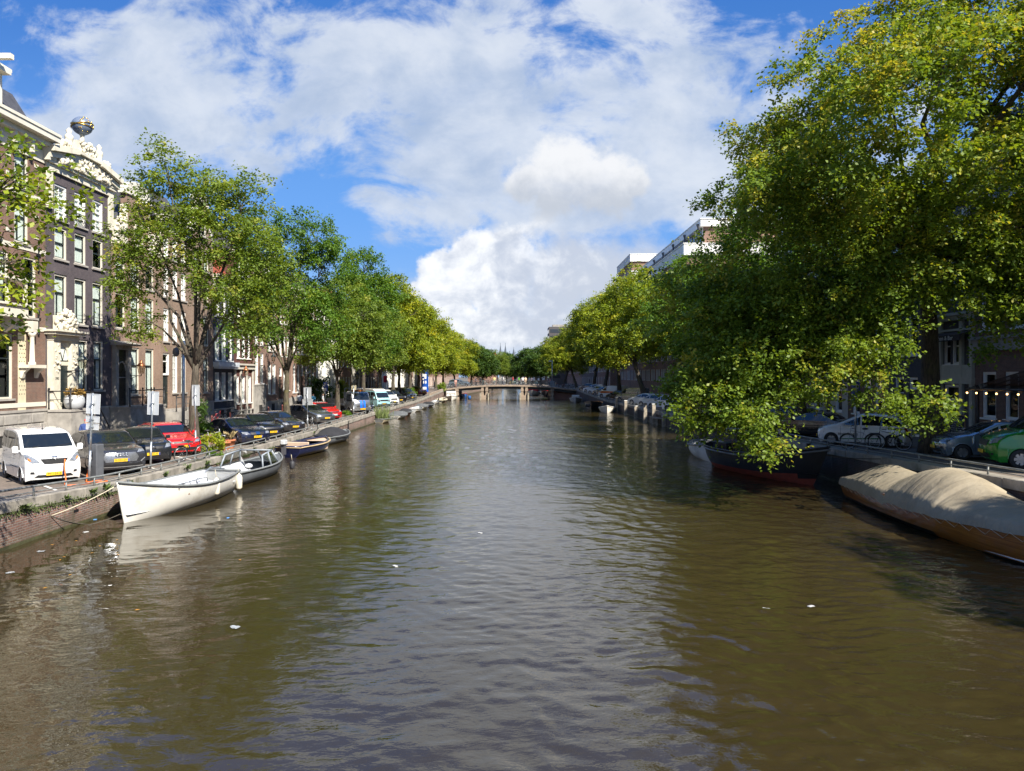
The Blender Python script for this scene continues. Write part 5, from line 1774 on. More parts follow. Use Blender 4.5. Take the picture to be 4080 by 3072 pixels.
SH['mpv'] = CarShape([(2.12, .24), (2.19, .46), (2.19, .70), (2.12, .92), (1.92, 1.06), (1.62, 1.16), (1.42, 1.22), (.78, 1.68), (.35, 1.81), (-.4, 1.86), (-1.8, 1.83), (-2.06, 1.74), (-2.18, 1.1), (-2.2, .55), (-2.15, .27)], 1.72, 1.12, .13, (1.36, -1.36), .30, bow=.22)
SH['van'] = CarShape([(2.40, .28), (2.46, .52), (2.45, .80), (2.34, 1.0), (2.05, 1.14), (1.72, 1.24), (1.52, 1.29), (.88, 1.78), (.5, 1.92), (-.2, 1.96), (-2.1, 1.95), (-2.36, 1.86), (-2.44, 1.1), (-2.45, .55), (-2.40, .3)], 1.92, 1.16, .11, (1.55, -1.55), .33, bow=.24)
SH['bus'] = CarShape([(2.20, .30), (2.27, .52), (2.28, .85), (2.25, 1.08), (2.16, 1.14), (1.95, 1.50), (1.75, 1.80), (1.5, 1.93), (0, 1.97), (-2.05, 1.95), (-2.22, 1.8), (-2.28, 1.0), (-2.28, .6), (-2.24, .32)], 1.84, 1.12, .11, (1.25, -1.2), .31, bow=.10)

DEF = {  # cowl z, roof z of windscreen, A..C glass span, headlamp polygon, grille polygon, plate height
    'hatch': (1.03, 1.40, .95, -1.72, .02, [(.50, .66), (.80, .70), (.80, .80), (.62, .80)], [(-.42, .62), (.42, .62), (.45, .72), (-.45, .72)], .45, [(-.6, .28), (.6, .28), (.55, .40), (-.55, .40)]),
    'mini': (1.06, 1.45, .9, -1.55, .0, [(.48, .68), (.76, .72), (.76, .84), (.60, .86)], [(-.40, .66), (.40, .66), (.44, .76), (-.44, .76)], .46, [(-.5, .28), (.5, .28), (.55, .44), (-.55, .44)]),
    'ev': (1.08, 1.48, 1.0, -1.7, .0, [(.45, .76), (.78, .80), (.78, .88), (.62, .88)], [(-.25, .66), (.25, .66), (.25, .74), (-.25, .74)], .45, [(-.55, .28), (.55, .28), (.5, .42), (-.5, .42)]),
    'sedan': (.98, 1.35, .92, -1.62, -.02, [(.48, .60), (.82, .62), (.82, .72), (.55, .72)], [(-.38, .56), (.38, .56), (.42, .70), (-.42, .70)], .46, [(-.7, .28), (.7, .28), (.62, .38), (-.62, .38)]),
    'estate': (1.02, 1.40, .95, -2.0, .0, [(.48, .64), (.80, .67), (.80, .77), (.60, .77)], [(-.44, .62), (.44, .62), (.46, .70), (-.46, .70)], .48, [(-.65, .28), (.65, .28), (.58, .42), (-.58, .42)]),
    'suv': (1.14, 1.54, 1.0, -1.85, .0, [(.56, .86), (.86, .88), (.86, .96), (.66, .97)], [(-.52, .54), (.52, .54), (.62, .70), (.50, .88), (-.50, .88), (-.62, .70)], .62, [(-.72, .34), (.72, .34), (.66, .46), (-.66, .46)]),
    'offroad': (1.2, 1.72, .98, -2.0, .1, [(.60, .80), (.84, .80), (.84, .98), (.60, .98)], [(-.52, .78), (.52, .78), (.52, 1.0), (-.52, 1.0)], .55, [(-.6, .38), (.6, .38), (.6, .48), (-.6, .48)]),
    'mpv': (1.22, 1.70, 1.35, -1.95, .28, [(.42, .80), (.64, .78), (.80, .92), (.80, 1.06), (.70, 1.04), (.56, .94)], [(-.30, .74), (.30, .74), (.42, .92), (.36, .91), (.2, .82), (-.2, .82), (-.36, .91), (-.42, .92)], .42, [(-.58, .29), (.58, .29), (.48, .38), (-.48, .38)]),
    'van': (1.29, 1.80, 1.45, .45, .5, [(.56, .78), (.86, .86), (.86, 1.08), (.66, 1.0)], [(-.45, .72), (.45, .72), (.50, .92), (-.50, .92)], .52, [(-.62, .32), (.62, .32), (.56, .48), (-.56, .48)]),
    'bus': (1.16, 1.78, 1.85, -2.0, .85, [(.55, .80), (.76, .80), (.76, .98), (.55, .98)], [(-.52, .80), (.52, .80), (.52, .98), (-.52, .98)], .50, [(-.4, .56), (.4, .56), (.4, .62), (-.4, .62)]),
}
GROUPL = 'vehicles parked nose to the water on the left quay'
GROUPR = 'vehicles parked along the right quay'


def car(kind, x, y, head, paintm, label, plate='', cat='car', group=GROUPL, rails=False, rimm=None, spokes=5, z=None, panel=False, detail=True, blue_plate=False, trimnose=None, whiteplate=False):
    """x, y: the point on the ground under the nose; head: direction it faces"""
    s = SH[kind]
    cz, rz_, xa, xc, xb, hl, gr, pz, it = DEF[kind]
    ang = math.radians(head)
    hx, hy = math.cos(ang), math.sin(ang)
    cx, cy = x - hx * s.L2, y - hy * s.L2
    zz = (zl(cy) if cx < 0 else zr(cy)) if z is None else z
    root = empty('parked_' + ('van' if kind in ('van', 'mpv') else 'camper_van' if kind == 'bus' else 'car'), (cx, cy, zz), ang, label, cat, group)
    bo = s.body().build('body', paintm, root)
    u = MB()
    u.box(-s.L2 + .25, -(s.W / 2 - .24), .17, s.L2 - .28, s.W / 2 - .24, .72)
    u.build('underbody', SEAM, root)
    # glass
    g = MB()
    h0, h1 = s.w(.6, cz), s.w(.0, rz_)
    ws = [(-(h0 - .10), cz + .03), (h0 - .10, cz + .03), (h1 - .08, rz_ - .03), (-(h1 - .08), rz_ - .03)]
    s.front(g, ws, .014, cuts=(8, 7))
    g.build('windscreen', CGLASS, root)
    g = MB()
    def glass_run(a, c):
        n = 10
        lo, hi = [], []
        for k in range(n + 1):
            xx = lerp(a, c, k / n)
            t = min(s.top(xx - .12), s.top(xx), s.top(xx + .10)) - .105
            b0 = s.zb + .035
            if t > b0 + .015: lo.append((xx, b0)); hi.append((xx, t))
        if len(lo) > 1: s.side(g, lo + hi[::-1], .009)
    glass_run(xa, xb + .04)
    if not panel: glass_run(xb - .04, xc)
    g.build('side_window', CGLASS, root)
    if not panel:
        g = MB()
        zt = s.H - .16
        h2 = s.w(-1.2, zt) - .12
        zlow = {'sedan': 1.10}.get(kind, s.zb + .10)
        s.front(g, [(-h2 - .04, zlow), (h2 + .04, zlow), (h2 - .03, zt), (-h2 + .03, zt)], .014, rear=True)
        g.build('rear_window', CGLASS, root)
    # lamps, grille, plate
    for sg in (1, -1):
        g = MB()
        s.front(g, [(p[0] * sg, p[1]) for p in hl], .016, cuts=(4, 2))
        lampo = g.build('headlight', LAMP, root)
        g = MB()
        pts = [(max(p[0] for p in hl) - .02, min(p[1] for p in hl) + .02), (max(p[0] for p in hl), min(p[1] for p in hl) + .02), (max(p[0] for p in hl), max(p[1] for p in hl) - .01), (max(p[0] for p in hl) - .06, max(p[1] for p in hl) - .01)]
        g = MB()
        tw = s.W / 2 * .93
        hi_ = s.zb - (.04 if kind != 'offroad' else .3)
        s.front(g, [((tw - .2) * sg, hi_ - .18), ((tw - .02) * sg, hi_ - .18), ((tw - .02) * sg, hi_), ((tw - .12) * sg, hi_)], .014, rear=True, cuts=(2, 2))
        g.build('tail_light', TAIL, root)
    g = MB()
    s.front(g, gr, .013)
    g.build('grille', (SEAM if kind == 'mpv' else TRIM) if kind != 'suv' else mat('silver_mesh_grille', (.28, .29, .31), .25, .7, var=.5, scale=60), root)
    g = MB()
    s.front(g, it, .013)
    for sg in (1, -1):
        f0 = s.W / 2 * .74
        s.front(g, [((f0 - .07) * sg, .42), ((f0 + .05) * sg, .42), ((f0 + .05) * sg, .49), ((f0 - .05) * sg, .49)], .013, cuts=(2, 1))
    g.build('lower_intake', TRIM, root)
    xp = float(np.interp(pz, [q[0] for q in s.f], [q[1] for q in s.f]))
    g = MB()
    g.box(xp + .005, -.26, pz - .055, xp + .035, .26, pz + .055)
    po = g.build('number_plate', PLATE if not whiteplate else WHITE, root)
    if plate and detail:
        g = MB(); g.box(xp + .034, .205, pz - .052, xp + .037, .258, pz + .052) ; g.build('country_band', PLATEB, po)
        link('plate_text', text_mesh(plate, .105, INK, 'plate_text', .002), po, (xp + .038, -.015, pz), (R(90), 0, R(90)))
    # mirrors
    for sg in (1, -1):
        g = MB()
        xm_ = xa - .28 if kind not in ('bus', 'van', 'mpv') else xa - .12
        hm = .075 if kind not in ('van', 'mpv', 'bus') else .12
        ym = s.w(xm_, s.zb + .05) + .13
        g.prism([(sg * (ym - .09), s.zb + .09 - hm), (sg * (ym + .08), s.zb + .09 - hm * .8), (sg * (ym + .10), s.zb + .09 + hm * .6), (sg * (ym + .05), s.zb + .09 + hm), (sg * (ym - .08), s.zb + .09 + hm * .9)], 'x', xm_ - .05, xm_ + .06)
        g.tube([(xm_, sg * (s.w(xm_, s.zb) - .02), s.zb + .0), (xm_, sg * (s.w(xm_, s.zb) + .08), s.zb + .05)], .03, 6)
        bevel(g.build('mirror', paintm, root), .025, 3)
    if rails:
        g = MB()
        for sg in (1, -1):
            pts = [(lerp(.1, -1.7, k / 8), sg * (s.w(-.5, s.H - .05) - .07), s.top(lerp(.1, -1.7, k / 8)) + (-.02 if k in (0, 8) else .02)) for k in range(9)]
            g.tube(pts, .02, 6)
        g.build('roof_rail', TRIM, root)
    if detail:
        g = MB()
        for xx in ((xa - .12, xb, xc + .45) if not panel else (xa - .1, xb - .05, -.7)):
            s.side(g, [(xx - .006, s.sill + .12), (xx + .006, s.sill + .12), (xx + .006, s.zb - .01), (xx - .006, s.zb - .01)], .004, (1, 5))
        zc = cz - .02
        g.build('door_seam', SEAM, root)
        g = MB()
        for xx in (xb + .18, xc + .62):
            s.side(g, [(xx, s.zb - .13), (xx + .2, s.zb - .13), (xx + .2, s.zb - .10), (xx, s.zb - .10)], .025, (1, 1))
        g.build('door_handle', TRIM if not kind == 'sedan' else CHROME, root)
        g = MB()
        for sg in (-1, .35):
            yy = .5 * sg
            x0 = float(np.interp(cz + .05, [q[0] for q in s.f], [q[1] for q in s.f]))
            x1 = float(np.interp(cz + .16, [q[0] for q in s.f], [q[1] for q in s.f]))
            g.tube([(x0 + .03, yy, cz + .05), (x1 + .03, yy + .55, cz + .12)], .012, 5)
        g.build('wiper', SEAM, root)
    t, m = wheel_meshes(s.r, .2, rimm, spokes)
    for xx in s.axles:
        for sg in (1, -1):
            wo = link('wheel', t, root, (xx, sg * (s.W / 2 - .115), s.r), (0, 0, 0 if sg > 0 else math.pi))
            link('rim', m, wo)
    return root, s, bo


P_WHITE = paint('white', (.74, .74, .72))
P_GREY = paint('dark_grey', (.045, .046, .052), .35)
P_ANTH = paint('anthracite', (.022, .024, .028), .3)
P_RED = paint('red', (.50, .012, .012))
P_NAVY = paint('navy', (.010, .014, .040), .3)
P_BLACK = paint('black', (.008, .008, .010))
P_SILV = paint('silver_grey', (.17, .18, .185), .7)
P_SILV2 = paint('silver', (.36, .37, .38), .75)
P_LBLUE = paint('pale_blue', (.30, .52, .55))
P_DRED = paint('dark_red', (.16, .014, .012), .3)
P_GREEN = paint('vivid_green', (.012, .20, .018))
P_DGREEN = paint('dark_green', (.010, .03, .018), .2)
P_SKY = paint('silver_blue', (.22, .28, .34), .6)
P_CREAM = paint('off_white', (.66, .65, .60))
HEADL = -48

v1, s1, _ = car('mpv', -15.38, 25.0, -46, P_WHITE, 'white electric people van with charging cable plugged into its nose', 'PP-124-Z', 'van', spokes=5)
g = MB(); s1.side(g, [(-.2, .58), (1.0, .58), (1.0, .60), (-.2, .60)], .006, (4, 1)); g.build('side_rail', SEAM, v1)
g = MB(); s1.front(g, [(-.085, .955), (.085, .955), (.085, .975), (-.085, .975)], .022); g.lathe([(.06, 0), (.075, .006), (.06, .012)], 18, (2.165, 0, .965), 'x'); g.build('nose_emblem', CHROME, v1)
g = MB(); g.tube([(.4, 0, 1.84), (.33, 0, 2.02)], .008, 5); g.lathe([(.03, 1.82), (.02, 1.86)], 8, (.42, 0, 0)); g.build('aerial', SEAM, v1)
for sg in (1, -1):
    g = MB(); s1.front(g, [((.66) * sg, .83), (.74 * sg, .88), (.74 * sg, .95), (.68 * sg, .90)], .020, cuts=(2, 1)); g.build('indicator', AMBER, v1)
v2, s2, _ = car('suv', -14.5, 27.6, HEADL, P_GREY, 'dark grey electric SUV with big silver shield grille between van and sign post', 'R-332-DV', rimm=ALLOY)
g = MB()
for k in range(4): g.tube([(2.335, -.15 + k * .10 + .062 * math.cos(a * math.pi / 8), .83 + .062 * math.sin(a * math.pi / 8)) for a in range(17)], .011, 6, False)
g.build('nose_emblem', CHROME, v2)
g = MB(); s2.front(g, [(-.78, .335), (.78, .335), (.8, .36), (-.8, .36)], .02); s2.front(g, [(.70, .5), (.86, .62), (.86, .66), (.68, .53)], .02, both=True); g.build('bumper_trim', mat('silver_trim', (.5, .51, .52), .3, .6), v2)
v3, s3, _ = car('mini', -15.2, 31.5, HEADL, P_ANTH, 'small black hatchback with double chevron nose and yellow plate', 'R-821-H')
g = MB()
for dz in (0, .05):
    g.tube([(1.85, -.11, .69 + dz), (1.875, 0, .745 + dz), (1.85, .11, .69 + dz)], .014, 5)
g.build('nose_emblem', CHROME, v3)
v4, s4, _ = car('estate', -15.35, 34.8, HEADL, P_RED, 'bright red estate car with roof rails behind the black bicycle', 'NJ-458-T', rails=True)
g = MB(); g.lathe([(.055, 0), (.07, .01), (.055, .012)], 18, (2.27, 0, .72), 'x'); g.tube([(2.285, -.035, .75), (2.285, 0, .69), (2.285, .035, .75)], .008, 4); g.build('nose_emblem', CHROME, v4)
v5, s5, _ = car('sedan', -13.95, 40.9, -40, P_NAVY, 'dark navy saloon with slim chrome grille next to terracotta pots', '68-PR-27')
g = MB(); s5.front(g, [(-.09, .46), (.09, .46), (.13, .72), (-.13, .72)], .02); g.build('chrome_shield', CHROME, v5)
v6, s6, _ = car('hatch', -14.3, 44.7, -42, P_BLACK, 'black hatchback between the navy saloon and the dark grey saloon', 'SH-280-S')
g = MB(); g.lathe([(.055, 0), (.07, .01), (.055, .012)], 18, (2.0, 0, .67), 'x'); g.build('nose_emblem', CHROME, v6)
v7, s7, _ = car('sedan', -14.3, 49.3, -40, paint('graphite', (.030, .028, .032), .4), 'graphite saloon with twin kidney grille under the mossy tree', 'GH-799-D', spokes=7)
g = MB(); s7.front(g, [(.03, .57), (.20, .57), (.22, .70), (.03, .70)], .022, both=True); g.build('kidney_grille', CHROME, v7)
g = MB(); s7.front(g, [(.045, .585), (.185, .585), (.2, .685), (.045, .685)], .026, both=True); g.build('grille_slats', TRIM, v7)
v8, s8, _ = car('estate', -14.3, 57.8, -40, P_SILV, 'silver grey estate car behind the leaning silver bicycle', '61-PJK-4')
v9, s9, _ = car('hatch', -14.8, 62.4, -40, P_RED, 'small red hatchback with black roof and white plate', 'EX-476-BY', whiteplate=True)
g = MB()
for k in range(9):
    pass
g = MB(); s9.front(g, [(-.62, 1.425), (.62, 1.425), (.5, 1.47), (-.5, 1.47)], .012); g.build('roof_edge', P_BLACK, v9)
car('sedan', -14.2, 74.2, -40, P_NAVY, 'low dark car half hidden between the lorry and the pale blue camper', 'ZT-19-KL', z=1.06)
v11, s11, _ = car('bus', -14.0, 82.0, -44, P_LBLUE, 'pale blue old camper van with white raised roof', '47-HB-02', 'camper van')
g = MB()
g.prism([(1.55, 1.93), (1.2, 2.16), (.4, 2.22), (-1.9, 2.2), (-2.1, 2.05), (-2.1, 1.93)], 'y', -.78, .78)
bevel(g.build('raised_roof', P_CREAM, v11), .05, 3)
g = MB(); g.box(2.26, -.9, .36, 2.34, .9, .5); g.build('bumper', TRIM, v11)
for sg in (1, -1):
    g = MB(); g.lathe([(.0, .04), (.085, .03), (.1, 0)], 16, (2.27, .66 * sg, .89), 'x'); g.build('round_headlight', LAMP, v11)
car('van', -13.95, 88.9, -42, P_WHITE, 'white panel van with sloping nose beside the pale blue camper', 'V-640-LX', 'van', panel=True)
car('offroad', -14.0, 94.6, -42, P_BLACK, 'boxy black off road car between two vans', 'GB-921-J')
car('hatch', -14.6, 99.6, -42, P_DGREEN, 'dark green car mostly hidden beside the silver van', '88-NDR-1', detail=False)
car('van', -14.0, 106.0, -42, P_SILV2, 'silver panel van under the yellow green trees', 'VL-557-D', 'van', panel=True)
car('suv', -14.6, 124.0, -42, P_DRED, 'dark red car on the ramp by the blue advertising column', 'TX-113-P', detail=False)

# the silver lorry with two blue stripes
lx, ly, la = -13.9, 69.6, R(-50)
tr = empty('flatbed_lorry', (lx - math.cos(la) * 2.7, ly - math.sin(la) * 2.7, zl(70)), la, 'silver cab lorry with two blue stripes on its front and open load bed', 'lorry', GROUPL)
LS = CarShape([(2.62, .42), (2.68, .62), (2.68, .95), (2.62, 1.22), (2.5, 1.36), (2.3, 1.85), (2.1, 2.12), (1.8, 2.2), (1.2, 2.2), (1.0, 2.1), (.95, 1.2), (.95, .5)], 1.95, 1.28, .08, (1.75,), .36, bow=.16, sill=.42)
LS.L2 = 2.68
LS.e = lambda x: max(0.0, (x - 1.8) / .9)
LS.body().build('cab', P_SILV2, tr)
g = MB(); LS.front(g, [(-.84, 1.4), (.84, 1.4), (.76, 2.02), (-.76, 2.02)], .016, cuts=(8, 6)); g.build('windscreen', CGLASS, tr)
g = MB(); LS.side(g, [(1.25, 1.32), (2.3, 1.32), (2.05, 1.9), (1.25, 1.95)], .01); g.build('side_window', CGLASS, tr)
g = MB(); LS.front(g, [(.06, .66), (.28, .66), (.28, 1.33), (.06, 1.33)], .022, cuts=(2, 6)); LS.front(g, [(-.28, .66), (-.06, .66), (-.06, 1.33), (-.28, 1.33)], .022, cuts=(2, 6)); g.build('blue_stripe', mat('stripe_blue', (.01, .12, .6), .3, coat=.6), tr)
g = MB(); LS.front(g, [(-.6, .78), (.6, .78), (.6, .84), (-.6, .84)], .017); LS.front(g, [(-.5, .93), (.5, .93), (.5, .97), (-.5, .97)], .017); g.build('grille', TRIM, tr)
for sg in (1, -1):
    g = MB(); LS.front(g, [(.62 * sg, .66), (.9 * sg, .68), (.9 * sg, .86), (.62 * sg, .84)], .02, cuts=(2, 2)); g.build('headlight', LAMP, tr)
    g = MB(); g.cbox(2.35, 1.2 * sg, 1.62, .08, .2, .36); g.tube([(2.3, .95 * sg, 1.75), (2.35, 1.2 * sg, 1.75)], .02, 5); g.build('mirror', TRIM, tr)
g = MB(); g.box(2.66, -.26, .5, 2.71, .26, .61); po = g.build('number_plate', PLATE, tr)
link('plate_text', text_mesh('BV-867-R', .1, INK, 'plate_text', .002), po, (2.713, 0, .555), (R(90), 0, R(90)))
g = MB(); g.box(-2.6, -.42, .5, 1.0, .42, .72); g.build('chassis', TRIM, tr)
g = MB(); g.box(-2.8, -1.0, .85, .85, 1.0, .97)
for k in range(5):
    g.box(-2.8, -1.0, 1.02 + k * .1, .85, -.96, 1.09 + k * .1)
    g.box(-2.8, .96, 1.02 + k * .1, .85, 1.0, 1.09 + k * .1)
g.box(.78, -1.0, .97, .84, 1.0, 2.1)
g.build('load_bed', mat('bed_grey', (.25, .26, .27), .5, .4), tr)
g = MB()
for (a, c) in (((.9, -.95, 2.1), (.9, -.95, 2.5)), ((.9, .95, 2.1), (.9, .95, 2.5)), ((.9, -.95, 2.5), (.9, .95, 2.5)), ((.9, -.3, 2.1), (.9, -.3, 2.5)), ((.9, .3, 2.1), (.9, .3, 2.5))): g.tube([a, c], .03, 6)
g.build('ladder_rack', STEEL, tr)
g = MB(); g.cbox(1.6, 0, 2.27, .3, 1.0, .1); g.build('beacon_bar', AMBER, tr)
t_, m_ = wheel_meshes(.36, .24, None, 6)
for xx in (1.75, -1.5):
    for sg in (1, -1):
        wo = link('wheel', t_, tr, (xx, sg * .85, .36), (0, 0, 0 if sg > 0 else math.pi)); link('rim', m_, wo)
g = MB(); LS.side(g, [(1.2, .55), (1.22, .55), (1.22, 1.25), (1.2, 1.25)], .004, (1, 3)); g.build('door_seam', SEAM, tr)

# right bank: noses to the water too, but facing away from the camera
HR_ = 132
car('van', 16.3, 25.7, 162, P_GREEN, 'vivid green panel van with dark lower bumper at the right edge', '', 'van', GROUPR, panel=True, spokes=7)
car('hatch', 16.4, 28.8, 165, P_SKY, 'silver blue older hatchback squeezed behind the green van', '', 'car', GROUPR, spokes=6)
ev, sev, _ = car('ev', 15.05, 36.3, 146, P_WHITE, 'white shared electric hatchback with lettering on its door behind a bicycle', '', 'car', GROUPR, spokes=6)
link('door_lettering', text_mesh('mywheels', .22, INK, 'door_lettering', .003), ev, (.55, sev.w(.5, .62) + .012, .60), (R(90), 0, R(180)))
g = MB(); sev.side(g, [(-.8, .40), (.9, .34), (.9, .37), (-.8, .46)], .008, sides=(1,)); g.build('green_stripe', P_GREEN, ev)
for (k, x, y, p, l) in (('sedan', 15.2, 43.0, P_BLACK, 'black saloon with bright rims behind the barge and leaves'), ('suv', 15.3, 47.5, P_GREY, 'dark car with grey roof box shaded by the huge elm'), ('estate', 15.1, 53.0, P_NAVY, 'dark blue estate car whose roof glints through the leaves'), ('hatch', 15.2, 58.5, P_SKY, 'blue grey hatchback deep in the shade of the elms'),
                        ('van', 15.0, 64.5, P_BLACK, 'black van seen between leaf sprays on the right bank'), ('van', 15.2, 73.0, P_WHITE, 'white van partly covered by the drooping elm branch'), ('hatch', 14.9, 79.5, P_WHITE, 'white car right behind the tallest mooring posts'), ('hatch', 15.0, 86.0, P_CREAM, 'white hatchback beside the leaning pale trunk'),
                        ('sedan', 14.9, 92.5, P_CREAM, 'cream white saloon nosing between the mooring posts'), ('van', 14.7, 101.0, P_SILV2, 'pale grey panel van left of the leaning pale trunk'), ('hatch', 14.5, 110.5, P_ANTH, 'small dark car between the grey van and the orange striped van'), ('van', 14.2, 117.0, P_WHITE, 'white van with orange red stripe and nose'),
                        ('hatch', 14.0, 124.0, P_SILV2, 'silver car near the right bridge ramp'), ('hatch', 13.8, 130.0, P_WHITE, 'white car with red wheel trim below the bridge ramp'), ('estate', 13.6, 136.0, P_WHITE, 'white estate car under the overhanging tree by the bridge ramp'), ('hatch', 13.5, 142.5, P_NAVY, 'blue car at the top of the right bridge ramp')):
    r_, s_, _ = car(k, x, y, HR_, p, l, '', 'van' if k == 'van' else 'car', GROUPR, panel=(k == 'van'), detail=False)
    if 'orange' in l and 'stripe and' in l:
        g = MB(); s_.side(g, [(-2.2, .85), (1.6, .75), (2.1, .95), (1.4, 1.1), (-2.2, 1.05)], .008); s_.front(g, [(-.8, .62), (.8, .62), (.8, .98), (-.8, .98)], .012); g.build('orange_band', mat('orange_paint', (.55, .10, .015), .3, coat=.5), r_)
    if 'roof box' in l:
        g = MB(); g.ball((-.4, 0, s_.H + .16), .9, 20, 1.15, .5, .2); g.build('roof_box', mat('roofbox_grey', (.30, .29, .27), .5), r_)
# ------------------------------------------------------------------ boats
class Hull:
    """open hull: x forward (bow at +), z=0 at the water"""
    def __init__(s, L, B, zs, zm, zbw, draft=.3, transom=.7, full=2.2, rake=.35, flare=.10, round_stern=False):
        s.__dict__.update(locals())

    def gz(s, t): # gunwale height, t 0 stern .. 1 bow
        return s.zm + (s.zs - s.zm) * max(0, (.45 - t) / .45) ** 2 + (s.zbw - s.zm) * max(0, (t - .4) / .6) ** 1.9
    def hb(s, t):
        m = .42
        if t > m: return s.B / 2 * max(0.0, 1 - ((t - m) / (1 - m)) ** s.full)
        if s.round_stern: return s.B / 2 * math.sqrt(max(0, 1 - ((m - t) / m) ** 3.0))
        return s.B / 2 * lerp(s.transom, 1, 1 - ((m - t) / m) ** 1.8)
    def ring(s, t, inset=0.0, n=9, zfloor=None):
        b = max(.012, s.hb(t) - inset)
        g = s.gz(t)
        pts = []
        for k in range(n):
            q = k / (n - 1)
            z = lerp(-s.draft, g, q ** 1.25)
            f = (1 - (1 - q) ** 2.6) * (1 - s.flare) + s.flare * q
            x = lerp(-s.L / 2, s.L / 2, t)
            x -= s.rake * max(0, (t - .6) / .4) ** 2 * (1 - q)
            if s.round_stern: x += s.rake * .8 * max(0, (.25 - t) / .25) ** 2 * (1 - q)
            pts.append((x, b * f, z))
        return pts
    def shell(s, N=34, n=9, boot=None, inset=.0, zfloor=None):
        b = MB()
        b.smooth = True
        ts = [(i / N) for i in range(N + 1)]
        ts = [t if t < .6 else .6 + .4 * math.sin((t - .6) / .4 * math.pi / 2) for t in ts]
        rows = [s.ring(t, inset, n) for t in ts]
        for sg in (1, -1):
            vs = [(p[0], sg * p[1], max(p[2], zfloor) if zfloor is not None else p[2]) for r in rows for p in r]
            fs = [(i * n + k, (i + 1) * n + k, (i + 1) * n + k + 1, i * n + k + 1) for i in range(N) for k in range(n - 1)]
            flip = (sg < 0) != (inset > 0)
            for f in fs:
                if boot is not None:
                    zc = sum(vs[i][2] for i in f) / 4
                    b.cur = 1 if zc < boot else 0
                pass
            if boot is None: b.add(vs, [f[::-1] if not flip else f for f in fs])
            else:
                lo = [f for f in fs if sum(vs[i][2] for i in f) / 4 < boot]
                hi = [f for f in fs if sum(vs[i][2] for i in f) / 4 >= boot]
                b.cur = 0; b.add(vs, [f[::-1] if not flip else f for f in hi])
                b.cur = 1; b.add(vs, [f[::-1] if not flip else f for f in lo])
                b.cur = 0
        r0 = rows[0]   # transom
        vs = [(p[0], p[1], p[2]) for p in r0] + [(p[0], -p[1], p[2]) for p in r0]
        b.add(vs, [(k, k + 1, n + k + 1, n + k) for k in range(n - 1)], False)
        return b
    def rail(s, out=.02, r=.045, N=40, dz=0.0):
        b = MB()
        for sg in (1, -1):
            P = []
            for i in range(N + 1):
                t = i / N
                t = t if t < .6 else .6 + .4 * math.sin((t - .6) / .4 * math.pi / 2)
                p = s.ring(t)[-1]
                P.append((p[0] + (.02 if i == N else 0), sg * (p[1] + out * (1 if i < N else 0)), p[2] + dz))
            b.tube(P, r, 6)
        p = s.ring(0)[-1]
        b.tube([(p[0], -p[1], p[2] + dz), (p[0], p[1], p[2] + dz)], r, 6)
        return b
    def deck(s, t0, t1, z=None, inset=.05, N=14, dz=-.02):
        b = MB()
        vs = []
        for i in range(N + 1):
            t = lerp(t0, t1, i / N)
            x, hb, g = lerp(-s.L / 2, s.L / 2, t), max(.01, s.hb(t) - inset), (s.gz(t) + dz if z is None else z)
            if z is not None: hb *= .8
            vs += [(x, hb, g), (x, -hb, g)]
        b.add(vs, [(2 * i, 2 * i + 1, 2 * i + 3, 2 * i + 2) for i in range(N)])
        return b
    def thwart(s, t, w=.26, z=None, th=.04, inset=.06):
        b = MB()
        x, hb = lerp(-s.L / 2, s.L / 2, t), s.hb(t) - inset
        zz = s.gz(t) - .22 if z is None else z
        b.box(x - w / 2, -hb, zz - th, x + w / 2, hb, zz)
        return b


def boat(name, bow, stern, label, H, hullm, inm, railm, cat='boat', boot=None, bootm=None, floor=.08, group=None, wood=None):
    """bow, stern: (x, y) on the water"""
    hd = math.atan2(bow[1] - stern[1], bow[0] - stern[0])
    r = empty(name, ((bow[0] + stern[0]) / 2, (bow[1] + stern[1]) / 2, 0), hd, label, cat, group)
    H.shell(boot=boot).build('hull', [hullm, bootm or hullm], r)
    if inm:
        H.shell(inset=.05, zfloor=floor + .0).build('interior', inm, r)
        H.deck(.02, .95, z=floor, inset=.06).build('floor', wood or inm, r)
    H.rail(-.06 if railm.name.startswith('varnished') else .02).build('gunwale', railm, r)
    return r

BW = mat('boat_white', (.66, .64, .58), .4, var=.06, scale=1.5, dirt=((.36, .31, .23), .55))
BIN = mat('boat_inside_white', (.60, .62, .64), .5, var=.08, scale=3, dirt=((.35, .34, .32), .5))
BGREY = mat('boat_grey', (.13, .14, .15), .45, var=.15, scale=2, dirt=((.10, .09, .07), .6))
BRAIL = mat('rail_grey', (.17, .18, .18), .6, var=.2, scale=4)
WOOD = mat('weathered_wood', (.24, .13, .065), .6, var=.3, scale=5)
ROPE = mat('rope_beige', (.50, .44, .32), .9, bump=.3)
CANVB = mat('black_canvas', (.020, .020, .023), .85, var=.25, scale=3, bump=.3, bscale=6)
FEND = mat('fender_cream', (.66, .61, .50), .55, dirt=((.35, .31, .24), .5))

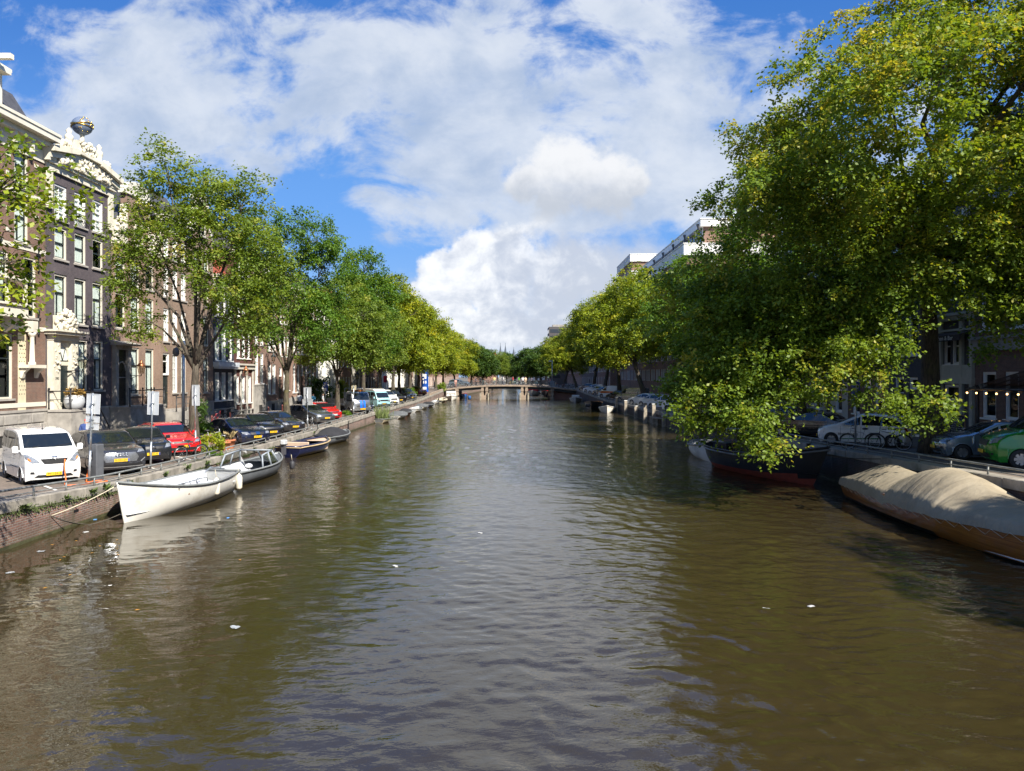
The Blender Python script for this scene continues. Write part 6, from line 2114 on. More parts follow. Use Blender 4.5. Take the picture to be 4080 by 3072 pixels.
# -- white open sloop
H = Hull(6.9, 2.35, .86, .80, 1.34, transom=.62, full=2.3, rake=.5, draft=.3)
wb = boat('open_sloop', (-12.35, 23.3), (-11.75, 30.1), 'white open sloop with grey rub rail moored bow to camera at the left quay', H, BW, BIN, BRAIL, floor=.25)
H.deck(.80, .985, dz=-.05).build('foredeck', BIN, wb)
for k, (t, z, m) in enumerate(((.16, .55, BIN), (.42, .5, BIN), (.62, .62, WOOD))): H.thwart(t, .36 if k else .7, z).build('thwart', m, wb)
g = MB(); g.box(-2.1, -.35, .25, -1.1, .35, .62); bevel(g.build('engine_box', BIN, wb), .03)
g = MB()
for q in (-.25, .5): g.tube([(-.1 + q, 1.0, .84), (-.1 + q, .95, 1.0), (1.0 + q, .9, 1.0), (1.0 + q, .95, .84)], .02, 6)
g.build('grab_rail', STEEL, wb)
g = MB(); g.tube([(-3.1, .25, .95), (-2.2, .15, 1.12), (-1.3, .1, .8)], .035, 6); g.build('tiller', STEEL, wb)
g = MB(); g.box(-.6, -.95, .42, 1.6, -.55, .47); g.build('side_bench', BIN, wb)
g = MB(); g.lathe([(.03, 0), (.03, .16), (.05, .18), (.05, .2)], 8, (2.9, 0, 1.16)); g.tube([(2.9, -.12, 1.27), (2.9, .12, 1.27)], .02, 6); g.build('mooring_bitt', BRAIL, wb)
g = MB(); g.tube([(H.ring(1.0)[k][0] + .012, 0, H.ring(1.0)[k][2]) for k in range(9)], .03, 6); g.build('stem_band', BW, wb)
def fender(x, y, z, label, l=.62):
    b = MB()
    b.lathe([(.01, 0), (.09, .02), (.125, .08), (.13, l * .8), (.09, l * .95), (.03, l), (.02, l + .05)], 12, (0, 0, 0))
    o = b.build('fender', FEND, None, (x, y, z))
    g = MB(); g.tube([(0, 0, l), (-.05, 0, l + .32)], .012, 5); g.build('fender_rope', ROPE, o)
    return tag(o, label, 'fender')
fender(-10.93, 27.5, .26, 'long cream fender hanging on the white sloop amidships')
fender(-10.92, 29.75, .12, 'cream fender hanging at the stern corner of the white sloop')
def rope(pts, label, r=.016, m=None):
    b = MB()
    P = [Vector(p) for p in pts]
    out = []
    for i in range(len(P) - 1):
        for k in range(8):
            t = k / 8
            q = P[i].lerp(P[i + 1], t)
            q.z -= .5 * t * (1 - t) * min(1.0, (P[i + 1] - P[i]).length * .25)
            out.append(q)
    out.append(P[-1])
    b.tube(out, r, 6)
    return tag(b.build('mooring_rope', m or ROPE), label, 'rope')
rope([(-12.42, 23.5, 1.25), (-13.58, 21.9, .55)], 'beige mooring rope from the white sloop to the brick quay wall')
rope([(-13.58, 21.9, .52), (-13.0, 22.9, .08), (-12.4, 23.6, .3)], 'slack dark mooring line hanging below the white sloop bow', .013, mat('old_rope', (.07, .06, .045), .9))

# -- grey steel launch with windscreen
H = Hull(6.4, 2.1, .62, .60, .82, transom=.8, full=2.4, rake=.3, draft=.25)
gb = boat('steel_launch', (-11.75, 37.4), (-12.2, 31.1), 'grey steel launch with framed windscreen and cuddy behind the white sloop', H, BGREY, BIN, BRAIL, floor=.2)
H.deck(.66, .985, dz=-.02).build('foredeck', BGREY, gb)
FR = mat('frame_grey', (.24, .27, .30), .45, var=.1)
g = MB()
for (a, c) in (((.8, -.95, .6), (.45, -.75, 1.22)), ((.8, .95, .6), (.45, .75, 1.22)), ((.45, -.75, 1.22), (.45, .75, 1.22)), ((1.15, 0, .68), (.6, 0, 1.22)), ((.45, .75, 1.22), (-.9, .86, 1.12)), ((.45, -.75, 1.22), (-.9, -.86, 1.12)), ((-.9, .86, 1.12), (-1.1, .98, .6)), ((-.9, -.86, 1.12), (-1.1, -.98, .6)), ((-.15, .82, 1.18), (-.15, .98, .6)), ((-.15, -.82, 1.18), (-.15, -.98, .6))): g.tube([a, c], .04, 6)
g.build('windscreen_frame', FR, gb)
g = MB()
for sg in (1, -1):
    g.quad((1.13, 0, .68), (.8, .93 * sg, .62), (.46, .74 * sg, 1.2), (.6, 0, 1.2)); g.quad((.78, .95 * sg, .62), (-.13, .98 * sg, .62), (-.13, .81 * sg, 1.16), (.44, .75 * sg, 1.2)); g.quad((-.17, .98 * sg, .62), (-1.08, .98 * sg, .62), (-.9, .86 * sg, 1.1), (-.17, .82 * sg, 1.16))
g.build('windscreen', glassmat('boat_glass', (.9, .93, .93), .38), gb)
H.thwart(.3, .4, .5).build('thwart', BIN, gb)
g = MB(); g.ball((.1, .2, .5), .22, 12, 1.1, .8, .6); g.build('white_cover', BIN, gb)
g = MB(); g.tube([(2.6, 0, .75), (2.75, .0, 1.1)], .03, 6); g.ball((2.6, .1, .95), .12, 8, 1, .6, 1.2); g.build('anchor', BLACK, gb)
fender(-10.72, 36.3, .12, 'dark tyre like fender on the grey steel launch', .4)
FEND2 = mat('fender_dark', (.03, .03, .035), .6)
bpy.data.objects['fender.002'].data.materials[0] = FEND2

# -- blue sloop with tan seats, rope fender and outboard
BLUEH = mat('boat_navy', (.012, .016, .055), .25, coat=.6)
TAN = mat('tan_cushion', (.50, .37, .27), .8, var=.1)
H = Hull(5.7, 2.15, .58, .58, .74, transom=.82, full=2.8, rake=.3, draft=.22)
bb = boat('tender_boat', (-12.05, 48.1), (-12.9, 42.6), 'navy blue tender with tan seats, rope rim and grey outboard motor', H, BLUEH, BLUEH, mat('coir_rope', (.40, .30, .17), .9, bump=.4), floor=.15)
H.rail(-.10, .05, dz=.05).build('inner_rim', BLUEH, bb)
g = MB(); g.box(-1.6, -.85, .15, -1.1, .85, .52); g.box(-1.1, -.88, .15, 1.1, -.5, .48); g.box(-1.1, .5, .15, 1.1, .88, .48); g.box(-1.75, -.85, .5, -1.6, .85, .8)
bevel(g.build('seat', TAN, bb), .04, 3)
H.deck(.74, .985, dz=-.03).build('foredeck', TAN, bb)
g = MB(); g.box(-1.0, -.25, .15, -.5, .25, .8); bevel(g.build('console', BLUEH, bb), .04)
om = empty('outboard_motor', (-12.97, 42.3, .55), math.atan2(5.5, .85), 'grey and white outboard motor tilted on the navy tender stern', 'outboard motor')
g = MB(); g.box(-.2, -.14, .18, .22, .14, .5); bevel(g.build('cowling', mat('outboard_white', (.5, .51, .52), .35), om), .07, 3)
g = MB(); g.box(-.21, -.146, .2, .225, .146, .27); bevel(g.build('cowling_band', BLACK, om), .07, 3)
g = MB(); g.box(-.12, -.1, -.35, .1, .1, .2); g.box(-.16, -.04, -.75, .04, .04, -.3); g.lathe([(.02, -.28), (.07, -.2), (.05, .05), (.02, .12)], 8, (0, 0, -.62), 'x'); g.build('leg', mat('outboard_grey', (.07, .07, .08), .4), om)
g = MB()
for k in range(3):
    a = k * 2.09
    g.add([(-.3, .02 * math.cos(a), -.62 + .02 * math.sin(a)), (-.28, .13 * math.cos(a - .4), -.62 + .13 * math.sin(a - .4)), (-.32, .13 * math.cos(a + .4), -.62 + .13 * math.sin(a + .4))], [(0, 1, 2)])
g.build('propeller', mat('outboard_grey', (.07, .07, .08), .4), om)

# -- dark tender under black tarpaulin
H = Hull(5.6, 1.95, .52, .50, .68, transom=.8, full=2.3, rake=.35, draft=.2)
tb = boat('tender_boat', (-12.4, 55.9), (-13.0, 50.3), 'dark grey tender under a peaked black tarpaulin behind the navy tender', H, BGREY, BGREY, BRAIL, floor=.15)
def tarp(H, t0, t1, peaks, m, root, name='tarpaulin', N=28, M=14, wr=.03, skirt=.06, seed=1, drop=.12):
    rnd = random.Random(seed)
    ph = [rnd.uniform(0, 6) for _ in range(4)]
    b = MB(); b.smooth = True
    vs = []
    for i in range(N + 1):
        t = lerp(t0, t1, i / N)
        x = lerp(-H.L / 2, H.L / 2, t)
        hb, g = H.hb(t) + skirt, H.gz(t)
        h = 0
        for (pt, ph_, wd) in peaks: h = max(h, ph_ * math.exp(-((t - pt) / wd) ** 2))
        for k in range(M + 1):
            u_ = -1 + 2 * k / M
            prof = (1 - abs(u_) ** 2.1)
            fold = wr * (math.sin(9 * t * 6.28 * .5 + 3.0 * u_ + ph[0]) + .7 * math.sin(21 * t + 5 * u_ + ph[1]) + .6 * math.sin(37 * t - 4 * abs(u_) + ph[2])) * (.3 + abs(u_)) * (.4 + min(1, h * 1.4))
            sag = drop * max(0, (abs(u_) - .88) / .12)
            vs.append((x, u_ * hb * (1 + .0 * k), g + .03 + h * prof + fold * prof ** .35 - sag + fold * .3))
    n = M + 1
    b.add(vs, [(i * n + k, (i + 1) * n + k, (i + 1) * n + k + 1, i * n + k + 1) for i in range(N) for k in range(M)])
    o = b.build(name, m, root)
    md = o.modifiers.new('sub', 'SUBSURF'); md.levels = 1; md.render_levels = 1
    return o
tarp(H, .12, .8, [(.42, .55, .2)], CANVB, tb, seed=4)
H.deck(.78, .985, dz=-.03).build('foredeck', BGREY, tb)

# -- the smaller boats further along
SM = [((-12.9, 77.4), (-13.1, 73.6), 3.9, 1.35, 'flat rowing boat overgrown with tall reeds', mat('boat_tan', (.36, .30, .20), .7, var=.25), None),
      ((-12.5, 86.0), (-12.9, 80.8), 5.3, 2.0, 'white lapstrake sloop under a peaked grey tarpaulin', BW, 'tarp'),
      ((-12.7, 92.0), (-13.0, 88.0), 4.2, 1.6, 'rust brown dinghy with black cover behind the white lapstrake sloop', mat('boat_rust', (.22, .065, .03), .5), 'tarp'),
      ((-12.6, 101.5), (-13.0, 96.8), 4.8, 1.8, 'white motor boat with blue fender, fourth before the bridge', BW, 'open'),
      ((-12.8, 109.5), (-13.1, 104.5), 5.0, 1.9, 'white boat with grey cover left of the navy one', BW, 'tarp'),
      ((-12.6, 117.0), (-13.0, 112.0), 5.0, 1.9, 'navy boat with red lined cover towards the bridge', BLUEH, 'tarp'),
      ((-12.9, 128.5), (-13.2, 124.8), 3.7, 1.4, 'small cream rowing boat alone before the bridge', BW, 'open'),
      ((-12.5, 138.0), (-13.0, 133.0), 4.6, 1.9, 'beige inflatable boat with outboard near the bridge', mat('inflatable_beige', (.42, .38, .28), .6), 'rib')]
for (bw_, st, L, B, lb_, m, kind) in SM:
    H = Hull(L, B, .42, .40, .62, transom=.75, full=2.2, rake=.3, draft=.15)
    r = boat('moored_boat', bw_, st, lb_, H, m, BIN if kind == 'open' else BGREY, BRAIL if kind != 'rib' else m, floor=.12, group='small boats moored along the left quay')
    if kind == 'tarp': tarp(H, .06, .92, [(.5, .36, .22)], CANVB if 'grey' not in lb_ else mat('grey_canvas', (.10, .105, .11), .85), r, seed=int(L * 10))
    if kind in ('open', 'rib'):
        H.thwart(.3, .3, .36).build('thwart', WOOD, r); H.thwart(.6, .3, .36).build('thwart', WOOD, r)
    if kind == 'rib':
        H.rail(.05, .18, dz=.02).build('tube', m, r)
        g = MB(); g.ball((-L / 2 - .1, 0, .6), .22, 10, .7, .6, 1); g.box(-L / 2 - .2, -.06, -.3, -L / 2 - .05, .06, .5); g.build('outboard', BLACK, r)
    if kind is None:
        rd = np.random.default_rng(9)
        g = MB()
        for k in range(420):
            x, y = rd.uniform(-1.7, 1.4), rd.normal(0, .3)
            h = rd.uniform(.6, 1.75)
            ax, ay = rd.normal(0, .18), rd.normal(0, .18)
            wd = .018
            g.add([(x - wd, y, .2), (x + wd, y, .2), (x + ax * .6 + wd * .8, y + ay * .6, .2 + h * .65), (x + ax * 1.6, y + ay * 1.6, .2 + h), (x + ax * .6 - wd * .8, y + ay * .6, .2 + h * .65)], [(0, 1, 2, 3, 4)])
        ro = g.build('reeds', mat('reed_green', (.13, .17, .05), .7, var=.5, scale=4), None, (r.location.x, r.location.y, 0), (0, 0, r.rotation_euler.z))
        tag(ro, 'tall green and straw reeds growing out of the flat rowing boat', 'reeds')
# cabin cruiser with graffiti by the left abutment
H = Hull(7.5, 2.5, .7, .65, .95, transom=.8, full=2.2)
cc = boat('cabin_boat', (-11.5, 143.0), (-12.2, 149.4), 'white cabin boat scrawled with graffiti under the left bridge end', H, BW, None, BRAIL)
g = MB(); g.box(-2.6, -.95, .55, 1.6, .95, 1.75); bevel(g.build('cabin', BW, cc), .12, 3)
H.deck(.02, .985, dz=-.05).build('deck', BIN, cc)
g = MB()
for k in range(6): g.tube([(1.62, -.8 + k * .28, 1.2 + .25 * math.sin(k * 2.1)), (1.63, -.7 + k * .28, 1.5), (1.62, -.55 + k * .28, 1.1 + .2 * math.cos(k * 1.7))], .03, 5)
g.build('graffiti', BLACK, cc)
g = MB()
for k in range(3): g.box(-2.2 + k * 1.2, .95, 1.15, -1.4 + k * 1.2, .965, 1.5)
g.build('cabin_window', CGLASS, cc)
g = MB(); g.lathe([(.01, .1), (.28, .12), (.3, .8), (.28, .85), (.01, .86)], 12, (3.4, -.2, 0)); 
bl = g.build('barrel', mat('barrel_blue', (.02, .11, .35), .5), None, (-11.4, 142.6, .1)); tag(bl, 'blue plastic drum on the cabin boat bow by the bridge', 'drum')

# ---- right bank boats
VARN = mat('varnished_wood', (.30, .115, .026), .22, var=.25, scale=3, coat=.8)
def varnish():
    m, nt, p = newmat('varnished_planks')
    t = nt.nodes.new('ShaderNodeTexCoord')
    x, y, z = sep(nt, t.outputs['Object'])
    g = noise(nt, comb(nt, x * .6, y * 1.0, z * 22.0), 1.6, 6, .6)
    pl_ = (z * 7.0).m('FRACT').smooth(.0, .05)
    cc = nmix(nt, g.smooth(.3, .7), (.28, .09, .014), (.48, .19, .036))
    cc = nmix(nt, pl_, (.09, .03, .01), cc)
    nt.links.new(cc, p.inputs['Base Color'])
    p.inputs['Roughness'].default_value = .28
    p.inputs['Coat Weight'].default_value = .7
    p.inputs['Coat Roughness'].default_value = .08
    return m
H = Hull(13.2, 2.75, .74, .86, 1.2, transom=.55, full=2.3, rake=.5, draft=.35)
sb = boat('salon_boat', (13.25, 15.4), (13.42, 28.4), 'long varnished wooden boat under a draped beige tarpaulin at the right', H, varnish(), None, VARN, boot=.09, bootm=BLACK)
g = MB()
for sg in (1, -1):
    g.tube([(H.ring(i / 40)[3][0], sg * (H.ring(i / 40)[3][1] + .02), .10) for i in range(41)], .035, 6)
g.build('white_waterline', WHITE, sb)
def tarpmat():
    m, nt, p = newmat('beige_tarpaulin')
    t = nt.nodes.new('ShaderNodeTexCoord')
    n1_ = noise(nt, t.outputs['Object'], .9, 6, .6, .5)
    n2_ = noise(nt, t.outputs['Object'], 4.0, 5, .6)
    x, y, z = sep(nt, t.outputs['Object'])
    st = noise(nt, comb(nt, x * 2.2, y * .6, z * .6), 1.6, 4, .6, .8)
    cc = nmix(nt, n1_.smooth(.35, .65), (.25, .21, .148), (.31, .265, .19))
    cc = nmix(nt, n2_.smooth(.55, .7) * .4, cc, (.24, .20, .14))
    nt.links.new(cc, p.inputs['Base Color'])
    p.inputs['Roughness'].default_value = .85
    p.inputs['Specular IOR Level'].default_value = .2
    setbump(nt, p, st + n2_ * .3, .9, .05)
    return m
TM = tarpmat()
def big_tarp():
    N, M = 260, 56
    b = MB(); b.smooth = True
    vs = []
    rd = np.random.default_rng(3)
    cre = [(rd.uniform(.05, .95), rd.uniform(-.07, .07), rd.uniform(.004, .010), rd.uniform(.008, .028), rd.uniform(.0, .5)) for _ in range(75)]
    for i in range(N + 1):
        t = lerp(.004, .995, i / N)
        x = lerp(-H.L / 2, H.L / 2, t)
        hb, g = H.hb(t) + .075, H.gz(t)
        # two frames hold the cloth up; it hangs taut and straight between them
        h = float(np.interp(t, [0, .05, .13, .20, .26, .32, .38, .45, .52, .60, .70, .82, 1.0], [.05, .28, .62, .70, .60, .54, .80, .98, .86, .54, .32, .24, .08]))
        for k in range(M + 1):
            u_ = -1 + 2 * k / M
            au = abs(u_)
            p = 1.45 if not .34 < t < .56 else 1.9
            z = g + .05 + h * (1 - au ** p)
            for (tc, sl, wd, am, st) in cre:      # creases fanning from the frames to the gunwale
                q = (t - tc - sl * au * (1 if u_ > 0 else .6)) / wd
                if abs(q) < 3: z -= am * math.exp(-q * q) * max(0, au - st) ** .7 * min(1, h + .25) * (1 - max(0, au - .9) * 5)
            if .33 < t < .42: z -= .05 * math.exp(-((t - .352) / .012) ** 2) * au
            z -= .02 * math.exp(-((t - .352) / .02) ** 2)
            e_ = max(0, (au - .90) / .10)
            z -= e_ * (.24 + .012 * math.sin(58 * t) + .02 * abs(math.sin(23 * t)))
            vs.append((x, u_ * hb if au <= .9 else math.copysign(hb * (.9 + .1 * math.sin(e_ * 1.57)), u_), z))
    n = M + 1
    b.add(vs, [(i * n + k, (i + 1) * n + k, (i + 1) * n + k + 1, i * n + k + 1) for i in range(N) for k in range(M)])
    b.build('tarpaulin', TM, sb)
    for sg in (1, -1):      # lacing that ties the edge of the cloth down to the hull
        P = []
        for k in range(44):
            p = H.ring(.05 + k * .0208)
            P.append((p[-1][0], sg * (p[-1][1] + .085), p[-1][2] - .19) if k % 2 else (p[-2][0], sg * (p[-2][1] + .025), p[-2][2] - .16))
        g = MB(); g.tube(P, .007, 4, False); g.build('lacing_cord', ROPE, sb)
big_tarp()
g = MB(); g.lathe([(.0, .28), (.11, .26), (.12, .03), (.10, 0)], 12, (4.1, -.35, 1.22)); g.build('canvas_vent', TM, sb)

# -- black barge with red bottom
H = Hull(9.0, 2.7, 1.15, 1.08, 1.72, transom=.5, full=2.4, rake=1.25, draft=.3, round_stern=True)
BARGE = mat('barge_black', (.012, .013, .015), .5, var=.3, scale=2, dirt=((.05, .04, .035), .35))
BOOT = mat('barge_red', (.28, .055, .035), .7, var=.2, scale=2, dirt=((.12, .05, .04), .5))
br = boat('work_barge', (13.25, 30.9), (10.75, 39.5), 'black steel tug hull with red bottom and steering wheel under the elm branches', H, BARGE, BARGE, BARGE, boot=.34, bootm=BOOT, floor=.5)
H.rail(.02, .05, dz=-.12).build('rubbing_strake', BGREY, br)
H.deck(.55, .99, dz=-.12).build('foredeck', BARGE, br)
g = MB()
g.tube([(-2.0 + .0, .42 * math.cos(k * math.pi / 12), 1.35 + .42 * math.sin(k * math.pi / 12)) for k in range(25)], .025, 6, False)
for k in range(8): g.tube([(-2.0, 0, 1.35), (-2.0, .52 * math.cos(k * math.pi / 4), 1.35 + .52 * math.sin(k * math.pi / 4))], .015, 5)
g.build('steering_wheel', WOOD, br)
g = MB(); g.box(-1.6, -.55, .5, -.4, .55, 1.45); g.box(-3.2, -.5, .5, -2.4, .5, 1.3)
bevel(g.build('engine_casing', BARGE, br), .03)
g = MB(); g.box(-2.98, .62, .9, -2.94, 1.02, 1.34); g.build('white_sign', WHITE, br)
g = MB(); g.lathe([(.05, 0), (.07, .35), (.09, .36), (.09, .4)], 10, (3.2, 0, 1.35)); g.build('bollard', BARGE, br)
H = Hull(6.0, 2.2, .7, .7, 1.0, transom=.7)
boat('moored_boat', (10.9, 40.2), (12.0, 46.0), 'white bow of a boat peeping out behind the black barge stern', H, BW, BIN, BRAIL, floor=.2)
rope([(12.95, 31.9, 1.4), (14.6, 28.6, 1.5)], 'dark mooring line from the black barge to the right quay', .02, mat('old_rope', (.07, .06, .045), .9))
# -- further right boats
H = Hull(8.2, 2.5, .95, .9, 1.25, transom=.6, full=2.2)
ds = boat('steel_sloop', (11.2, 103.6), (12.7, 111.6), 'dark grey steel sloop with wooden rail and black fenders on the right', H, mat('sloop_dark', (.035, .037, .04), .4), WOOD, WOOD, floor=.3)
g = MB()
for k in range(3): g.lathe([(.01, 0), (.14, .03), (.16, .2), (.14, .4), (.01, .43)], 10, (3.9 - k * .22, -.28 - k * .2, .35))
g.build('bow_fender', FEND2, ds)
H = Hull(6.0, 2.1, .62, .6, .95, transom=.7)
boat('moored_boat', (12.2, 94.0), (12.9, 99.8), 'white open boat moored before the dark steel sloop on the right', H, BW, BIN, BW, floor=.2)
H = Hull(6.5, 2.2, .7, .7, 1.0, transom=.7)
r_ = boat('moored_boat', (11.4, 131.0), (12.0, 137.2), 'grey white boat with small cabin before the right bridge abutment', H, mat('boat_pale', (.40, .40, .38), .5), BIN, BW, floor=.2)
g = MB(); g.box(-1, -.7, .5, 1, .7, 1.3); bevel(g.build('cabin', BW, r_), .1, 2)
H = Hull(9.0, 3.2, 1.0, .9, 1.4, transom=.7)
r_ = boat('houseboat', (4.9, 176.0), (6.0, 184.8), 'red and white tour boat seen through the bridge arch', H, BW, None, WHITE)
g = MB(); g.box(-3.5, -1.3, .9, 2.4, 1.3, 2.0); bevel(g.build('cabin', mat('boat_red', (.50, .015, .015), .4), r_), .25, 3)
H.deck(.02, .985, dz=-.05).build('deck', BIN, r_)
H = Hull(10.0, 3.0, 1.0, .9, 1.5, transom=.6)
r_ = boat('houseboat', (8.0, 172.0), (9.6, 181.8), 'dark barge with red rail seen through the right of the bridge arch', H, BARGE, BARGE, mat('boat_red', (.50, .015, .015), .4), floor=.5)
H = Hull(5.0, 1.8, .5, .5, .8, transom=.7)
boat('moored_boat', (-10.6, 170.0), (-11.4, 175.0), 'blue and red boat seen under the left bridge span', H, mat('barrel_blue', (.02, .11, .35), .5), BIN, mat('boat_red', (.50, .015, .015), .4), floor=.2)
# wooden mooring posts along the right quay
POST = mat('post_wood', (.30, .26, .20), .85, var=.3, scale=3, bump=.4, bscale=12, dirt=((.09, .09, .05), .6))
for (x, y, h, lb_) in ((14.2, 68.8, .95, 'short mooring post nearest the drooping branch'), (13.9, 72.2, 1.95, 'tall mooring post with white cap beside the wooden landing'), (13.5, 74.6, 2.0, 'tall dark mooring post left of the landing'), (13.9, 82.6, 1.35, 'squat mooring post with pale cap before the white cars'), (13.8, 89.2, 1.75, 'mooring post with grey cap near the white open boat'), (13.9, 97.5, 1.9, 'slim pale mooring post farthest along the right quay')):
    o = empty('mooring_post', (x, y, 0), 0, lb_, 'mooring post', 'mooring posts in front of the right quay')
    g = MB(); g.box(-.17, -.17, -.8, .17, .17, h); bevel(g.build('post', POST, o), .02)
    g = MB(); g.box(-.19, -.19, h, .19, .19, h + .06); g.build('cap', WHITE, o)
g = MB()
for k in range(5): g.box(13.75 + k * .02, 70.2 + k * .8, .62, 14.35, 70.9 + k * .8, .70)
for yy in (70.4, 73.6): g.box(13.8, yy, -.5, 13.95, yy + .15, .62)
tag(g.build('landing_stage', POST), 'low wooden landing stage between the tall mooring posts', 'landing')
# ------------------------------------------------------------------ the far bridge
BST = mat('bridge_stone', (.28, .215, .16), .8, var=.15, scale=1.0, bump=.3, bscale=6, dirt=((.2, .17, .13), .5), space='World')
GIRD = mat('bridge_girder', (.022, .026, .03), .5)
ABUT = brick('abutment_brick', (.30, .13, .10), (.24, .10, .08), (.26, .2, .17), .21, .07, .9, stain=((.12, .08, .06), .6))
BY0, BY1 = 150.0, 162.0
def dzb(x): return 2.95 - .95 * min(1, abs((x + .8) / 13.4)) ** 2.2
bg_ = empty('canal_bridge', (0, BY0, 0), 0, 'low stone and steel bridge with bicycles on its railing crossing the far canal', 'bridge')
def arcband(ztop, zbot, y0, y1, x0=-14.2, x1=14.2, n=30):
    b = MB()
    xs = [lerp(x0, x1, i / n) for i in range(n + 1)]
    for i in range(n):
        a, c = xs[i], xs[i + 1]
        za, zb_, zc, zd = ztop(a), ztop(c), zbot(a), zbot(c)
        vs = [(a, y0, zc), (c, y0, zd), (c, y1, zd), (a, y1, zc), (a, y0, za), (c, y0, zb_), (c, y1, zb_), (a, y1, za)]
        b.add(vs, [(0, 3, 2, 1), (4, 5, 6, 7), (0, 1, 5, 4), (2, 3, 7, 6)])
    return b
arcband(dzb, lambda x: dzb(x) - .28, -.15, 12.15).build('deck', BST, bg_)
arcband(lambda x: dzb(x) - .28, lambda x: dzb(x) - .78, .3, 11.7).build('girder', GIRD, bg_)
g = MB()
for (a, c) in ((-14.2, -11.0), (8.6, 14.2)): g.box(a, .9, -1, c, 11.5, 1.75)
g.build('abutment', ABUT, bg_)
for (xa, xc) in ((-6.05, -4.65), (2.0, 3.4), (-11.25, -10.65), (8.05, 8.65)):
    g = MB()
    wide = xc - xa > 1
    cols = [(xa, xa + .5), (xc - .5, xc)] if wide else [(xa, xc)]
    for (p, q) in cols:
        ht = dzb((xa + xc) / 2) - .3
        z = .85
        k = 0
        while z < ht - .05:
            z1 = min(ht, z + .42)
            e = .06 if k % 2 == 0 else -.02
            g.box(p - e, -.05 - e, z, q + e, .6, z1 - .02)
            z = z1; k += 1
        g.box(p, .0, .85, q, .55, ht)
    if wide: g.box(xa - .05, -.2, -1, xc + .05, 11.8, .86)
    else: g.box(xa - .1, -.2, -1, xc + .1, 11.8, .5)
    g.build('pier', BST, bg_)
    g = MB(); g.box(xa + .12 if wide else xa + .05, .62, .5, xc - .12 if wide else xc - .05, 11.6, dzb(xa) - .7); g.build('pier_core', GIRD, bg_)
    g = MB()
    for px_ in ((xa - .1, xc + .1) if wide else ((xa + xc) / 2,)): g.box(px_ - .15, -.55, -1, px_ + .15, -.22, 1.35)
    g.build('guard_post', POST, bg_)
def brail(y):
    b = MB()
    n = 14
    for i in range(n + 1):
        x = lerp(-13.6, 13.6, i / n)
        b.box(x - .035, y - .035, dzb(x), x + .035, y + .035, dzb(x) + 1.05)
    for hh, r in ((1.02, .035), (.68, .022), (.36, .022)):
        b.tube([(lerp(-13.6, 13.6, i / 28), y, dzb(lerp(-13.6, 13.6, i / 28)) + hh) for i in range(29)], r, 6)
    return b
IRON = mat('railing_iron', (.05, .06, .065), .5)
brail(.1).build('railing', IRON, bg_)
brail(11.9).build('railing', IRON, bg_)
g = MB()
for (a, c, y0, y1) in ((-15.6, -13.2, 138, 150.5), (12.9, 15.2, 138, 150.5)):
    pass
# ramps down from the bridge: side walls of the approach
for (x, s, lb_) in ((-13.55, -1, 'low stone parapet of the left bridge ramp'), (13.3, 1, 'curved stone parapet of the right bridge ramp')):
    b = MB()
    f = zl if s < 0 else zr
    ys = [126, 132, 138, 144, 150]
    for i in range(4):
        y0, y1 = ys[i], ys[i + 1]
        xa, xb = (xl(y0), xl(y1)) if s < 0 else (xr(y0), xr(y1))
        vs = [(xa, y0, f(y0) - .3), (xb, y1, f(y1) - .3), (xb + s * .3, y1, f(y1) - .3), (xa + s * .3, y0, f(y0) - .3), (xa, y0, f(y0) + .3), (xb, y1, f(y1) + .35), (xb + s * .3, y1, f(y1) + .35), (xa + s * .3, y0, f(y0) + .3)]
        b.add(vs, [(0, 1, 5, 4), (1, 2, 6, 5), (2, 3, 7, 6), (3, 0, 4, 7), (4, 5, 6, 7)])
    tag(b.build('ramp_parapet', BST), lb_, 'parapet')
for (s, x0, x1) in ((-1, -24, -14.1), (1, 14.1, 25)):
    b = MB(); b.quad((x0, 150, 2.0 + (0 if s < 0 else .12)), (x1, 150, 2.0 + (0 if s < 0 else .12)), (x1, 162, 2.0 + (0 if s < 0 else .12)), (x0, 162, 2.0 + (0 if s < 0 else .12)))
    tag(b.build('bridge_street', CLINK), 'brick street running onto the far bridge', kind='structure')
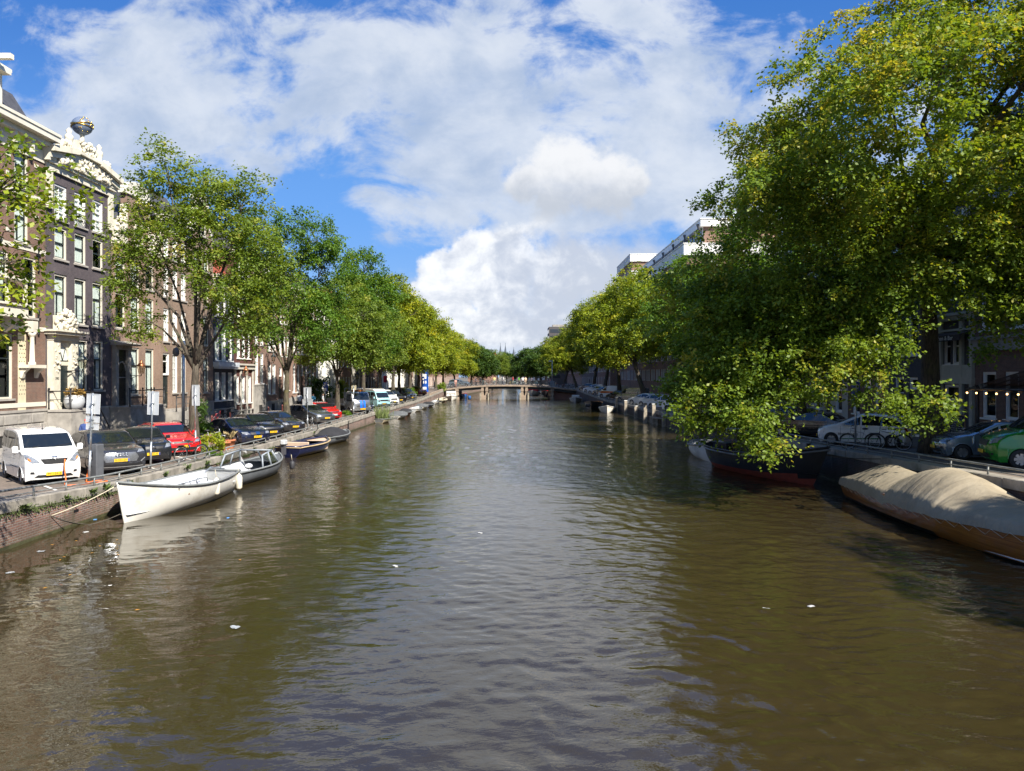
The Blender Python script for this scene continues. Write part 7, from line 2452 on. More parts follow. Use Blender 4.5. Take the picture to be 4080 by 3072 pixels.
# ------------------------------------------------------------------ bicycles
def bike_meshes(c, tag_):
    fm = paint('bike_' + tag_, c, .1)
    out = {}
    f = MB()
    A, Bc, S, Hd = (-.5, 0, .34), (.0, 0, .30), (-.15, 0, .78), (.42, 0, .86)
    for (p, q, r) in ((A, Bc, .014), (A, (-.13, 0, .72), .011), (Bc, (-.18, 0, .86), .016), (Bc, (.44, 0, .70), .019), ((-.13, 0, .72), (.42, 0, .84), .016), ((.44, 0, .68), (.40, 0, 1.0), .018), ((.44, 0, .68), (.55, 0, .34), .014)): f.tube([p, q], r, 6)
    out['frame'] = f.mesh('frame', fm)
    w = MB()
    w.tube([(.335 * math.cos(k * math.pi / 14), 0, .335 * math.sin(k * math.pi / 14)) for k in range(29)], .019, 6, False)
    t = w.mesh('wheel', RUBBER)
    sp = MB()
    for k in range(12): sp.tube([(0, 0, 0), (.32 * math.cos(k * math.pi / 6), 0, .32 * math.sin(k * math.pi / 6))], .003, 3, False)
    sp.tube([(.305 * math.cos(k * math.pi / 14), 0, .305 * math.sin(k * math.pi / 14)) for k in range(29)], .010, 5, False)
    out['wheel'] = (t, sp.mesh('spokes', STEEL))
    h = MB()
    h.tube([(.40, 0, 1.0), (.36, 0, 1.06), (.30, -.25, 1.08), (.18, -.30, 1.06)], .013, 6); h.tube([(.36, 0, 1.06), (.30, .25, 1.08), (.18, .30, 1.06)], .013, 6)
    out['handlebar'] = h.mesh('handlebar', BLACK)
    s = MB(); s.ball((-.2, 0, .92), .13, 10, 1.1, .7, .35)
    out['saddle'] = s.mesh('saddle', TRIM)
    m = MB()
    for cx in (-.5, .55): m.tube([(cx + .37 * math.cos(a * math.pi / 10), 0, .34 + .37 * math.sin(a * math.pi / 10)) for a in range(1, 10)], .018, 5)
    m.box(-.78, -.07, .72, -.38, .07, .74)
    out['mudguard'] = m.mesh('mudguard', BLACK)
    return out
BK = {k: bike_meshes(c, k) for k, c in (('black', (.012, .012, .014)), ('red', (.35, .02, .02)), ('silver', (.45, .46, .47)), ('teal', (.20, .42, .40)), ('yellow', (.55, .40, .04)), ('pink', (.55, .22, .25)))}
def bike(k, x, y, z, head, label, lean=.12, group=None):
    M = BK[k]
    o = empty('bicycle', (x, y, z), R(head), label, 'bicycle', group)
    o.rotation_euler = (lean, 0, R(head))
    for n in ('frame', 'handlebar', 'saddle', 'mudguard'): link(n, M[n], o)
    for cx in (-.5, .55):
        w = link('wheel', M['wheel'][0], o, (cx, 0, .34)); link('spokes', M['wheel'][1], w)
    return o
bike('black', -14.25, 32.9, zl(33), 60, 'black bicycle leaning against the third sign pole before the red estate')
bike('silver', -13.95, 51.3, zl(51), -35, 'silver bicycle parked on the quay in front of the silver grey estate')
bike('silver', -15.9, 39.3, zl(39), 20, 'pale bicycle with front crate beside the brick planter')
bike('red', -20.6, 46.3, zl(46), 75, 'red bicycle standing by the grey camera mast')
bike('red', -22.7, 57.0, zl(57) + .11, 80, 'red bicycle leaning on the house front below the slate black house')
bike('black', -22.6, 59.0, zl(59) + .11, 85, 'black bicycle leaning right of the red one by the slate black house')
bike('black', -22.4, 60.4, zl(60) + .11, 70, 'second black bicycle further right by the slate black house')
bike('black', -20.8, 78.0, zl(78), 40, 'black bicycle parked behind the man in the white hoodie')
bike('teal', -14.2, 86.3, zl(86), -30, 'teal bicycle between camper van and white van')
bike('silver', 15.55, 32.9, zr(33), 172, 'old white bicycle leaning at the quay in front of the white electric car')
bike('black', 16.6, 32.4, zr(32), 160, 'black bicycle behind the old white one near the trunk')
rb = random.Random(5)
for k in range(4): bike('black', 15.2 + .2 * k, 68.5 + k * .9, zr(70), 175 + rb.uniform(-15, 15), 'dark bicycle in the row behind the tall mooring posts', group='dark bicycles behind the mooring posts')
BG = 'bicycles parked along the far bridge railing'
used = {}
for k in range(30):
    x = -13.2 + k * .88 + rb.uniform(-.15, .15)
    kd = {3: 'yellow', 9: 'teal', 11: 'teal', 15: 'yellow', 16: 'teal', 21: 'teal', 23: 'silver', 24: 'silver', 26: 'pink', 27: 'pink'}.get(k, 'black')
    bike(kd, x, BY0 + .55 + rb.uniform(0, .5), dzb(x), rb.choice((0, 180)) + rb.uniform(-14, 14), kd + ' bicycle standing against the railing of the far bridge', rb.uniform(-.1, .1), BG)

# ------------------------------------------------------------------ signs, lamps, posts
def sign(x, y, label, panels, lean=(0, 0), h=3.1, face=180, back=SIGNB):
    z = zl(y) if x < 0 else zr(y)
    o = empty('parking_sign', (x, y, z), 0, label, 'street sign', 'parking signs on grey poles on the left quay')
    o.rotation_euler = (lean[1], lean[0], R(face - 180))
    g = MB(); g.tube([(0, 0, 0), (0, 0, h * .35)], .042, 10); g.tube([(0, 0, h * .35), (0, 0, h)], .034, 10); g.build('pole', STEEL, o)
    for (zc, wd, hh) in panels:
        g = MB(); g.box(-wd / 2, .038, zc - hh / 2, wd / 2, .052, zc + hh / 2)
        g.box(-wd / 2, .03, zc - hh / 2, wd / 2, .038, zc - hh / 2 + .02); g.box(-wd / 2, .03, zc + hh / 2 - .02, wd / 2, .038, zc + hh / 2); g.box(-wd / 2, .03, zc - hh / 2 + .02, -wd / 2 + .02, .038, zc + hh / 2 - .02); g.box(wd / 2 - .02, .03, zc - hh / 2 + .02, wd / 2, .038, zc + hh / 2 - .02)
        bevel(g.build('panel', back, o), .004, 1)
        g = MB(); g.box(-.07, -.045, zc - .02, .07, .03, zc + .02); g.build('clamp', STEEL, o)
    return o
sign(-14.75, 25.9, 'leaning grey pole with one tall and two small sign backs beside the white van', [(2.72, .54, .70), (2.18, .54, .22), (1.92, .5, .22)], lean=(.05, 0), h=3.1, face=170)
sign(-14.6, 30.0, 'grey pole with a single tall sign back in front of the small black hatchback', [(2.66, .52, .95)], lean=(.035, 0), h=3.15, face=168)
sign(-15.15, 35.6, 'grey pole with a tall sign back in front of the trunk by the red estate', [(2.85, .42, 1.0)], lean=(-.01, 0), h=3.35, face=165)
sign(-14.4, 52.5, 'grey pole with tall and wide small sign backs at the silver grey estate', [(2.55, .62, .9), (1.95, .85, .42)], lean=(-.02, 0), h=3.0, face=160)
sign(-14.5, 68.3, 'thin pole with small yellow rimmed sign before the silver lorry', [(2.6, .46, .42)], h=2.8, face=165, back=mat('sign_yellowish', (.55, .50, .34), .5))

mo = empty('camera_mast', (-19.9, 45.0, zl(45)), 0, 'tall grey steel mast with hanging dome camera in front of the tan house', 'mast')
g = MB(); g.tube([(0, 0, 0), (0, 0, 5.3)], .095, 12); g.tube([(0, 0, 5.3), (0, 0, 5.95)], .125, 12); g.tube([(0, 0, 5.55), (-.4, -.1, 5.55)], .03, 8); g.build('pole', STEEL, mo)
g = MB(); g.lathe([(.05, .28), (.15, .22), (.19, .05), (.19, -.08), (.13, -.22), (.01, -.28)], 14, (-.4, -.1, 5.25)); g.build('camera', mat('camera_grey', (.10, .10, .11), .3), mo)

def lantern_head(o, z, s=1.0):
    g = MB()
    for k in range(6):
        a0, a1 = k * math.pi / 3, (k + 1) * math.pi / 3
        r0, r1 = .20 * s, .36 * s
        g.quad((r0 * math.cos(a0), r0 * math.sin(a0), z), (r0 * math.cos(a1), r0 * math.sin(a1), z), (r1 * math.cos(a1), r1 * math.sin(a1), z + .62 * s), (r1 * math.cos(a0), r1 * math.sin(a0), z + .62 * s))
    g.build('glass', glassmat('lantern_glass', (.9, .88, .8), .1), o)
    g = MB()
    for k in range(6):
        a0 = k * math.pi / 3
        g.tube([(.20 * s * math.cos(a0), .20 * s * math.sin(a0), z), (.36 * s * math.cos(a0), .36 * s * math.sin(a0), z + .62 * s)], .018 * s, 5)
        g.ball((.40 * s * math.cos(a0), .40 * s * math.sin(a0), z + .7 * s), .045 * s, 6)
    g.lathe([(.38 * s, z + .60 * s), (.42 * s, z + .64 * s), (.40 * s, z + .68 * s), (.22 * s, z + .80 * s), (.13 * s, z + .84 * s), (.15 * s, z + .94 * s), (.07 * s, z + 1.0 * s), (.09 * s, z + 1.08 * s), (.01, z + 1.14 * s)], 12)
    g.lathe([(.21 * s, z), (.21 * s, z - .03), (.06, z - .06)], 12)
    for k in range(3):
        a0 = k * 2.09
        g.tube([(.05 * math.cos(a0), .05 * math.sin(a0), z - .3 * s), (.16 * s * math.cos(a0), .16 * s * math.sin(a0), z - .2 * s), (.18 * s * math.cos(a0), .18 * s * math.sin(a0), z)], .016, 5)
    g.build('crown', BLACK, o)
def crown_lamp(x, y, label):
    z = (zl(y) if x < 0 else zr(y)) + .1
    o = empty('street_lantern', (x, y, z), 0, label, 'street lamp', 'old crown lanterns')
    g = MB(); g.lathe([(.17, 0), (.17, .3), (.11, .4), (.13, .9), (.08, 1.0), (.06, 2.3), (.09, 2.4), (.05, 2.5), (.045, 3.1)], 12); g.build('post', BLACK, o)
    lantern_head(o, 3.1)
    return o
crown_lamp(-21.9, 79.2, 'ornate black crown lantern between the mossy tree and the lorry')
crown_lamp(-21.8, 105.0, 'ornate black crown lantern over the roof of the silver lorry')
crown_lamp(16.0, 140.5, 'black crown lantern on the right bank near the bridge')
def wall_lantern(x, y, z, label, out=.9, copper=False):
    o = empty('wall_lantern', (x, y, z), R(90), label, 'wall lamp')
    g = MB(); g.tube([(0, 0, 0), (0, -out * .5, .02), (0, -out, .0)], .025, 6); g.tube([(0, 0, -.35), (0, -out * .3, -.15), (0, -out * .7, -.02)], .018, 6); g.tube([(0, -.02, -.45), (0, -.02, .15)], .03, 6); g.tube([(0, -out, 0), (0, -out, .12)], .03, 6)
    g.build('bracket', BLACK, o)
    h = empty('x', (0, 0, 0)); col.objects.remove(h) if False else None
    g = MB()
    for k in range(4):
        a0, a1 = k * math.pi / 2 + .78, (k + 1) * math.pi / 2 + .78
        g.quad((.14 * math.cos(a0), -out + .14 * math.sin(a0), .14), (.14 * math.cos(a1), -out + .14 * math.sin(a1), .14), (.24 * math.cos(a1), -out + .24 * math.sin(a1), .6), (.24 * math.cos(a0), -out + .24 * math.sin(a0), .6))
    g.build('glass', glassmat('lantern_glass', (.9, .88, .8), .1), o)
    g = MB(); g.lathe([(.26, .6), (.27, .64), (.13, .80), (.08, .84), (.10, .92), (.01, 1.0)], 10, (0, -out, 0))
    for k in range(4):
        a0 = k * math.pi / 2 + .78
        g.tube([(.14 * math.cos(a0), -out + .14 * math.sin(a0), .14), (.24 * math.cos(a0), -out + .24 * math.sin(a0), .6)], .014, 5)
    g.build('cap', mat('copper_cap', (.30, .12, .05), .4, .6) if copper else mat('lantern_green', (.06, .08, .075), .4), o)
    bpy.data.objects.remove(h)
    return o
wall_lantern(-23.98, 39.9, 4.95, 'grey green wall lantern on scroll bracket right of the carved portal')
wall_lantern(-23.98, 46.25, 4.7, 'copper capped wall lantern on the brown brick house', copper=True)
wall_lantern(-23.9, 65.4, 4.6, 'small copper wall lantern on the pale stone shopfront', .5, True)
wall_lantern(-23.9, 73.0, 6.0, 'black wall lantern over the white door frame', .5)

# blue parking meters and their signs
def p_sign(x, y, z, label, h=2.9, ry=0):
    o = empty('parking_meter_sign', (x, y, z), R(ry), label, 'parking sign')
    g = MB(); g.tube([(0, 0, 0), (0, 0, h)], .04, 8); g.build('pole', STEEL, o)
    g = MB(); g.box(-.2, -.07, h - .95, .2, .07, h); bevel(g.build('panel', mat('sign_blue', (.012, .055, .28), .4), o), .015)
    link('lettering', text_mesh('P', .5, WHITE, 'lettering'), o, (0, -.078, h - .3), (R(90), 0, 0))
    g = MB(); g.box(-.15, -.076, h - .9, .15, -.071, h - .62); g.build('white_note', WHITE, o)
    return o
p_sign(-18.9, 75.5, zl(75), 'blue parking sign beside the man in the grey shirt', 3.0, -14)
p_sign(15.25, 32.8, zr(33), 'tall blue parking meter sign in front of the white electric car', 3.0, 30)

# charging post, cable
ch = empty('charging_post', (-14.75, 26.35, zl(26)), R(-20), 'dark grey charging post between white van and dark SUV', 'charging post')
g = MB(); g.box(-.2, -.16, 0, .2, .16, 1.28); bevel(g.build('post', mat('charger_grey', (.085, .09, .10), .4), ch), .04, 3)
g = MB(); g.box(-.12, -.168, .72, .02, -.160, 1.0); g.lathe([(.055, -.185), (.055, -.16)], 12, (-.06, 0, .52), 'y'); g.build('socket_panel', BLACK, ch)
g = MB(); g.box(-.1, -.172, .92, -.02, -.168, .97); g.box(-.1, -.172, .75, -.02, -.168, .84); g.build('display', WHITE, ch)
cb = MB()
P = [(-15.11, 25.1, 1.86), (-15.06, 25.0, 1.55), (-15.01, 24.98, 1.2), (-14.95, 24.85, 1.03), (-14.7, 24.7, 1.035), (-14.35, 25.2, 1.03), (-14.5, 25.7, 1.03), (-14.2, 25.9, 1.03), (-14.0, 25.6, 1.03), (-14.5, 25.4, 1.04), (-14.75, 25.75, 1.05), (-14.86, 26.0, 1.25), (-14.86, 26.1, 1.48)]
Q = []
for i in range(len(P) - 1):
    p0, p1, p2, p3 = [Vector(P[max(0, min(len(P) - 1, i + d))]) for d in (-1, 0, 1, 2)]
    for k in range(6):
        t = k / 6
        Q.append(.5 * ((2 * p1) + (p2 - p0) * t + (2 * p0 - 5 * p1 + 4 * p2 - p3) * t * t + (3 * p1 - p0 - 3 * p2 + p3) * t ** 3))
cb.tube(Q, .022, 6)
tag(cb.build('charging_cable', mat('cable_orange', (.75, .15, .02), .5)), 'orange charging cable looping from the white van nose to the post', 'cable')

# low tube railings on the quay edge
def quay_rail(side, y0, y1, label, step=1.9, h=.32, two=True):
    xf, zf = (xl, zl) if side < 0 else (xr, zr)
    o = empty('quay_railing', (xf(y0) + side * .12, y0, zf(y0)), 0, label, 'railing')
    g = MB()
    n = max(2, int((y1 - y0) / 1.2))
    L = lambda y, dz: (xf(y) - xf(y0), y - y0, zf(y) - zf(y0) + dz)
    g.tube([L(lerp(y0, y1, i / n), h) for i in range(n + 1)], .034, 8)
    g.build('rail', RAILM, o)
    if two:
        g = MB(); g.tube([L(lerp(y0, y1, i / n), h * .5) for i in range(n + 1)], .018, 6); g.build('lower_rail', RAILM, o)
    y = y0 + .1
    while y <= y1:
        g = MB(); p = L(y, 0); g.tube([(p[0], p[1], p[2] + .02), (p[0], p[1], p[2] + h)], .03, 6); g.build('railing_post', RAILM, o)
        y += step
    return o
RAILM = mat('old_rail_grey', (.22, .23, .22), .6, .3, var=.25, scale=5, dirt=((.10, .075, .05), .6))
quay_rail(-1, 15.0, 34.6, 'low grey tube rail on the left quay edge in front of white van and SUV', 1.55)
quay_rail(-1, 35.6, 75.5, 'low rail on the left quay edge from the terracotta pots to the lorry', 1.9)
quay_rail(-1, 76.5, 125.0, 'low rail on the left quay edge beyond the lorry', 2.6)
quay_rail(1, 15.0, 40.0, 'low rail on the right quay edge behind tarpaulin boat and barge', 1.9)
quay_rail(1, 60.0, 125.0, 'low rail on the right quay edge by the mooring posts', 2.6)

# planters and greenery on the left quay
TERRA = mat('terracotta', (.42, .145, .065), .8, var=.15, scale=5)
def leafy(name, seed, loc, n, r, size, m, label, cat, sz=(1, 1, .8), droop=.4):
    rng = np.random.default_rng(seed)
    cen = rng.normal(size=(n, 3))
    cen /= np.linalg.norm(cen, axis=1, keepdims=True)
    cen *= (rng.uniform(.2, 1, n) ** .5)[:, None] * np.array(sz) * r
    cen[:, 2] += r * sz[2]
    V4, tone = leaves(cen, np.full(n, r * .45), 7, 8, size, rng, np.array([0, 0, 0.0]), droop, .1)
    o = link(name, leaf_mesh(name, V4, tone, m), None, loc)
    return tag(o, label, cat)
def pot(x, y, r, h, label):
    o = empty('flower_pot', (x, y, zl(y)), 0, label, 'flower pot')
    g = MB(); g.lathe([(r * .7, 0), (r, h * .82), (r * 1.08, h * .82), (r * 1.08, h), (r * .95, h), (r * .9, h * .85)], 18); g.build('pot', TERRA, o)
    g = MB(); g.lathe([(r * .92, h * .88), (.001, h * .9)], 14); g.build('soil', mat('soil', (.05, .035, .022), .9), o)
    return o
pot(-14.7, 38.0, .30, .42, 'larger terracotta pot with green shoots beside the quay bush')
pot(-14.75, 38.9, .27, .46, 'taller terracotta pot with dry grass by the navy saloon')
leafy('shrub', 31, (-15.0, 36.7, zl(37)), 46, .62, .10, LF_YELLOW, 'yellow green bush spilling over the quay by the terracotta pots', 'shrub', (1.0, 1.7, .75))
leafy('shrub', 32, (-13.9, 34.9, zl(35) - .25), 16, .32, .09, LF_GREEN, 'small weed bush hanging at the quay edge under the black bicycle', 'shrub', (.7, 1.5, .8))
leafy('shrub', 33, (-17.3, 41.4, zl(41) + .45), 26, .5, .13, LF_GREEN, 'leafy green plant growing in the brick planter', 'shrub')
leafy('shrub', 34, (-22.9, 54.6, 1.1), 30, .75, .12, LF_DARK, 'dark rose bush on the steps between the tan houses', 'shrub', (.8, .9, 1.3))
leafy('shrub', 35, (-22.4, 87.0, 1.1), 60, 1.5, .22, LF_DARK, 'big dark ivy bush against the white pilasters', 'shrub', (.8, 1.1, 1.2))
leafy('shrub', 36, (-22.6, 99.5, 1.1), 40, 1.1, .2, LF_OLIVE, 'reddish thin bush on the house front behind the lorry', 'shrub', (.7, .9, 1.5))
leafy('shrub', 37, (-15.2, 112.5, 1.1), 40, .9, .16, LF_GREEN, 'leafy bush at the quay edge next to the silver panel van', 'shrub', (.8, 1, 1.1))
leafy('shrub', 38, (-14.0, 149.2, 1.8), 30, .9, .2, LF_OLIVE, 'yellow green bush at the left bridge corner', 'shrub', (.8, .8, .9))
leafy('shrub', 39, (-14.9, 67.5, 1.0), 14, .35, .10, LF_GREEN, 'weeds round the thin sign pole by the lorry', 'shrub')
g = MB(); g.box(-17.9, 40.7, zl(41) - .1, -16.7, 42.0, zl(41) + .55)
plo = tag(g.build('brick_planter', mat('pink_render', (.42, .24, .20), .8, var=.1)), 'low pinkish planter box beside the pale bicycle', 'planter')
pt = MB()
rd = np.random.default_rng(12)
for k in range(160):
    a = rd.uniform(0, 6.28); l = rd.uniform(.3, .65)
    d = Vector((math.cos(a) * .5, math.sin(a) * .5, 1)).normalized() * l
    pt.add([(-.008, 0, 0), (.008, 0, 0), tuple(d * .6 + Vector((.006, 0, 0))), tuple(d + Vector((d.x * .4, d.y * .4, -.08)))], [(0, 1, 2, 3)])
tag(pt.build('dry_grass', mat('straw', (.42, .33, .16), .8, var=.3, scale=4), None, (-14.75, 38.9, zl(39) + .42)), 'dry straw coloured grass standing in the taller pot', 'grass tuft')
b = MB(); b.lathe([(.30, 0), (.42, .1), (.5, .35), (.47, .6), (.4, .72), (.36, .70)], 20)
o = tag(b.build('stone_planter', mat('planter_grey', (.42, .44, .46), .6, var=.08), None, (-22.95, 38.95, 2.96)), 'round pale grey planter on the stoop of the carved portal', 'planter')
leafy('dry_hydrangea', 41, (-22.95, 38.95, 3.6), 26, .36, .09, leafmat('dry_hydrangea_leaves', (.20, .12, .03), (.30, .19, .05), (.42, .28, .08), .2), 'dry golden brown hydrangea in the grey stoop planter', 'plant', (1.1, 1.1, .6))
# little posts on the pavement
for k, y in enumerate((43.0, 46.5, 50.0, 53.5, 57.0, 62.0, 66.0, 70.0)):
    g = MB(); g.lathe([(.09, 0), (.07, .05), (.06, .8), (.09, .85), (.06, .92), (.0, .98)], 10)
    tag(g.build('bollard', mat('bollard_brown', (.12, .03, .025), .5), None, (-21.6, y, zl(y))), 'dark red iron bollard along the left pavement kerb', 'bollard', 'iron bollards along the left pavement')

# blue advertising column by the bridge
ac = empty('advertising_column', (-16.4, 141.0, zl(141)), 0, 'tall blue advertising column with white posters at the left bridge end', 'advertising column')
g = MB(); g.lathe([(.72, 0), (.72, 3.9), (.85, 4.0), (.85, 4.3), (.5, 4.7), (.01, 4.8)], 24); g.build('drum', mat('column_blue', (.012, .07, .34), .35, var=.25, scale=2), ac)
g = MB()
for (a, z0, z1, w_) in ((-1.9, 2.9, 3.5, .3), (-1.3, 2.5, 3.4, .22), (-1.75, 1.6, 2.1, .14), (-1.2, 1.6, 2.1, .14), (-1.55, .5, .95, .5), (-1.9, 2.3, 2.6, .2)):
    n = 5
    vs = []
    for i in range(n + 1):
        t = a - w_ + 2 * w_ * i / n
        vs += [(.735 * math.cos(t), .735 * math.sin(t), z0), (.735 * math.cos(t), .735 * math.sin(t), z1)]
    g.add(vs, [(2 * i, 2 * i + 2, 2 * i + 3, 2 * i + 1) for i in range(n)])
g.build('poster', WHITE, ac)
lm = empty('lamp_mast', (8.35, 150.4, dzb(8.3)), 0, 'tall slim lamp mast with blue base on the right of the bridge', 'lamp mast')
g = MB(); g.tube([(0, 0, 0), (0, 0, 5.4)], [.1, .06], 8); g.tube([(0, 0, 5.2), (-.5, 0, 5.3)], .04, 6); g.build('pole', STEEL, lm)
g = MB(); g.cbox(-.45, 0, 5.25, .5, .25, .18); g.build('lamp_head', WHITE, lm)
g = MB(); g.box(-.45, -.2, 0, .45, .2, 1.2); g.build('cabinet', mat('cabinet_bluegrey', (.25, .30, .36), .5), lm)

# red shop flag / signs beyond
for (x, y, z, c, lb_) in ((-22.4, 132, 4.2, (.5, .02, .06), 'red hanging shop banner behind the slanting twin stems'), (-22.6, 166.0, 4.0, (.55, .03, .02), 'red shop sign beyond the bridge on the left'), (-21.8, 176.0, 4.1, (.6, .12, .02), 'orange red shop awning further beyond the bridge')):
    g = MB(); g.box(-.3, -.04, -.6, .3, .04, .6); tag(g.build('shop_banner', mat('banner_%d' % int(y), c, .6), None, (x, y, z)), lb_, 'banner')

# right bank: canopy with lamps, chalkboard, chairs
cn = empty('glass_canopy', (22.0, 35.8, 0), R(-90), 'dark framed glass terrace canopy hung with glowing bulbs at the right edge', 'canopy')
g = MB()
for k in range(7): g.tube([(k * .95, 0, 4.05), (k * .95, 2.95, 4.95)], .035, 6)
g.tube([(-.05, 0, 4.05), (5.75, 0, 4.05)], .045, 6); g.tube([(-.05, 2.95, 4.95), (5.75, 2.95, 4.95)], .045, 6)
for k in (.55, 4.9): g.tube([(k, .2, 1.3), (k, .2, 4.1)], .07, 8)
g.build('frame', BLACK, cn)
g = MB(); g.quad((0, 0, 4.09), (5.7, 0, 4.09), (5.7, 2.95, 4.99), (0, 2.95, 4.99)); g.build('glass', glassmat('canopy_glass', (.45, .48, .48), .1), cn)
bl = bpy.data.materials.new('bulb_glow'); bl.use_nodes = True
bn = bl.node_tree; bn.nodes.clear(); oo = bn.nodes.new('ShaderNodeOutputMaterial'); em = bn.nodes.new('ShaderNodeEmission'); em.inputs[0].default_value = (1, .55, .2, 1); em.inputs[1].default_value = 3.0; bn.links.new(em.outputs[0], oo.inputs[0])
st = empty('string_lights', (22.0, 35.8, 0), R(-90), 'string of warm glowing bulbs along the canopy edge', 'string lights')
g = MB(); g.tube([(k * .31, -.06, 3.98 - .03 * math.sin(k * 1.57) ** 2) for k in range(19)], .008, 4); g.build('wire', BLACK, st)
for k in range(8):
    g = MB(); g.ball((.15 + k * .72, -.06, 3.88), .045, 10); g.build('bulb', bl, st)
cbd = empty('chalkboard', (21.6, 35.9, zr(36) + .11), R(-66), 'wooden framed chalkboard with handwritten menu by the big trunk', 'chalkboard')
g = MB(); g.box(-.42, 0, .0, -.36, .04, 1.35); g.box(.36, 0, .0, .42, .04, 1.35); g.box(-.36, 0, 1.29, .36, .04, 1.35); g.box(-.36, 0, .2, .36, .04, .26); g.build('frame', WOOD, cbd)
g = MB(); g.box(-.36, .01, .26, .36, .03, 1.29); g.build('board', mat('slate_board', (.02, .022, .024), .8), cbd)
g = MB(); rr = random.Random(3)
for k in range(9):
    x = -.3
    while x < .25:
        l = rr.uniform(.04, .14); g.box(x, .004, 1.18 - k * .1, x + l, .0095, 1.195 - k * .1); x += l + .03
g.build('chalk_writing', WHITE, cbd)
def chair(x, y, a, label):
    o = empty('terrace_chair', (x, y, zr(y) + .11), R(a), label, 'chair', 'dark terrace chairs under the canopy')
    g = MB(); g.box(-.22, -.22, .42, .22, .22, .46); g.build('seat', TRIM, o)
    g = MB(); g.box(-.22, .2, .5, .22, .23, .88); g.build('backrest', TRIM, o)
    for sx in (-.2, .2):
        for sy in (-.2, .2):
            g = MB(); g.tube([(sx, sy, 0), (sx, sy, .42 if sy < 0 else .88)], .015, 5); g.build('leg', BLACK, o)
for (x, y, a) in ((22.6, 35.2, 40), (22.3, 34.3, 200), (23.2, 33.6, 90), (22.2, 32.8, 10)): chair(x, y, a, 'dark terrace chair under the glass canopy')

# ------------------------------------------------------------------ things afloat
def flot(x, y, kind, label, a=0):
    rnd = random.Random(int(x * 100 + y * 10))
    b = MB()
    if kind == 'leaf':
        b.add([(-.05, 0, .006), (0, -.03, .008), (.06, 0, .006), (0, .03, .010)], [(0, 1, 2, 3)])
        m = mat('fallen_leaf', (.45, .22, .03), .7, var=.3)
    elif kind == 'bag':
        n = 6
        vs = [(.2 * (i / n - .5) * rnd.uniform(.8, 1.1), .12 * (j / n - .5) * rnd.uniform(.8, 1.2), .004 + .016 * rnd.random()) for i in range(n + 1) for j in range(n + 1)]
        b.smooth = True
        b.add(vs, [(i * (n + 1) + j, (i + 1) * (n + 1) + j, (i + 1) * (n + 1) + j + 1, i * (n + 1) + j + 1) for i in range(n) for j in range(n)])
        m = mat('plastic_clear', (.36, .38, .39), .15, coat=.5)
    else:
        b.box(-.07, -.04, -.02, .07, .04, .012)
        m = mat('litter_white', (.5, .5, .49), .5) if kind == 'box' else mat('litter_blue', (.10, .28, .60), .5)
    o = b.build({'leaf': 'fallen_leaf', 'bag': 'plastic_bag', 'box': 'carton', 'blue': 'blue_wrapper'}[kind], m, None, (x, y, 0), (0, 0, a))
    tag(o, label, {'leaf': 'leaf', 'bag': 'litter', 'box': 'litter', 'blue': 'litter'}[kind])
    if kind == 'leaf': o['group'] = 'fallen leaves floating near the left quay'
def wpt(px, py): # waterline point by bearing, used once to note down where litter lay
    Y = 741 * EYE / (py - 376.5)
    return ((px - 511) / 741 * Y, Y)
for (px, py, k, lb_) in ((85.8, 532, 'box', 'white carton floating off the quay wall below the sloop bow'), (94.5, 519.5, 'blue', 'blue wrapper floating close to the white sloop bow'), (41, 551.5, 'bag', 'clear plastic bag floating near the left quay wall'), (10, 573, 'bag', 'clear plastic bag floating at the far left'), (228, 518, 'blue', 'pale blue wrapper floating behind the white sloop'),
                     (235, 627.5, 'bag', 'clear plastic packet floating alone in the middle left water'), (766, 609, 'box', 'white scrap floating on the brown water at right'), (811, 606.5, 'box', 'tiny white scrap right of the other white scrap'), (395, 566, 'box', 'white scrap floating in the middle of the canal'), (480, 533, 'box', 'pale scrap floating far out in the blue reflection')):
    x, y = wpt(px, py); flot(x, y, k, lb_, px)
for k, (px, py) in enumerate(((20, 585), (45, 588), (60, 560), (64, 557), (92, 553), (100, 546), (76, 541), (52, 545), (117, 540), (118, 555), (125, 565), (290, 520), (300, 513), (137, 610), (70, 575), (240, 560))):
    x, y = wpt(px, py); flot(x, y, 'leaf', 'small yellow fallen leaf floating near the left quay', k)

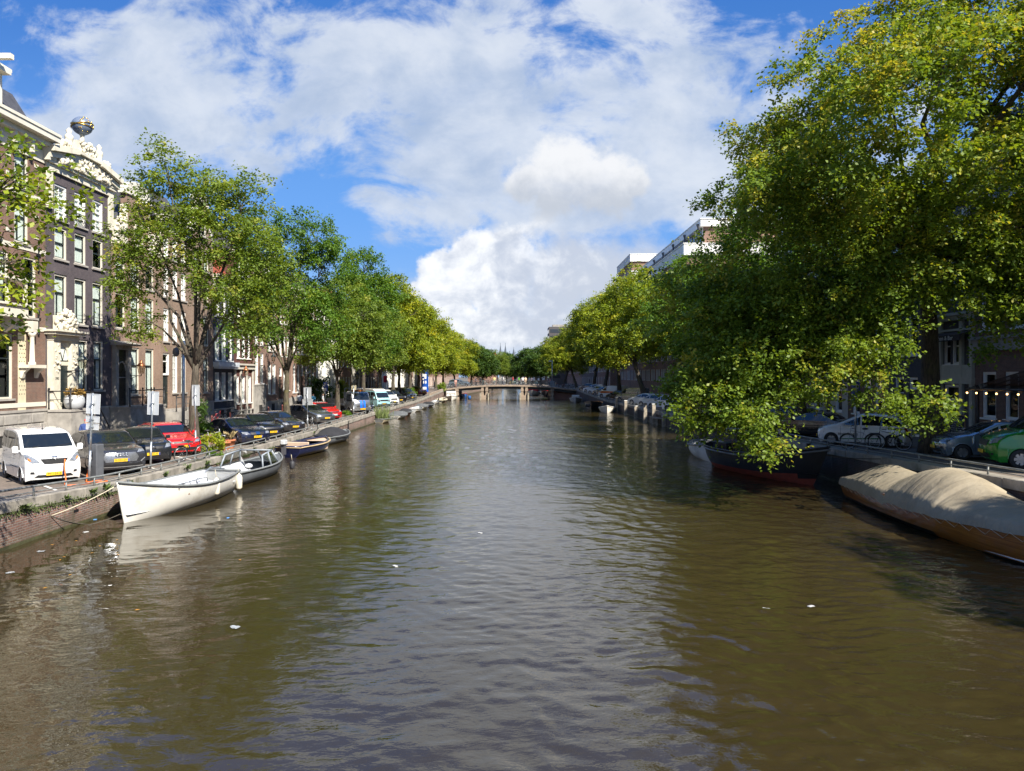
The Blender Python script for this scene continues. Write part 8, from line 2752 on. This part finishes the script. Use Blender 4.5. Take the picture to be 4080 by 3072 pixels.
# ------------------------------------------------------------------ people
def person(x, y, z, face, label, shirt, legs, skin=(.42, .25, .18), hair=(.05, .03, .02), pose='stand', hat=None, skirt=False):
    o = empty('person', (x, y, z), R(face), label, 'person')
    sw = .16 if pose == 'walk' else .03
    J = {'pel': (0, 0, .95), 'wst': (0, 0, 1.10), 'chs': (0, .01, 1.32), 'nck': (0, 0, 1.48), 'hd1': (0, -.01, 1.58), 'hd2': (0, -.02, 1.72),
         'sl': (.19, 0, 1.40), 'el': (.25, .03, 1.13), 'wl': (.24, -.08, .90), 'hl': (.235, -.11, .83),
         'sr': (-.19, 0, 1.40), 'er': (-.25, .03, 1.13), 'wr': (-.24, -.08, .90), 'hr': (-.235, -.11, .83),
         'il': (.10, 0, .90), 'kl': (.10, -sw, .50), 'al': (.10, sw * .9, .09), 'tl': (.10, sw * .9 - .17, .04),
         'ir': (-.10, 0, .90), 'kr': (-.10, sw * .3 - .02, .50), 'ar': (-.10, -sw * 1.6, .09), 'tr': (-.10, -sw * 1.6 - .17, .04)}
    if pose == 'lean':
        J.update({'wl': (.18, -.30, 1.12), 'hl': (.16, -.38, 1.12), 'wr': (-.18, -.30, 1.12), 'hr': (-.16, -.38, 1.12)})
    rad = {'pel': .15, 'wst': .135, 'chs': .16, 'nck': .06, 'hd1': .085, 'hd2': .085, 'sl': .075, 'el': .048, 'wl': .032, 'hl': .036, 'il': .10, 'kl': .062, 'al': .042, 'tl': .035}
    ed = [('pel', 'wst'), ('wst', 'chs'), ('chs', 'nck'), ('nck', 'hd1'), ('hd1', 'hd2'), ('chs', 'sl'), ('sl', 'el'), ('el', 'wl'), ('wl', 'hl'), ('chs', 'sr'), ('sr', 'er'), ('er', 'wr'), ('wr', 'hr'),
          ('pel', 'il'), ('il', 'kl'), ('kl', 'al'), ('al', 'tl'), ('pel', 'ir'), ('ir', 'kr'), ('kr', 'ar'), ('ar', 'tr')]
    names = list(J)
    pts = [J[n] for n in names]
    rr_ = [rad.get(n, rad.get(n[:-1] + 'l', .05)) for n in names]
    E_ = [(names.index(a), names.index(b)) for a, b in ed]
    for hd, sg in (('hl', 1), ('hr', -1)):     # fingers and thumb
        h = Vector(J[hd]); wv = Vector(J['w' + hd[1]])
        d = (h - wv).normalized()
        sd = Vector((0, 1, 0)) if abs(d.y) < .8 else Vector((1, 0, 0))
        for k in range(4):
            p0 = h + sd * (.018 * (k - 1.5)) + d * .02
            L = (.075, .085, .08, .062)[k]
            i0 = len(pts); pts += [tuple(p0 + d * .03), tuple(p0 + d * L)]; rr_ += [.009, .008]
            E_ += [(names.index(hd), i0), (i0, i0 + 1)]
        i0 = len(pts); pts += [tuple(wv.lerp(h, .6) + sd * .035), tuple(h + sd * .05 + d * .02)]; rr_ += [.011, .009]
        E_ += [(names.index(hd), i0), (i0, i0 + 1)]
    me = bpy.data.meshes.new('body')
    me.from_pydata(pts, E_, [])
    t = bpy.data.objects.new('body', me)
    col.objects.link(t)
    t.modifiers.new('skin', 'SKIN')
    sv = me.skin_vertices[0].data
    for i, q in enumerate(rr_): sv[i].radius = (q, q)
    sv[0].use_root = True
    sb_ = t.modifiers.new('sub', 'SUBSURF'); sb_.levels = 1; sb_.render_levels = 1
    dg = bpy.context.evaluated_depsgraph_get()
    bm_ = bpy.data.meshes.new_from_object(t.evaluated_get(dg))
    bpy.data.objects.remove(t)
    bm_.name = 'body'
    bm_.materials.clear()
    bm_.materials.append(mat('skin_%d' % int(skin[0] * 100), skin, .55))
    for p in bm_.polygons: p.use_smooth = True
    bo = link('body', bm_, o)
    def shell(sel, off, m, name):
        vs = [tuple(v.co + v.normal * off) for v in bm_.vertices]
        b = MB(); b.smooth = True
        b.add(vs, [tuple(p.vertices) for p in bm_.polygons if sel(p.center)])
        bm2 = bmesh.new(); me2 = b.mesh(name, m); bm2.from_mesh(me2)
        bmesh.ops.delete(bm2, geom=[v for v in bm2.verts if not v.link_faces], context='VERTS')
        bm2.to_mesh(me2); bm2.free()
        return link(name, me2, o)
    shell(lambda c: .93 < c.z < 1.50 and not (abs(c.x) > .17 and c.z < 1.14 and pose != 'coat'), .022, mat('cloth_%d_%d_%d' % tuple(int(k * 100) for k in shirt), shirt, .85), 'shirt')
    shell(lambda c: .10 < c.z < 1.0 and abs(c.x) < .2, .016 if not skirt else .05, mat('cloth_%d_%d_%d' % tuple(int(k * 100) for k in legs), legs, .85), 'trousers')
    shell(lambda c: c.z < .10, .012, TRIM, 'shoes')
    if hat is None: shell(lambda c: c.z > 1.66 or (c.z > 1.52 and c.y > .03), .014, mat('hair_%d' % int(hair[0] * 100), hair, .6), 'hair')
    else: shell(lambda c: c.z > 1.66, .02, mat('hat_%d' % int(hat[0] * 100), hat, .7), 'cap')
    g = MB(); g.ball((0, -.105, 1.645), .018, 6, .8, 1.2, 1.3); g.build('nose', mat('skin_%d' % int(skin[0] * 100), skin, .55), o)
    g = MB()
    for sg in (1, -1): g.ball((.032 * sg, -.092, 1.675), .010, 6)
    g.build('eyes', INK, o)
    return o
person(-20.3, 35.4, zl(35), 200, 'person in red cap and blue jacket standing behind the leaning sign pole', (.03, .06, .20), (.10, .16, .28), hat=(.6, .02, .02))
person(-22.0, 77.0, zl(77) + .1, 0, 'person in white hoodie with blue print by the stoop', (.62, .64, .66), (.02, .02, .025))
person(-20.7, 77.6, zl(77), 150, 'bald person in blue tee shirt right of the white hoodie', (.03, .16, .28), (.04, .04, .05), hair=(.42, .25, .18))
person(-20.2, 79.6, zl(79), 100, 'person in pale grey shirt beside the blue parking sign', (.34, .36, .38), (.03, .03, .04), pose='walk')
person(16.9, 90.2, zr(90), 30, 'person in dark coat standing among the white cars on the right', (.03, .03, .04), (.02, .02, .025))
for (x, dy, f, sh, lg, lb_, ps, ht) in ((-11.3, 1.2, 20, (.50, .25, .20), (.45, .22, .18), 'person in salmon outfit at the left end of the bridge', 'walk', None), (-7.2, 1.4, 90, (.03, .04, .08), (.02, .02, .03), 'person in dark clothes beside the white car on the bridge', 'walk', None), (-6.2, 1.1, 180, (.01, .01, .012), (.02, .02, .02), 'person in black left of the first pier', 'stand', None),
                                  (-3.4, 1.3, 0, (.60, .50, .20), (.50, .48, .42), 'person with yellow bag above the first pier', 'stand', None), (2.4, .9, 0, (.62, .62, .62), (.04, .04, .06), 'person in white tee shirt and dark trousers above the second pier', 'stand', None), (2.95, .8, 10, (.58, .42, .28), (.52, .38, .26), 'person in beige outfit right of the white tee shirt', 'stand', None),
                                  (5.3, 1.3, 80, (.03, .03, .04), (.60, .60, .58), 'person in dark top and white trousers on the bridge', 'walk', None), (6.2, 1.4, 90, (.05, .07, .07), (.06, .07, .09), 'person in dark jacket and pale cap on the bridge', 'walk', (.55, .5, .3)), (8.0, 1.5, 270, (.55, .25, .25), (.45, .2, .22), 'person in pink beside the lamp mast', 'walk', None), (4.3, 2.6, 180, (.6, .5, .52), (.05, .05, .06), 'person in pale pink top behind the bridge railing', 'stand', None),
                                  (.4, 3.0, 90, (.45, .03, .05), (.03, .03, .04), 'person in red jacket in the middle of the bridge', 'walk', None), (1.6, 1.0, 90, (.12, .5, .02), (.03, .03, .04), 'person with bright green bag on the bridge', 'walk', None), (-1.6, 3.2, 270, (.5, .5, .5), (.05, .06, .1), 'person in pale grey behind the yellow wrapped bicycle', 'walk', None)):
    person(x, BY0 + dy, dzb(x), f, lb_, sh, lg, pose=ps, hat=ht)
r_, s_, _ = car('estate', -8.3, 153.5, 0, P_SKY, 'pale blue estate car driving over the left part of the bridge', '', 'car', None, z=dzb(-9), detail=False)
